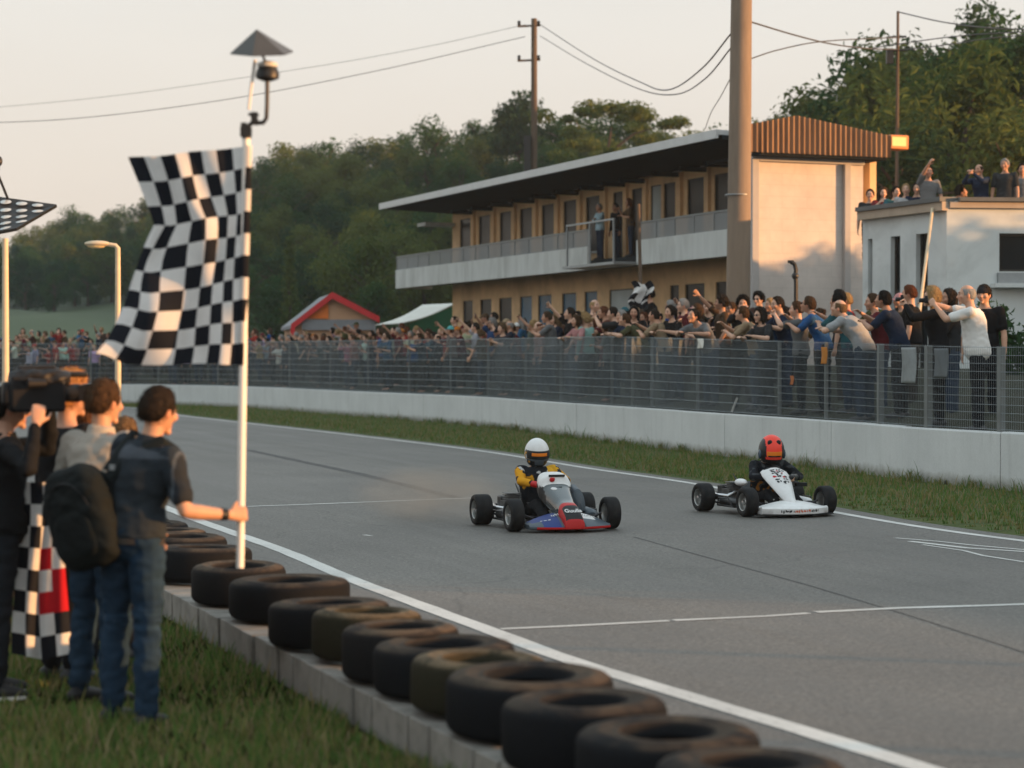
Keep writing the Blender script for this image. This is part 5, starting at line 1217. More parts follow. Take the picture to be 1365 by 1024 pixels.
CC = {'black': (.014, .014, .016), 'charcoal': (.035, .037, .040), 'navy': (.018, .028, .055), 'blue': (.03, .10, .26), 'teal': (.03, .10, .12), 'grey': (.16, .165, .17), 'pale grey': (.36, .37, .38), 'white': (.68, .67, .65), 'maroon': (.12, .02, .025), 'red': (.38, .035, .03), 'olive': (.07, .07, .035), 'tan': (.30, .22, .14), 'pink': (.45, .22, .22), 'orange': (.5, .17, .03), 'turquoise': (.10, .36, .36), 'brown': (.08, .05, .03)}
TR = [(.020, .032, .056), (.012, .013, .016), (.03, .045, .075), (.035, .031, .028), (.016, .018, .022), (.05, .046, .04)]
NEAR = 1.30
def face_rz(fx, fy): return math.atan2(fx, -fy)
def crowd(px, off, pose, sc, hair, hc, shirt, label, turn=0, skin=None, group=None, trou=None, path=wallP, **kw):
    sc *= NEAR; d = wallP.at_px(px, off); p = wallP.at(d, off); z = bank_z(off, p.y) - (.0 if off < 1 else .16); n = wallP.nrm(d)
    rz = face_rz(-n.x, -n.y) + R(turn)
    return person(PR[pose], (p.x, p.y, z), rz, sc, SK[skin if skin is not None else rnd.randint(0, 3)], hair, HC[hc] if hc else None, [q * (1 if shirt == 'white' else .8) for q in CC[shirt]], trou or rnd.choice(TR), label, group, **kw)
def gadget(pr, o, kind, label):
    """a phone or camera held where the two hands meet"""
    r = pr['rig']; a = (r.arm['L'][2] + r.arm['R'][2]) / 2; dr = ((r.arm['L'][2] - r.arm['L'][1]).normalized() + (r.arm['R'][2] - r.arm['R'][1]).normalized()) / 2; p = a + dr.normalized() * .085
    if kind == 'phone1': p = r.arm['R'][2] + (r.arm['R'][2] - r.arm['R'][1]).normalized() * .09
    Mw = Matrix.Translation(o.location) @ Matrix.Rotation(o.rotation_euler.z, 4, 'Z') @ Matrix.Scale(o.scale[0], 4)
    if kind == 'camera':
        q = thing('camera', label, 'camera', Mw @ p, o.rotation_euler.z); obj('body', MB().box((0, 0, 0), (.13, .06, .085)).box((0, 0, .055), (.05, .05, .035)), M['dark_plastic'], q, bevel=.008); obj('lens', MB().lathe([(0, -.03), (.034, -.03), (.036, -.09), (.03, -.11), (0, -.10)], 18, rot=Matrix.Rotation(-PI / 2, 3, 'X')), M['dark_plastic'], q); obj('lens_ring', MB().lathe([(.030, -.108), (.036, -.108), (.036, -.114), (.030, -.114)], 18, rot=Matrix.Rotation(-PI / 2, 3, 'X')), M['galv'], q)
    else:
        q = obj('phone', MB().box((0, 0, 0), (.15, .010, .075) if kind != 'phone1' else (.075, .010, .15)), M['dark_plastic'], loc=Mw @ p, rot=(0, 0, o.rotation_euler.z), bevel=.004); tag(q, label, 'phone')
    return q
# the row along the right hand part of the fence, from the right edge leftwards
c = crowd
c(1313, 1.5, 'stand', 1.0, 'short', 'dark', 'black', 'man in a dark knitted cap behind the man in white at the right edge', turn=50, skin=0, cap='beanie', capcol=(.02, .02, .024))
wm = c(1304, .6, 'whitefilm', 1.03, 'balding', 'grey', 'white', 'balding man in white shirt and glasses filming over the fence', turn=-38, skin=0, trou=TR[1], glasses=False)
gadget(PR['whitefilm'], wm, 'camera', 'silver ringed camera raised by the man in the white shirt')
w_ = c(1252, .75, 'wphone', 1.0, 'bob', 'blond', 'black', 'blond woman in black top holding a camera beside the man in white', turn=-22, skin=2, trou=TR[1]); gadget(PR['wphone'], w_, 'camera', 'small black camera held by the blond woman in black')
c(1268, 1.5, 'cross', .98, 'long', 'dark', 'charcoal', 'dark haired woman half hidden between the blond woman and the man in white', turn=-10, skin=1)
c(1199, .9, 'reach', 1.0, 'short', 'black', 'navy', 'black haired man in navy shirt stretching both arms over the fence', turn=-36, skin=3)
c(1216, 1.9, 'stand', .99, 'short', 'auburn', 'black', 'auburn haired man standing behind the man in navy', turn=-30, skin=0)
c(1176, 1.5, 'rest', .98, 'short', 'brown', 'maroon', 'brown haired spectator in maroon behind the bending man in pale grey', turn=-20, skin=1)
c(1152, .55, 'bow', 1.03, 'balding', 'light brown', 'pale grey', 'bald crowned man in pale grey shirt bending far over the fence', turn=-48, skin=0)
c(1135, .9, 'reach', 1.0, 'short', 'black', 'teal', 'man in dark teal shirt leaning out beside the bending man in pale grey', turn=-52, skin=1)
c(1122, 1.7, 'stand', 1.0, 'short', 'black', 'charcoal', 'black haired man in charcoal behind the leaning men', turn=-30, skin=2)
c(1098, .8, 'reach', .99, 'short', 'brown', 'blue', 'brown haired man in blue shirt and sunglasses with arms over the fence', turn=-34, skin=1, glasses=True)
b_ = c(1068, .6, 'phone', .95, 'short', 'brown', 'grey', 'brown haired youth in grey holding a phone at the fence', turn=-24, skin=2); gadget(PR['phone'], b_, 'phone', 'phone held by the brown haired youth in grey')
c(1048, .95, 'rest', .97, 'short', 'dark', 'navy', 'dark haired boy in dark blue shirt right of the standpipe foot', turn=-5, skin=0)
c(1023, .5, 'rest', .92, 'bob', 'dark', 'charcoal', 'short spectator with dark bob and sunglasses low behind the fence', turn=8, skin=2, glasses=True)
w_ = c(990, .7, 'wphone', 1.0, 'curly', 'black', 'black', 'woman with a big mass of black hair in front of the concrete pole', turn=70, skin=1)
c(1008, .55, 'reach', .95, 'short', 'brown', 'tan', 'spectator in tan reaching forward right of the big haired woman', turn=-30, skin=0)
c(964, 1.6, 'raise', 1.0, 'curly', 'dark', 'brown', 'curly haired spectator with one arm raised left of the concrete pole', turn=-10, skin=3)
c(947, .55, 'bow', .98, 'short', 'dark', 'grey', 'spectator in grey shirt bent over the fence with head down', turn=18, skin=1)
c(934, 1.1, 'woman', .98, 'long', 'brown', 'black', 'long haired woman in black smiling towards the track', turn=-8, skin=2)
c(914, 1.5, 'stand', 1.0, 'short', 'grey', 'maroon', 'grey haired man in maroon stripe top standing in the second row', turn=-6, skin=2)
c(902, .7, 'rest', .95, 'tail', 'dark', 'black', 'spectator in black with tied back hair leaning on the fence', turn=14, skin=0)
c(888, .5, 'reach', .96, 'buzz', 'dark', 'tan', 'cropped haired man in tan shirt reaching along the fence top', turn=-40, skin=1)
tb_ = c(868, 2.2, 'stand', 1.10, 'short', 'black', 'black', 'tall man in black t-shirt and sunglasses standing above the row', turn=-8, skin=1, glasses=True)
c(846, 1.2, 'woman', .98, 'long', 'black', 'black', 'woman with long black hair left of the tall man in black', turn=60, skin=1)
o = c(822, .55, 'phone', .97, 'short', 'dark', 'charcoal', 'man in charcoal filming with a phone at the fence left of the black haired woman', turn=-20, skin=2); gadget(PR['phone'], o, 'phone', 'phone held up by the man in charcoal left of the black haired woman')
c(812, 1.3, 'clap', 1.0, 'short', 'auburn', 'maroon', 'auburn haired clapping man in the second row', turn=-12, skin=1)
c(790, 1.5, 'coat', 1.08, 'balding', 'blond', 'black', 'fair balding man in black jacket turned away in the second row', turn=120, skin=2)
o = c(762, .6, 'raise', 1.0, 'short', 'dark', 'black', 'spectator in black lifting a phone with one hand at the fence', turn=0, skin=2); gadget(PR['raise'], o, 'phone1', 'phone lifted high by the spectator in black')
c(745, 1.0, 'woman', .98, 'long', 'light brown', 'navy', 'light haired woman in navy in front of the ground floor shutter', turn=-14, skin=2)
c(776, .5, 'rest', .92, 'bob', 'brown', 'pink', 'short spectator in pink leaning on the fence', turn=10, skin=0)
c(736, .6, 'clap', .98, 'short', 'brown', 'grey', 'brown haired man in grey clapping at the fence', turn=-16, skin=1)
c(858, .6, 'bow', .95, 'short', 'brown', 'olive', 'spectator in olive bowing over the fence below the tall man', turn=-30, skin=0)
c(838, .65, 'rest', .93, 'short', 'grey', 'navy', 'grey haired man in navy low at the fence', turn=-6, skin=0)
# fill behind and farther along, each an individual; labels name colours and the landmark they stand below
ZN = [(1040, 1240, 'before the white house'), (840, 1040, 'around the concrete pole'), (700, 840, 'below the steel landing'), (600, 700, 'below the white balcony'), (505, 600, 'by the white awning'), (345, 505, 'by the red hut'), (160, 345, 'behind the large flag'), (-40, 160, 'at the hazy far left')]
occ = {}
def fill(x0, x1, n, rows, zone):
    for i in range(n):
        px = x0 + (x1 - x0) * (i + rnd.uniform(.15, .85)) / n; off = rnd.choice(rows) + rnd.uniform(-.15, .15); po = rnd.choice(('rest', 'phone', 'stand', 'stand', 'woman', 'woman', 'wphone', 'coat', 'cross', 'clap', 'raise', 'rest'))
        fem = po in ('woman', 'wphone'); hs = rnd.choice(('long', 'bob', 'bun', 'tail', 'long')) if fem else rnd.choice(('short', 'short', 'short', 'buzz', 'balding', 'curly')); hc = rnd.choice(('black', 'dark', 'brown', 'brown', 'light brown', 'blond', 'grey', 'auburn', 'dark'))
        sc_ = rnd.choice(('black', 'black', 'charcoal', 'navy', 'grey', 'pale grey', 'maroon', 'olive', 'tan', 'teal', 'brown', 'white', 'blue', 'red', 'pink', 'charcoal', 'navy')); cap = 'cap' if rnd.random() < .14 and not fem else None
        act = {'rest': 'leaning forward', 'phone': 'both hands up', 'stand': 'arms hanging', 'woman': 'one hand raised', 'wphone': 'filming', 'coat': 'long sleeves', 'cross': 'arms folded', 'clap': 'clapping', 'raise': 'one arm lifted'}[po]
        who = 'woman' if fem else 'man'; lab = '%s %s haired %s in %s, %s, %s' % ({'long': 'long', 'bob': 'bobbed', 'bun': 'bun', 'tail': 'tied', 'short': 'short', 'buzz': 'cropped', 'balding': 'thin', 'curly': 'curly'}[hs], hc, who, sc_ + (', cap' if cap else ''), act, zone)
        col = [q * rnd.uniform(.55, 1.0) for q in CC[sc_]]; d = wallP.at_px(px, off)
        if d > wallP.len - 2: continue
        p = wallP.at(d, off); nn = wallP.nrm(d)
        pe = person(PR[po], (p.x, p.y, bank_z(off, p.y) - ((.06 if off < 1 else .26) if px > 500 else .08)), face_rz(-nn.x, -nn.y) + R(rnd.gauss(-8, 28)), rnd.uniform(.92, 1.05) * (1.22 if px > 600 else (1.10 if px > 505 else 1.04)) * (.97 if fem else 1.0), rnd.choice(SK[:4]), hs if not cap else 'buzz', HC[hc], col, rnd.choice(TR), lab, 'spectators ' + zone, cap=cap, capcol=rnd.choice(list(CC.values())), glasses=rnd.random() < .15, shoes=False)
        if px > 560 and po in ('phone', 'wphone', 'raise'): q = gadget(PR[po], pe, 'phone1' if po == 'raise' else 'phone', 'dark phone held up by a spectator in the middle of the crowd'); q['group'] = 'phones held up in the crowd'
for (x0, x1, zone), n, rows in zip(ZN, (5, 12, 18, 20, 22, 38, 34, 46), ((1.7, 2.3, 2.8), (1.7, 2.4, 3.0), (.5, 1.3, 2.0, 2.7), (.45, 1.0, 1.7, 2.4), (.45, 1.0, 1.7, 2.4), (.45, 1.0, 1.6, 2.3, 3.0), (.5, 1.1, 1.8, 2.5), (.5, 1.1, 1.8, 2.5, 3.1))): fill(x0, x1, n, rows, zone)
for k in range(26):  # extra spectators out of view, added so their shadows cover track and karts
    d = wallP.near((12.9, 16.4))[0] + 13.0 * k / 26 + rnd.uniform(-.2, .2); off = rnd.choice((.5, .6, 1.3)); p = wallP.at(d, off); nn = wallP.nrm(d); po = rnd.choice(('rest', 'stand', 'coat', 'clap', 'woman')); sh_ = rnd.choice(('black', 'grey', 'navy', 'maroon', 'olive'))
    if to_px(p)[0] < 1400: continue
    person(PR[po], (p.x, p.y, bank_z(off, p.y)), face_rz(-nn.x, -nn.y) + R(rnd.gauss(0, 20)), 1.12, rnd.choice(SK[:3]), 'short', HC['dark'], CC[sh_], rnd.choice(TR), 'unseen spectator added at the fence beyond the right edge to cast shade', 'added shade casting spectators beyond the right edge', shoes=False)
# people on the landing and on the flat roof
def stand_at(px, py_foot, Y, pose, sc, hair, hc, shirt, label, rz, skin=0, trou=None, z=None, **kw):
    p = at(px, py_foot, Y); return person(PR[pose], (p.x, p.y, z if z is not None else p.z), R(rz), sc, SK[skin], hair, HC[hc] if hc else None, CC[shirt], trou or TR[0], label, shoes=kw.pop('shoes', True), **kw)
for px, pose, sc, hr_, hc_, sh_, lb_, turn in ((800, 'cross', 1.0, 'short', 'grey', 'turquoise', 'grey haired person in pale blue shirt behind the landing rail', 0), (841, 'woman', 1.0, 'long', 'auburn', 'brown', 'auburn haired woman in brown at the right of the steel landing', -20), (822, 'coat', 1.02, 'short', 'black', 'black', 'person in black standing in the doorway behind the landing', 10)):
    u, _ = fac(px, 300, BO * .75 if sh_ != 'black' else .5); p = bl(u, BO * .75 if sh_ != 'black' else .5, zb0 + .302)
    pe = person(PR[pose], p, face_rz(BN.x, BN.y) + R(turn), sc, SK[1], hr_, HC[hc_], CC[sh_] if sh_ != 'turquoise' else (.30, .42, .48), TR[0], lb_)
for px, Yd, pose, hr_, hc_, sh_, lb_, turn in ((1160, 51.6, 'stand', 'short', 'dark', 'charcoal', 'spectator in charcoal at the far left corner of the flat roof', 0), (1176, 51.3, 'woman', 'long', 'brown', 'maroon', 'woman in maroon sitting low on the left of the flat roof', 10), (1191, 51.0, 'rest', 'short', 'black', 'teal', 'spectator in teal leaning at the roof edge', 20), (1208, 50.6, 'coat', 'short', 'blond', 'pale grey', 'fair haired spectator in pale grey on the flat roof', -10), (1222, 50.5, 'stand', 'bun', 'dark', 'navy', 'spectator in navy with hair in a bun on the flat roof', 0)):
    p = at(px, 300, Yd); person(PR[pose], (p.x, p.y, HZT - 1.42 + (px - 1160) * .001), R(-10 + turn), 1.12, SK[2], hr_, HC[hc_], CC[sh_], TR[1], lb_, shoes=False)
for px, Yd, pose, hr_, hc_, sh_, lb_, turn, dz in ((1237, 50.0, 'raise', 'short', 'black', 'grey', 'man in grey shading his eyes near the roof corner', 20, -.42), (1258, 50.1, 'bow', 'curly', 'dark', 'pale grey', 'person in pale grey crouched over at the roof corner', 80, -.75), (1308, 49.6, 'wphone', 'balding', 'brown', 'navy', 'man in navy jacket filming from the middle of the roof edge', -30, -.40), (1340, 49.4, 'stand', 'short', 'grey', 'charcoal', 'tallest man on the roof, grey hair and grey sweater', -12, -.30), (1362, 49.8, 'coat', 'short', 'dark', 'grey', 'man in grey at the right edge of the roof', 0, -.38)):
    p = at(px, 300, Yd); person(PR[pose], (p.x, p.y, HZT + dz - .62), R(-12 + turn), 1.14, SK[1], hr_, HC[hc_], CC[sh_], TR[1], lb_, shoes=False)
# things hung on the fence
def hang(name, label, px, py, w, h, m, off=-.0, cat='banner'):
    d = wallP.at_px(px, .06); p = wallP.at(d, .045, zat(py, wallP.at(d).y)); t = wallP.tan(d); b = MB()
    b.grid(lambda s, q: p + t * (s - .5) * w + V((0, 0, (.5 - q) * h)) + wallP.nrm(d) * (-.012 + .012 * math.sin(6 * s + 4 * q)), 14, 14); o = obj(name, b, m, fix=False); tag(o, label, cat); so = o.modifiers.new('s', 'SOLIDIFY'); so.thickness = .004; return o
hang('banner', 'orange cloth hung over the fence top', 1100, 474, .26, .30, mat('orange cloth', c8(190, 120, 40), .8, .2, 6, dirt=c8(140, 96, 50)))
hang('banner', 'small dull orange patch low on the fence', 1057, 507, .15, .17, mat('dull orange cloth', c8(160, 96, 56), .8, .2, 6))
hang('banner', 'crumpled translucent white sheet on the fence below the man in navy', 1213, 487,   .5, .58, mat('translucent sheet', c8(128, 134, 136), .6, .2, 5))
hang('banner', 'grey sheet on the fence below the blond woman', 1256, 484, .40, .46, mat('grey sheet', c8(92, 98, 102), .7, .2, 4))
hang('banner', 'small pale poster on the fence below the concrete pole', 935, 458, .34, .2, M['canvas'])
d = wallP.at_px(985, .3); p = wallP.at(d, .14, WALL_H + .02); q = obj('stick', MB().tube([(0, 0, 0), (.12, 0, .30)], .022, 10), M['white_paint'], loc=p); tag(q, 'short pale stick leaning on the concrete wall behind the fence', 'stick')
# ------------------------------------------------------------------ the group on the grass at the left
def world_to_rel(loc, rz, sc, r, w):
    return (Matrix.Rotation(-rz, 3, 'Z') @ (V(w) - V(loc))) / sc - r.neck
def front_person(loc, rz, sc, kw, targets=None, grips=None, curl=None, shirt=None, trou=None, voxel=.0075):
    r0 = rig(**kw); hands = {}; gl = {}
    for s, w in (targets or {}).items(): hands[s] = world_to_rel(loc, rz, sc, r0, w)
    for s, g in (grips or {}).items(): gl[s] = [Matrix.Rotation(-rz, 3, 'Z') @ V(q) for q in g]
    k2 = dict(kw); k2['hands'] = dict(kw.get('hands', {}), **hands); r = rig(**k2)
    p = {'rig': r, 'body': body_mesh(r, voxel, gl, curl), 'shirt': shirt_mesh(r, voxel=.009, **(shirt or {})), 'trousers': trouser_mesh(r, voxel=.009, **(trou or {}))}
    for s in 'LR': p['shoe' + s] = shoe_mesh(r, s)
    return p
def to_world(o, p): return Matrix.Translation(o.location) @ Matrix.Rotation(o.rotation_euler.z, 4, 'Z') @ Matrix.Scale(o.scale[0], 4) @ V(p)
stride = {'L': (V((.06, -.04, -1)), V((.05, .05, -1))), 'R': (V((-.07, .05, -1)), V((-.04, .08, -1)))}
# 1 the man holding the flag pole
loc = V((-2.08, 11.50, -.01)); rz = face_rz(.50, .87); sc = 1.065
pole_p = at(321, 686, FY); hd = V((.86, .50, .05)).normalized(); hu = V((.45, -.86, .2)); hu = (hu - hd * hu.dot(hd)).normalized()
wrist = pole_p - hd * .082 + hu * .036
def fl_tint(p):
    if p.z < .955 + .02 * math.sin(p.x * 20): return (5.2, 4.4, 4.2)
    if p.z > 1.385 and abs(p.x) < .30 and p.z < 1.43 - .25 * abs(p.x) + .03: return (2.6, 2.3, 2.2)
    if abs(p.x) > .29 and p.z > 1.1: return (3.2, 2.9, 2.7) if .0 < (abs(p.x) - .29) < .012 else (.9, .85, .85)
    return (1, 1, 1)
kw = dict(lean=10, lat=-10, twist=-10, head=(6, 8), legs=stride, hint={'R': (-.25, .35, -1)}, hands={'L': (.20, -.18, -.50)}, build=1.04)
pr = front_person(loc, rz, sc, kw, {'R': wrist}, {'R': (hd, hu, V((0, 0, 1)))}, {'R': 1.12, 'L': .5}, dict(infl=.023, hem=-.04, tintfn=fl_tint, wr=.012, collar=True), dict(wr=.014, infl=.010, tintfn=lambda p: 1.0 + .5 * max(0, noise.noise((p.x * 5, p.y * 5, p.z * 3))) + (.5 if .5 < p.z < .62 and noise.noise((p.z * 60, p.x * 3, 0)) > .1 else 0)))
fm = person(pr, loc, rz, sc, (.50, .27, .17), 'short', HC['dark'], (.024, .031, .039), (.014, .031, .056), 'man in dark t-shirt and jeans gripping the white flag pole', shoecol=(.012, .012, .014))
r = pr['rig']; w_ = r.arm['R'][2]; e_ = r.arm['R'][1]; dv = (w_ - e_).normalized(); 
obj('wristband', MB().tube([w_ - dv * .05, w_ - dv * .015], [.0325, .031], 16), M['dark_plastic'], fm)
p0, U, X, B = r.spine(-.02); obj('belt', MB().rings([[p + X * math.cos(a) * .182 + B * math.sin(a) * .138 for a in [2 * PI * q / 28 for q in range(28)]] for p in (r.spine(-.03)[0], r.spine(.0)[0])]), mat('leather belt', (.03, .022, .016), .5, .2, 8), fm)
pk = MB(); 
for s in (-1, 1):
    c0 = p0 + X * s * .085 + B * .148 - U * .09; pk.rings([[c0 + X * x + U * z + B * e for x, z in ((-.058, .05), (.058, .05), (.055, -.06), (0, -.085), (-.055, -.06))] for e in (-.02, .004)])
# backpack hanging from the shoulder on his left back
bc = r.spine(.20)[0] + r.X * .225 + V((0, .195, -.12)); Bm = Matrix.Rotation(R(-10), 3, 'X') @ Matrix.Rotation(R(14), 3, 'Y')
def bag_fn(sx, sy, sz, pw=.55):
    def f(d, p): return V((math.copysign(abs(d.x) ** pw, d.x) * sx * (1 + .10 * -d.z), math.copysign(abs(d.y) ** pw, d.y) * sy * (1 + .15 * -d.z), math.copysign(abs(d.z) ** .62, d.z) * sz))
    return f
M['pack'] = mat('dark green nylon', (.006, .009, .010), .8, .25, 5, .25, 60, spec=.15)
bag = thing('backpack', 'dark backpack slung on the back of the man gripping the flag pole', 'backpack', to_world(fm, bc), rz); bs = sc
def bagpart(nm, mb, voxel, parent, wr=.006): 
    me = remesh(mb, voxel, 2, wrinkle(wr, 10, 3), nm); me.materials.append(M['pack']); o = bpy.data.objects.new(nm, me); COL.objects.link(o); o.parent = parent; return o
main = bagpart('bag_body', MB().sphere((0, 0, 0), 1, 36, 24, bag_fn(.215, .125, .285), Bm), .010, bag, .010)
bagpart('pocket', MB().sphere(Bm @ V((0, .095, -.08)), 1, 28, 18, bag_fn(.145, .045, .14), Bm), .009, bag)
obj('zip', MB().tube([Bm @ V((.155 * math.cos(a), .088 + .02, .02 + .19 * math.sin(a))) for a in [PI * k / 14 for k in range(15)]], .006, 6), M['dark_plastic'], bag)
iv = lambda p: (V(p) - bc) * sc
sh_r = r.spine(.47)[0] - r.X * .085; strap = [iv(r.spine(.30)[0] + r.X * .10 + V((0, .17, 0))), iv(r.spine(.40)[0] + r.X * .04 + V((0, .135, 0))), iv(r.spine(.47)[0] - r.X * .05 + V((0, .075, .02))), iv(sh_r + V((-.02, -.0, .055))), iv(sh_r + V((-.03, -.10, .0))), iv(r.spine(.32)[0] - r.X * .10 + V((0, -.145, 0))), iv(r.spine(.15)[0] + r.X * .06 + V((0, -.14, 0))), iv(r.spine(.06)[0] + r.X * .18 + V((0, .02, 0))), iv(r.spine(.05)[0] + r.X * .16 + V((0, .14, 0)))]
obj('strap', MB().tube(strap, .034, 8, flat=.28, up=(0, 1, .3)), M['pack'], bag)
sh_l = r.spine(.47)[0] + r.X * .10; strap = [iv(r.spine(.34)[0] + r.X * .12 + V((0, .17, 0))), iv(r.spine(.44)[0] + r.X * .11 + V((0, .12, .0))), iv(sh_l + V((0, .02, .07))), iv(sh_l + V((0, -.10, .0))), iv(r.spine(.25)[0] + r.X * .15 + V((0, -.12, 0))), iv(r.spine(.10)[0] + r.X * .19 + V((0, .05, 0)))]
obj('strap', MB().tube(strap, .032, 8, flat=.28, up=(0, 1, .3)), M['pack'], bag)
obj('buckle', MB().box(iv(r.spine(.36)[0] + r.X * .085 + V((0, .165, 0))), (.035, .012, .03)), M['galv'], bag)
# 2 man in the beige shirt behind him
loc = V((-2.42, 12.25, -.01)); rz2 = face_rz(.50, .87); sc2 = 1.075
pr2 = front_person(loc, rz2, sc2, dict(lean=4, head=(-4, 2), legs=bend, hands={'L': (.22, -.16, -.50), 'R': (.10, -.22, -.28)}, build=1.03), None, None, .5, dict(infl=.022, hem=-.07, collar=True, wr=.013), dict(wr=.014))
m2 = person(pr2, loc, rz2, sc2, (.50, .28, .18), 'short', HC['brown'], (.36, .33, .29), (.017, .036, .062), 'man in beige collared shirt and jeans watching from behind the flag holder', shoecol=(.012, .012, .014))
# 3 cameraman at the left edge
loc = V((-3.06, 12.55, -.01)); rz3 = face_rz(.93, .36); sc3 = 1.05
cam_c = at(60, 522, 12.45)
pr3 = front_person(loc, rz3, sc3, dict(lean=3, head=(0, 2), legs=stride, hint={'L': (.5, .1, -.8), 'R': (-.6, .0, -.8)}, build=1.08), {'R': at(48, 566, 12.22), 'L': at(66, 548, 12.66)}, None, .75, dict(sleeve='long', infl=.02, hem=-.08, collar=True, wr=.012), dict(wr=.012, mat_='cloth'))
m3 = person(pr3, loc, rz3, sc3, (.46, .26, .18), 'short', HC['black'], (.012, .013, .015), (.016, .019, .024), 'cameraman in black at the left edge shouldering a large video camera', shoecol=(.02, .02, .022))
for s in 'LR':
    f = pr3['rig'].leg[s][2]; obj('sole', MB().rings([[f + V((math.cos(a) * .047, -.055 + math.sin(a) * .125, z)) for a in [2 * PI * q / 24 for q in range(24)]] for z in (-.088, -.070)]), M['white_paint'], m3)
vc = thing('video_camera', 'large black shoulder video camera aimed along the track by the cameraman', 'video camera', cam_c, math.atan2(.36, .93))
obj('camera_body', MB().box((-.05, 0, -.01), (.32, .15, .22)).box((-.20, 0, -.01), (.10, .11, .14)), M['dark_plastic'], vc, bevel=.018)
obj('lens', MB().lathe([(0, .08), (.048, .08), (.052, .12), (.056, .20), (.050, .205), (.046, .20), (0, .19)], 22, (.0, 0, -.01), Matrix.Rotation(PI / 2, 3, 'Y')), M['dark_plastic'], vc)
obj('lens_hood', MB().rings([[V((x, w * sy, -.01 + h * sz)) for sy, sz in ((-1, -1), (1, -1), (1, 1), (-1, 1))] for x, w, h in ((.19, .055, .045), (.27, .075, .06), (.27, .070, .055), (.19, .05, .04))]), M['dark_plastic'], vc)
hb_ = MB(); hb_.tube([(-.17, 0, .08), (-.15, 0, .135), (.05, 0, .14), (.08, 0, .09)], [.02, .022, .022, .02], 10, rounded=True); obj('handle', hb_, M['dark_plastic'], vc)
me = remesh(MB().sphere((-.03, .0, .075), 1, 28, 18, lambda d, p: V((math.copysign(abs(d.x) ** .7, d.x) * .19, math.copysign(abs(d.y) ** .8, d.y) * .085, d.z * .065))), .010, 2, wrinkle(.014, 14), 'rain_cover'); me.materials.append(M['dark_plastic']); o = bpy.data.objects.new('rain_cover', me); COL.objects.link(o); o.parent = vc
obj('viewfinder', MB().tube([(-.02, -.07, .05), (-.02, -.12, .05), (-.12, -.13, .05)], [.022, .024, .03], 10), M['dark_plastic'], vc); obj('microphone', MB().tube([(.02, .08, .10), (.25, .08, .10)], [.016, .018], 10, rounded=True), M['dark_plastic'], vc)
# 4 curly haired person, 5 brown haired person, 6 child
def bg_person(px, ytop, Y, pose, hs, hc, sh, label, rzv, skin=1, trou=1, cap=None):
    x = at(px, 500, Y).x; P_ = PR[pose]; top = (P_['rig'].hc.z + .13); sc = zat(ytop, Y) / top
    return person(P_, (x - .0, Y, -.01), rzv, sc, SK[skin], hs, hc if hasattr(hc, '__len__') and not isinstance(hc, str) else HC[hc], CC[sh], TR[trou], label, cap=cap)
bg_person(84, 497, 13.1, 'coat', 'curly', (.36, .17, .06), 'black', 'curly ginger haired person in black behind the video camera', face_rz(.7, .7), 1)
bg_person(104, 512, 13.6, 'coat', 'long', (.10, .045, .022), 'charcoal', 'auburn haired woman between the curly head and the man in beige', face_rz(.6, .8), 1)
bg_person(161, 554, 14.1, 'coat', 'short', 'light brown', 'tan', 'short light brown haired onlooker whose head shows between the two men in jeans', face_rz(.5, .85), 0)

# ------------------------------------------------------------------ racing karts
def gloss(name, col, rough=.40, coat=.10, var=.06, dirt=None): return mat(name, col, rough, var, 5, coat=coat, spec=.25, dirt=dirt, dirt_amt=.35, dscale=7)
K = {'black': gloss('black body', (.015, .016, .018)), 'blue': gloss('blue body', (.010, .032, .17)), 'grey': gloss('grey body', (.07, .09, .11)), 'red': gloss('red body', (.46, .012, .014)), 'white': gloss('white body', (.72, .72, .72), dirt=(.45, .43, .40)), 'screen': mat('tinted screen', (.045, .055, .06), .06, .1, 3, coat=1), 'tube': mat('chassis tube', (.03, .03, .033), .3, .2, 8, metal=.8), 'steel': mat('bright steel', (.55, .55, .56), .25, .1, 8, metal=1), 'seat': mat('seat shell', (.02, .02, .022), .35, .1), 'tyre': mat('slick tyre', (.012, .0125, .014), .68, .25, 9, .15, 80, dirt=(.04, .038, .035), dscale=5, spec=.15), 'rim': mat('alloy rim', (.38, .38, .37), .35, .15, 6, metal=.9), 'engine': mat('engine casting', (.12, .12, .12), .5, .3, 12, metal=.7), 'orange': mat('orange film', (.75, .20, .015), .3, .1, 5), 'yellow': mat('yellow fabric', (.62, .30, .02), .8, .1)}
RY = Matrix.Rotation(PI / 2, 3, 'Y')
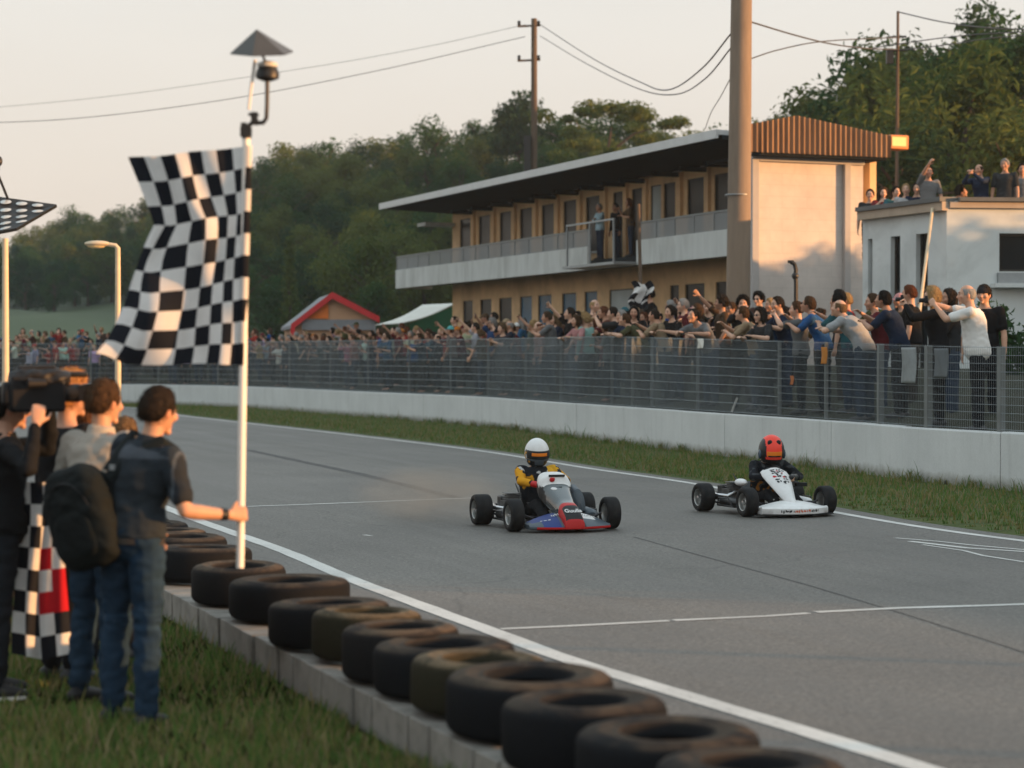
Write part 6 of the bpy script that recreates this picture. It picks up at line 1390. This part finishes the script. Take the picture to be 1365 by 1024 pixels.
def wheel(par, x, y, r_, w, side):
    t = MB(); h = w / 2; prof = [(r_ * .58, -h * .80), (r_ * .64, -h * .95), (r_ * .80, -h * 1.0), (r_ * .93, -h * .93), (r_ * .985, -h * .78), (r_, -h * .5), (r_ * 1.003, 0), (r_, h * .5), (r_ * .985, h * .78), (r_ * .93, h * .93), (r_ * .80, h), (r_ * .64, h * .95), (r_ * .58, h * .80)]
    t.lathe(prof, 44, rot=RY); o = obj('wheel', t, K['tyre'], par, loc=(x, y, r_), angle=50)
    rm = MB(); rm.lathe([(r_ * .585, -h * .82), (r_ * .60, -h * .86), (r_ * .56, -h * .80), (r_ * .50, -h * .3), (r_ * .50, h * .3), (r_ * .56, h * .80), (r_ * .60, h * .86), (r_ * .585, h * .82)], 32, rot=RY); rm.lathe([(.0, side * h * .35), (r_ * .18, side * h * .45), (r_ * .30, side * h * .30), (r_ * .50, side * h * .28)], 32, rot=RY)
    for k in range(6):
        a = k * PI / 3; rm.box((side * h * .42, math.cos(a) * r_ * .22, math.sin(a) * r_ * .22), (.02, .016, .016))
    obj('rim', rm, K['rim'], o); obj('hub', MB().lathe([(0, side * h * .9), (.022, side * h * .88), (.028, side * h * .5), (.05, side * h * .38)], 16, rot=RY), K['steel'], o); return o
def text_on(par, word, size, m, M4, name='lettering', bold=.004, depth=.0012):
    cu = bpy.data.curves.new(name, 'FONT'); cu.body = word; cu.size = size; cu.extrude = depth; cu.offset = bold; cu.align_x = 'CENTER'; cu.align_y = 'CENTER'; cu.resolution_u = 3
    o = bpy.data.objects.new('tmp', cu); COL.objects.link(o); me = bpy.data.meshes.new_from_object(o.evaluated_get(bpy.context.evaluated_depsgraph_get())); bpy.data.objects.remove(o); me.name = name; me.materials.clear(); me.materials.append(m)
    q = bpy.data.objects.new(name, me); COL.objects.link(q); q.parent = par; q.matrix_local = M4; return q
def blob_marks(par, name, spots, frame, mats):
    """irregular printed marks lying on a panel: frame(u, v) gives point and normal"""
    b = MB(); r = random.Random(4)
    for (u, v, su, sv, m) in spots:
        n = 9; pts = []
        for k in range(n):
            a = 2 * PI * k / n; q = r.uniform(.6, 1.15); pts.append(frame(u + math.cos(a) * su * q, v + math.sin(a) * sv * q))
        c0, nn = frame(u, v); b.add([c0 + nn * .003] + [p + n_ * .003 for p, n_ in pts], [(0, 1 + k, 1 + (k + 1) % n) for k in range(n)], m)
    return obj(name, b, mats, par, smooth=False)
def surf(sections):
    """loft of (y, z_low, z_top, half_width) into a rounded nose cone; returns rings"""
    rs = []
    for y, zl, zt, hw in sections:
        rs.append([V((math.copysign(abs(math.cos(a)) ** .55, math.cos(a)) * hw, y, zl + (zt - zl) * (max(0, math.sin(a)) ** .5 if math.sin(a) > 0 else 0))) for a in [PI * k / 18 for k in range(19)]] + [V((-hw * .9, y, zl - .004)), V((hw * .9, y, zl - .004))])
    return rs
def lerp_sections(sec, n):
    out = []
    for a, b in zip(sec, sec[1:]):
        for k in range(n): t = k / n; out.append(tuple(p + (q - p) * t for p, q in zip(a, b)))
    return out + [sec[-1]]
def kart_common(par, fr, rr, fw, rw, xf, xr, yf, yr):
    ch = MB(); tb_ = lambda pts, r_=.015: ch.tube(pts, r_, 8)
    for s in (-1, 1):
        tb_([(s * .20, -.92, .07), (s * .27, -.55, .075), (s * .33, -.2, .075), (s * .33, .3, .075), (s * .30, .72, .08)], .016)
        tb_([(s * .34, -.22, .075), (s * .58, -.18, .10), (s * .60, .22, .10), (s * .34, .26, .075)], .012); tb_([(s * .58, -.16, .10), (s * .60, -.1, .20), (s * .62, .15, .20), (s * .60, .22, .10)], .010)
        tb_([(s * .27, yf, .10), (s * (xf - .11), yf, .19)], .014); tb_([(s * .27, yf + .09, .09), (s * (xf - .11), yf + .02, .185)], .010); tb_([(s * .06, yf + .13, .14), (s * (xf - .1), yf + .07, .17)], .008)
    tb_([(-.28, -.5, .075), (.28, -.5, .075)], .014); tb_([(-.33, 0, .075), (.33, 0, .075)], .014); tb_([(-.32, .5, .075), (.32, .5, .075)], .014); tb_([(-.31, .70, .08), (.31, .70, .08)], .014)
    tb_([(-.24, -.76, .08), (-.22, -.88, .075), (.22, -.88, .075), (.24, -.76, .08)], .012)
    tb_([(-.30, .70, .08), (-.52, .82, .14), (-.52, .82, .22), (.52, .82, .22), (.52, .82, .14), (.30, .70, .08)], .013)
    obj('chassis', ch, K['tube'], par); fp_ = MB(); fp_.rings([[V((-.20, -.9, z)), V((.20, -.9, z)), V((.31, -.2, z)), V((.31, .1, z)), V((-.31, .1, z)), V((-.31, -.2, z))] for z in (.048, .054)]); obj('floor_pan', fp_, K['engine'], par)
    obj('axle', MB().tube([(-xr, yr, rr), (xr, yr, rr)], .02, 12), K['steel'], par); obj('brake_disc', MB().lathe([(.02, -.006), (.09, -.006), (.09, .006), (.02, .006)], 24, (.18, yr, rr), RY), K['steel'], par); obj('sprocket', MB().lathe([(.02, -.004), (.11, -.004), (.11, .004), (.02, .004)], 24, (-.26, yr, rr), RY), K['tube'], par)
    wheel(par, -xf, yf, fr, fw, -1); wheel(par, xf, yf, fr, fw, 1); wheel(par, -xr, yr, rr, rw, -1); wheel(par, xr, yr, rr, rw, 1)
    st_ = MB(); st_.grid(lambda s, t: V(((s - .5) * (.36 + .05 * t) * 1.0, .02 + .36 * min(1, t * 2) + .20 * max(0, t - .5) * 2, .07 + .09 * (2 * s - 1) ** 2 + (.02 if t < .5 else 0) + .52 * max(0, t - .42) * (1 - .25 * (2 * s - 1) ** 2) + (.10 * (2 * s - 1) ** 4))), 18, 18); so_ = obj('seat', st_, K['seat'], par); q = so_.modifiers.new('s', 'SOLIDIFY'); q.thickness = .012
    en = MB().box((-.36, .30, .20), (.18, .22, .20)).box((-.36, .22, .33), (.14, .16, .10))
    for k in range(6): en.box((-.36, .22, .285 + k * .022), (.19, .19, .007))
    eo = obj('engine', en, K['engine'], par, bevel=.008); obj('exhaust', MB().tube([(-.36, .14, .28), (-.50, .12, .22), (-.54, .35, .2), (-.46, .70, .22), (-.42, .86, .24)], [.022, .025, .045, .045, .02], 12), K['steel'], eo); obj('air_box', MB().box((-.36, .48, .28), (.16, .18, .14)), K['black'], eo, bevel=.02)
    obj('fuel_tank', MB().box((0, -.28, .13), (.22, .26, .15)), mat('milky plastic', (.45, .44, .40), .4, .1), par, bevel=.02); obj('radiator', MB().box((.42, .18, .25), (.14, .05, .34), Matrix.Rotation(R(18), 3, 'X')), K['engine'], par, bevel=.006)
    sw = MB(); c0 = V((0, -.13, .50)); n_ = Matrix.Rotation(R(38), 3, 'X')
    ring = [c0 + n_ @ V((math.cos(a) * .15, 0, math.sin(a) * .125)) for a in [2 * PI * k / 28 for k in range(29)]]; sw.tube(ring, .014, 8, caps=False); so2 = None
    for a in (R(30), R(150), R(270)): sw.tube([c0, c0 + n_ @ V((math.cos(a) * .145, 0, math.sin(a) * .12))], .010, 6)
    sw.sphere(c0, (.04, .02, .035), 10, 8); obj('steering_wheel', sw, K['black'], par); obj('steering_column', MB().tube([c0, (0, -.55, .13)], .011, 8), K['steel'], par)
    for s in (-1, 1): obj('pedal', MB().box((s * .11, -.62, .14), (.06, .012, .12)).tube([(s * .11, -.62, .08), (s * .11, -.55, .055)], .008, 6), K['steel'], par)
def helmet_fn(d, p):
    x, y, z = p
    if z < 0: y = y * (1 + (.06 if d.y < 0 else -.10) * min(1, -d.z * 1.6)); x *= 1 - .08 * max(0, -d.z)
    if d.z < -.72: z = -.72 * .165 + (d.z + .72) * .04
    return V((x, y, z))
def helmet(par, M4, shell, visor, trim, chin, kind):
    c_ = helmet_fn
    def mi(d):
        if kind == 1 and abs(d.x) > .72 and -.5 < d.z < .34: return (3 if noise.noise(d * 5) > .1 else (1 if noise.noise(d * 7 + V((4, 0, 0))) > -.05 else 0))
        if kind == 1: return 0 if d.z > -.02 or d.y > .35 else 1
        return 2 if (abs(d.x) < .62 and d.y < .25 and d.z > -.46) else 1
    b = MB(); b.sphere((0, 0, 0), (.132, .158, .165), 56, 40, c_)
    for i, f in enumerate(b.f):
        cc = sum((b.v[k] for k in f), V()) / len(f); d = V((cc.x / .132, cc.y / .158, cc.z / .165)).normalized(); b.m[i] = mi(d)
    h = obj('helmet', b, [shell, chin, trim, K['yellow']], par, angle=60); h.matrix_local = M4
    def patch(z0, z1, ax, off, nm, m_, par_):
        q = MB(); q.grid(lambda s, t: c_(*(lambda d: (d, V((d.x * (.132 + off), d.y * (.158 + off), d.z * (.165 + off)))))(V((math.sin((s - .5) * 2 * ax) * math.sqrt(1 - (z0 + (z1 - z0) * t) ** 2), -math.cos((s - .5) * 2 * ax) * math.sqrt(1 - (z0 + (z1 - z0) * t) ** 2), z0 + (z1 - z0) * t)))), 28, 10); o = obj(nm, q, m_, par_); s_ = o.modifiers.new('s', 'SOLIDIFY'); s_.thickness = .004; s_.offset = 0; return o
    if kind == 1:
        v_ = patch(-.22, .30, 1.15, .004, 'visor', visor, h); patch(-.02, .17, .62, .0085, 'visor_strip', trim, v_)
        patch(-.62, -.36, .42, .004, 'chin_vent', K['grey'], h); patch(-.34, -.24, 1.2, .005, 'visor_edge', K['grey'], h)
    else:
        v_ = patch(-.24, .06, .60, .005, 'visor', K['orange'], h); patch(-.25, -.18, .5, .0085, 'visor_trim', K['black'], v_)
        for s in (-1, 1):
            q = MB(); q.sphere(helmet_fn(V((s * .34, -.72, .60)), V((s * .34 * .132, -.72 * .158, .60 * .165))) * 1.0, (.026, .012, .028), 12, 8); obj('vent', q, K['black'], h)
            q = MB(); q.sphere((s * .125, -.02, -.03), (.018, .05, .05), 14, 10); obj('side_cover', q, mat('smoky blue', (.04, .07, .10), .25, .1), h)
    return h
def driver(kart, label, sleevecol, torsocol, glovecol, yaw, lean, helm, off=(0, 0, 0), pitch=8, dsc=1.0, zoff=0, hs_=1.08):
    r = rig(lean=lean, lat=0, head=(yaw, pitch), pel=V((0, .27, .20)) + V(off), hands={'L': (.15, -.44 + lean * .004, -.20), 'R': (-.15, -.44 + lean * .004, -.20)}, hint={'L': (1, .15, -.35), 'R': (-1, .15, -.35)}, legs={'L': (V((.16, -.95, .26)), V((-.03, -.9, -.42))), 'R': (V((-.16, -.95, .26)), V((.03, -.9, -.42)))}, build=1.17)
    pr = {'rig': r, 'body': body_mesh(r, .009, None, .95), 'trousers': trouser_mesh(r, voxel=.010, mat_='cloth', infl=.016)}
    def tf(p):
        S = None
        for s in 'LR':
            a, e, w = r.arm[s]
            if (p - e).length < .20 and (p - r.spine(.2)[0]).length > .20: S = s
        if S or abs(p.x) > .235: return sleevecol(p)
        return torsocol(p)
    pr['shirt'] = shirt_mesh(r, 'long', .030, -.05, 0, .009, tf, True, .009)
    for s in 'LR': pr['shoe' + s] = shoe_mesh(r, s)
    o = person(pr, kart.location + V((0, 0, zoff)), kart.rotation_euler.z, dsc, (.45, .27, .18), None, None, (1, 1, 1), (.015, .016, .018), label); hm = r.hm.to_4x4(); hm.translation = r.hc + V((0, -.01, -.022)); helm(o, hm @ Matrix.Scale(hs_, 4))
    for s in 'LR':
        g = MB(); a, e, w = r.arm[s]; d = (w - e).normalized(); g.tube([w - d * .07, w, w + d * .06, w + d * .10], [.040, .037, .046, .036], 12, rounded=True); me = remesh(g, .009, 2, None, 'glove'); me.materials.append(glovecol); place_child('glove', me, o)
    return o
# ---- kart 1
th = R(18.5); fwd = V((math.sin(th), -math.cos(th), 0)); fa = gnd(749.5, 707, 0)
k1 = thing('racing_kart', 'black, blue and red racing kart with red nose block and dark windscreen', 'kart', (fa.x - fwd.x * .56, fa.y - fwd.y * .56, .004), th)
kart_common(k1, .19, .185, .165, .21, .60, .66, -.56, .50)
NS = lerp_sections([(-1.01, .05, .085, .115), (-1.0, .045, .14, .122), (-.96, .045, .215, .122), (-.84, .09, .31, .122), (-.68, .16, .36, .125), (-.52, .25, .44, .15), (-.37, .33, .515, .18), (-.345, .35, .545, .195), (-.31, .38, .615, .205), (-.25, .42, .655, .20), (-.18, .46, .665, .185), (-.13, .50, .64, .15)], 4)
cone = MB(); cone.rings(surf(NS))
for i, f in enumerate(cone.f):
    y = sum(cone.v[k].y for k in f) / len(f); x = abs(sum(cone.v[k].x for k in f) / len(f)); z_ = sum(cone.v[k].z for k in f) / len(f)
    cone.m[i] = (1 if y < -.775 and not (-.992 < y < -.835 and x < .106 and z_ > .11) else (0 if y < -.775 else (2 if y < -.355 and x < .165 else (0 if y < -.355 or z_ < .50 else 3))))
obj('nose_cone', cone, [K['black'], K['red'], K['screen'], K['white']], k1, angle=50)
def wing_rings(xw, sweep, ztip, zc, yb, lipz, n=40):
    rs = []
    for i in range(n + 1):
        x = -xw + 2 * xw * i / n; t = abs(x) / xw; yl = -1.0 + sweep * t ** 2.0; zt = zc + (ztip - zc) * t ** 1.8; e = .0 + .03 * t
        rs.append([V((x, yl + .012, .035)), V((x, yl, .045)), V((x, yl, lipz)), V((x, yl + .03, lipz + .022)), V((x, yl + (yb - yl) * .4, lipz + (zt - lipz) * .62)), V((x, yl + (yb - yl) * .75, zt - .008)), V((x, yb - .03, zt)), V((x, yb, zt - .02)), V((x, yb, .06)), V((x, yb - .05, .045))])
    return rs
wg = MB(); wg.rings(wing_rings(.50, .16, .10, .225, -.62, .066))
for i, f in enumerate(wg.f):
    c_ = sum((wg.v[k] for k in f), V()) / len(f); u = c_.x
    wg.m[i] = 1 if c_.z < .070 and c_.y < -.75 and u > -.42 else (2 if u < -.34 and c_.z < .11 else (0 if u < -.16 else (3 if u < -.10 else (4 if u < .14 else (5 if u > .14 and c_.z > .145 else 3)))))
nw_ = obj('nose_wing', wg, [K['blue'], K['red'], K['grey'], K['grey'], K['black'], K['white']], k1, angle=40)
for s, m in ((-1, K['black']), (1, K['grey'])):
    po = MB(); po.rings([[V((s * .47, y, .06)) + V((math.cos(a) * w, 0, .09 + math.sin(a) * h)) for a in [2 * PI * q / 16 for q in range(16)]] for y, w, h in ((-.30, .05, .03), (-.25, .10, .07), (0, .115, .085), (.2, .11, .08), (.26, .05, .03))]); obj('side_pod', po, m, k1)
cv = MB(); cv.rings([[V((.30 + .0, -.22, .10)) + V((math.cos(a) * w, y, .10 + max(0, math.sin(a)) * h)) for a in [PI * q / 14 for q in range(15)]] for y, w, h in ((-.12, .03, .10), (-.05, .10, .26), (.10, .12, .31), (.26, .10, .24))]); obj('leg_fairing', cv, K['grey'], k1)
sl = .075 / .14; nrm = V((0, -.84, .54)); T4 = lambda x, y, z, s=1: Matrix.Translation((x, y, z)) @ Matrix.Rotation(R(58), 4, 'X')
text_on(k1, 'Guulla', .082, K['white'], Matrix.Translation((0, -.928, .250)) @ Matrix.Rotation(math.atan2(.095, .12) , 4, 'X'), 'nose_lettering', .0015)
obj('emblem', MB().sphere((-.05, -.345, .580), (.034, .010, .028), 12, 8).sphere((-.03, -.338, .59), (.020, .012, .014), 8, 6), [K['red']], k1)
sl_ = MB(); sl_.rings([[V((x, y, z)) for x in (-.10, .10)] + [V((.10, y + .02, z + .028)), V((-.10, y + .02, z + .028))] for y, z in ((-.273, .600), (-.240, .606))]); obj('cowl_slot', MB().box((0.02, -.312, .625), (.20, .03, .026)), K['black'], k1, bevel=.006)
obj('lamp_mark', MB().sphere((-.06, -.44, .478), (.042, .03, .012), 12, 8, rot=Matrix.Rotation(R(30), 3, 'X')), K['white'], k1)
yl = (.58, .27, .018)
def s1(p): return yl if noise.noise((p.x * 9, p.y * 9, p.z * 9)) > (-.12 if p.x < 0 else .16) and p.z < .70 else (.02, .02, .024)
def t1(p):
    if p.z > .60 and abs(p.x) > .09 and p.x > 0 and noise.noise(p * 11) > -.15: return (.62, .33, .03)
    if p.z > .62 and noise.noise(p * 16 + V((3, 0, 0))) > .22: return (.42, .42, .42)
    if p.z > .70 and p.y < .3 and abs(p.x) < .07: return (.55, .55, .55)
    return (.014, .016, .020)
d1 = driver(k1, 'kart driver in white helmet with orange visor strip and black and yellow suit', s1, t1, K['red'], -8, -10, lambda o, m: helmet(o, m, K['white'], K['black'], K['orange'], K['black'], 1), dsc=1.06, zoff=-.03)
def wsurf(u, v):
    x = -.44 + .88 * u; t = abs(x) / .50; yl = -1.0 + .16 * t * t; zt = .225 - .125 * t ** 1.8; y = yl + .03 + (-.65 - yl - .03) * v; k = (y - yl) / (-.62 - yl)
    z = .088 + ((zt - .088)) * (k / .4 * .62 if k < .4 else .62 + (k - .4) / .35 * .36); return V((x, y, min(z, zt - .006) + .003)), V((0, -.3, .95))
r_ = random.Random(21); sp = [(.27 + .022 * a + r_.uniform(-.006, .006), .62 + .10 * a / 5 + r_.uniform(-.05, .05), .008, r_.uniform(.05, .10), 0) for a in range(5)] + [(.70 + .03 * a, .62 + r_.uniform(-.04, .04), .010, .07, 1) for a in range(6)] + [(.10 + .05 * a, .30, .022, .03, 0) for a in range(3)]
blob_marks(k1, 'nose_marks', sp, wsurf, [K['white'], K['black']])
# ---- kart 2
th2 = R(20.5); fwd = V((math.sin(th2), -math.cos(th2), 0)); fa = gnd(1048.5, 687.5, 0)
k2 = thing('racing_kart', 'white nosed racing kart with tall white front panel near the far edge line', 'kart', (fa.x - fwd.x * .56, fa.y - fwd.y * .56, .004), th2)
kart_common(k2, .185, .185, .17, .20, .56, .66, -.56, .52)
W2 = MB(); W2.rings(wing_rings(.47, .20, .12, .20, -.60, .11)); 
for i, f in enumerate(W2.f):
    c_ = sum((W2.v[k] for k in f), V()) / len(f); W2.m[i] = 1 if c_.z < .062 and c_.y < -.8 else 0
obj('nose_wing', W2, [K['white'], K['grey']], k2, angle=45)
obj('splitter', MB().rings([[V((x, -.97 + .1 * (abs(x) / .5) ** 2, z)), V((x, -.62, z))] + [V((x, -.62, z - .012)), V((x, -.97 + .1 * (abs(x) / .5) ** 2, z - .012))] for x, z in [(-.52 + 1.04 * k / 16, .040) for k in range(17)]]), K['black'], k2)
PN = [(-.82, .14, .065), (-.74, .22, .085), (-.62, .32, .125), (-.48, .43, .17), (-.36, .52, .20), (-.28, .575, .19), (-.23, .60, .13)]
def pan(s, t):
    k = t * (len(PN) - 1); i = min(int(k), len(PN) - 2); f = k - i; y, z, w = [a + (b - a) * f for a, b in zip(PN[i], PN[i + 1])]; x = (s - .5) * 2; return V((x * w, y + .09 * x * x, z - .035 * x * x))
pg = MB(); pg.grid(pan, 20, 36); po = obj('front_panel', pg, K['white'], k2); q = po.modifiers.new('s', 'SOLIDIFY'); q.thickness = .012; q.offset = -1
def pframe(u, v):
    p = pan(u, v); e = .01; n = (pan(u + e, v) - p).cross(pan(u, v + e) - p).normalized(); return p, (n if n.y < 0 else -n)
r_ = random.Random(11); sp = []
for a in range(5):
    for b in range(7):
        if r_.random() < .72: sp.append((.30 + .10 * a + r_.uniform(-.03, .03), .50 + .055 * b + r_.uniform(-.015, .015), r_.uniform(.04, .075), r_.uniform(.016, .034), r_.choice((0, 0, 0, 1))))
blob_marks(k2, 'printed_marks', sp, pframe, [K['black'], K['red']])
def wfr(u, v): x = -.30 + .6 * u; t = abs(x) / .47; yl = -1.0 + .20 * t * t; return V((x, yl - .002, .052 + .056 * v)), V((0, -1, 0))
sp = []
for a in range(22): sp.append((.05 + .04 * a + r_.uniform(-.01, .01), .55 + r_.uniform(-.12, .12), r_.uniform(.010, .024), r_.uniform(.22, .42), 0 if a < 7 or a > 16 else 1))
blob_marks(k2, 'nose_marks', sp, wfr, [K['black'], gloss('orange red print', (.62, .13, .05))])
for s in (-1, 1):
    po = MB(); po.rings([[V((s * .47, y, .07)) + V((math.cos(a) * w, 0, .08 + math.sin(a) * h)) for a in [2 * PI * q / 16 for q in range(16)]] for y, w, h in ((-.28, .04, .02), (-.22, .09, .05), (0, .10, .06), (.24, .10, .06), (.30, .04, .02))]); obj('side_pod', po, K['white'] if s > 0 else K['black'], k2)
obj('mirror', MB().box((.40, -.20, .37), (.16, .05, .05)).tube([(.33, -.2, .36), (.2, -.2, .30)], .008, 6), K['black'], k2, bevel=.012)
obj('side_fin', MB().sphere((-.36, .02, .40), (.075, .12, .05), 14, 10), K['white'], k2)
s2 = lambda p: (.05, .055, .06) if noise.noise(p * 14) > .2 else (.014, .016, .020)
t2 = lambda p: (.35, .14, .03) if p.z < .50 and p.y < .25 and noise.noise(p * 20) > .1 else ((.06, .065, .07) if noise.noise(p * 14) > .25 else (.014, .016, .020))
d2 = driver(k2, 'kart driver in red and orange helmet and black suit hunched behind the white panel', s2, t2, K['black'], -14, 18, lambda o, m: helmet(o, m, K['red'], K['black'], gloss('fluorescent red', (.85, .06, .035)), K['black'], 2), pitch=6, off=(.10, -.02, -.02), dsc=1.05, zoff=-.03, hs_=1.22)

# ------------------------------------------------------------------ dust behind the first kart, and the evening haze
def volume(name, dens, col, noise_scale=None, aniso=0):
    m = bpy.data.materials.new(name); m.use_nodes = True; nt = NT(m); nt.n.remove(nt.n['Principled BSDF']); v = nt.new('ShaderNodeVolumePrincipled'); v.inputs['Color'].default_value = tuple(col) + (1,); v.inputs['Density'].default_value = dens; v.inputs['Anisotropy'].default_value = aniso
    if noise_scale:
        tc = nt.new('ShaderNodeTexCoord'); ln = nt.new('ShaderNodeVectorMath', operation='LENGTH'); nt.link(tc.outputs['Object'], ln.inputs[0]); f = nt.ramp(ln.outputs['Value'], [(.15, 1.), (1., 0.)]); n = nt.ramp(nt.noise(tc.outputs['Object'], noise_scale, 4, .6), [(.35, 0.), (.7, 1.)]); nt.link(nt.math('MULTIPLY', nt.math('MULTIPLY', f, n), dens), v.inputs['Density'])
    nt.link(v.outputs[0], nt.n['Material Output'].inputs['Volume']); return m
b = MB().sphere((0, 0, 0), 1, 24, 14); p = gnd(572, 690); o = obj('dust', b, volume('tyre dust', 1.3, (.78, .62, .50), 1.6), loc=(p.x, p.y, .30)); o.scale = (1.0, 1.6, .42); o.rotation_euler = (0, 0, R(20)); tag(o, kind='stuff')
b = MB().boxab((-500, -495, -1.2), (500, 520, 75)); o = obj('haze', b, volume('evening haze', HAZE, (.72, .86, .95)), smooth=False); tag(o, kind='stuff')
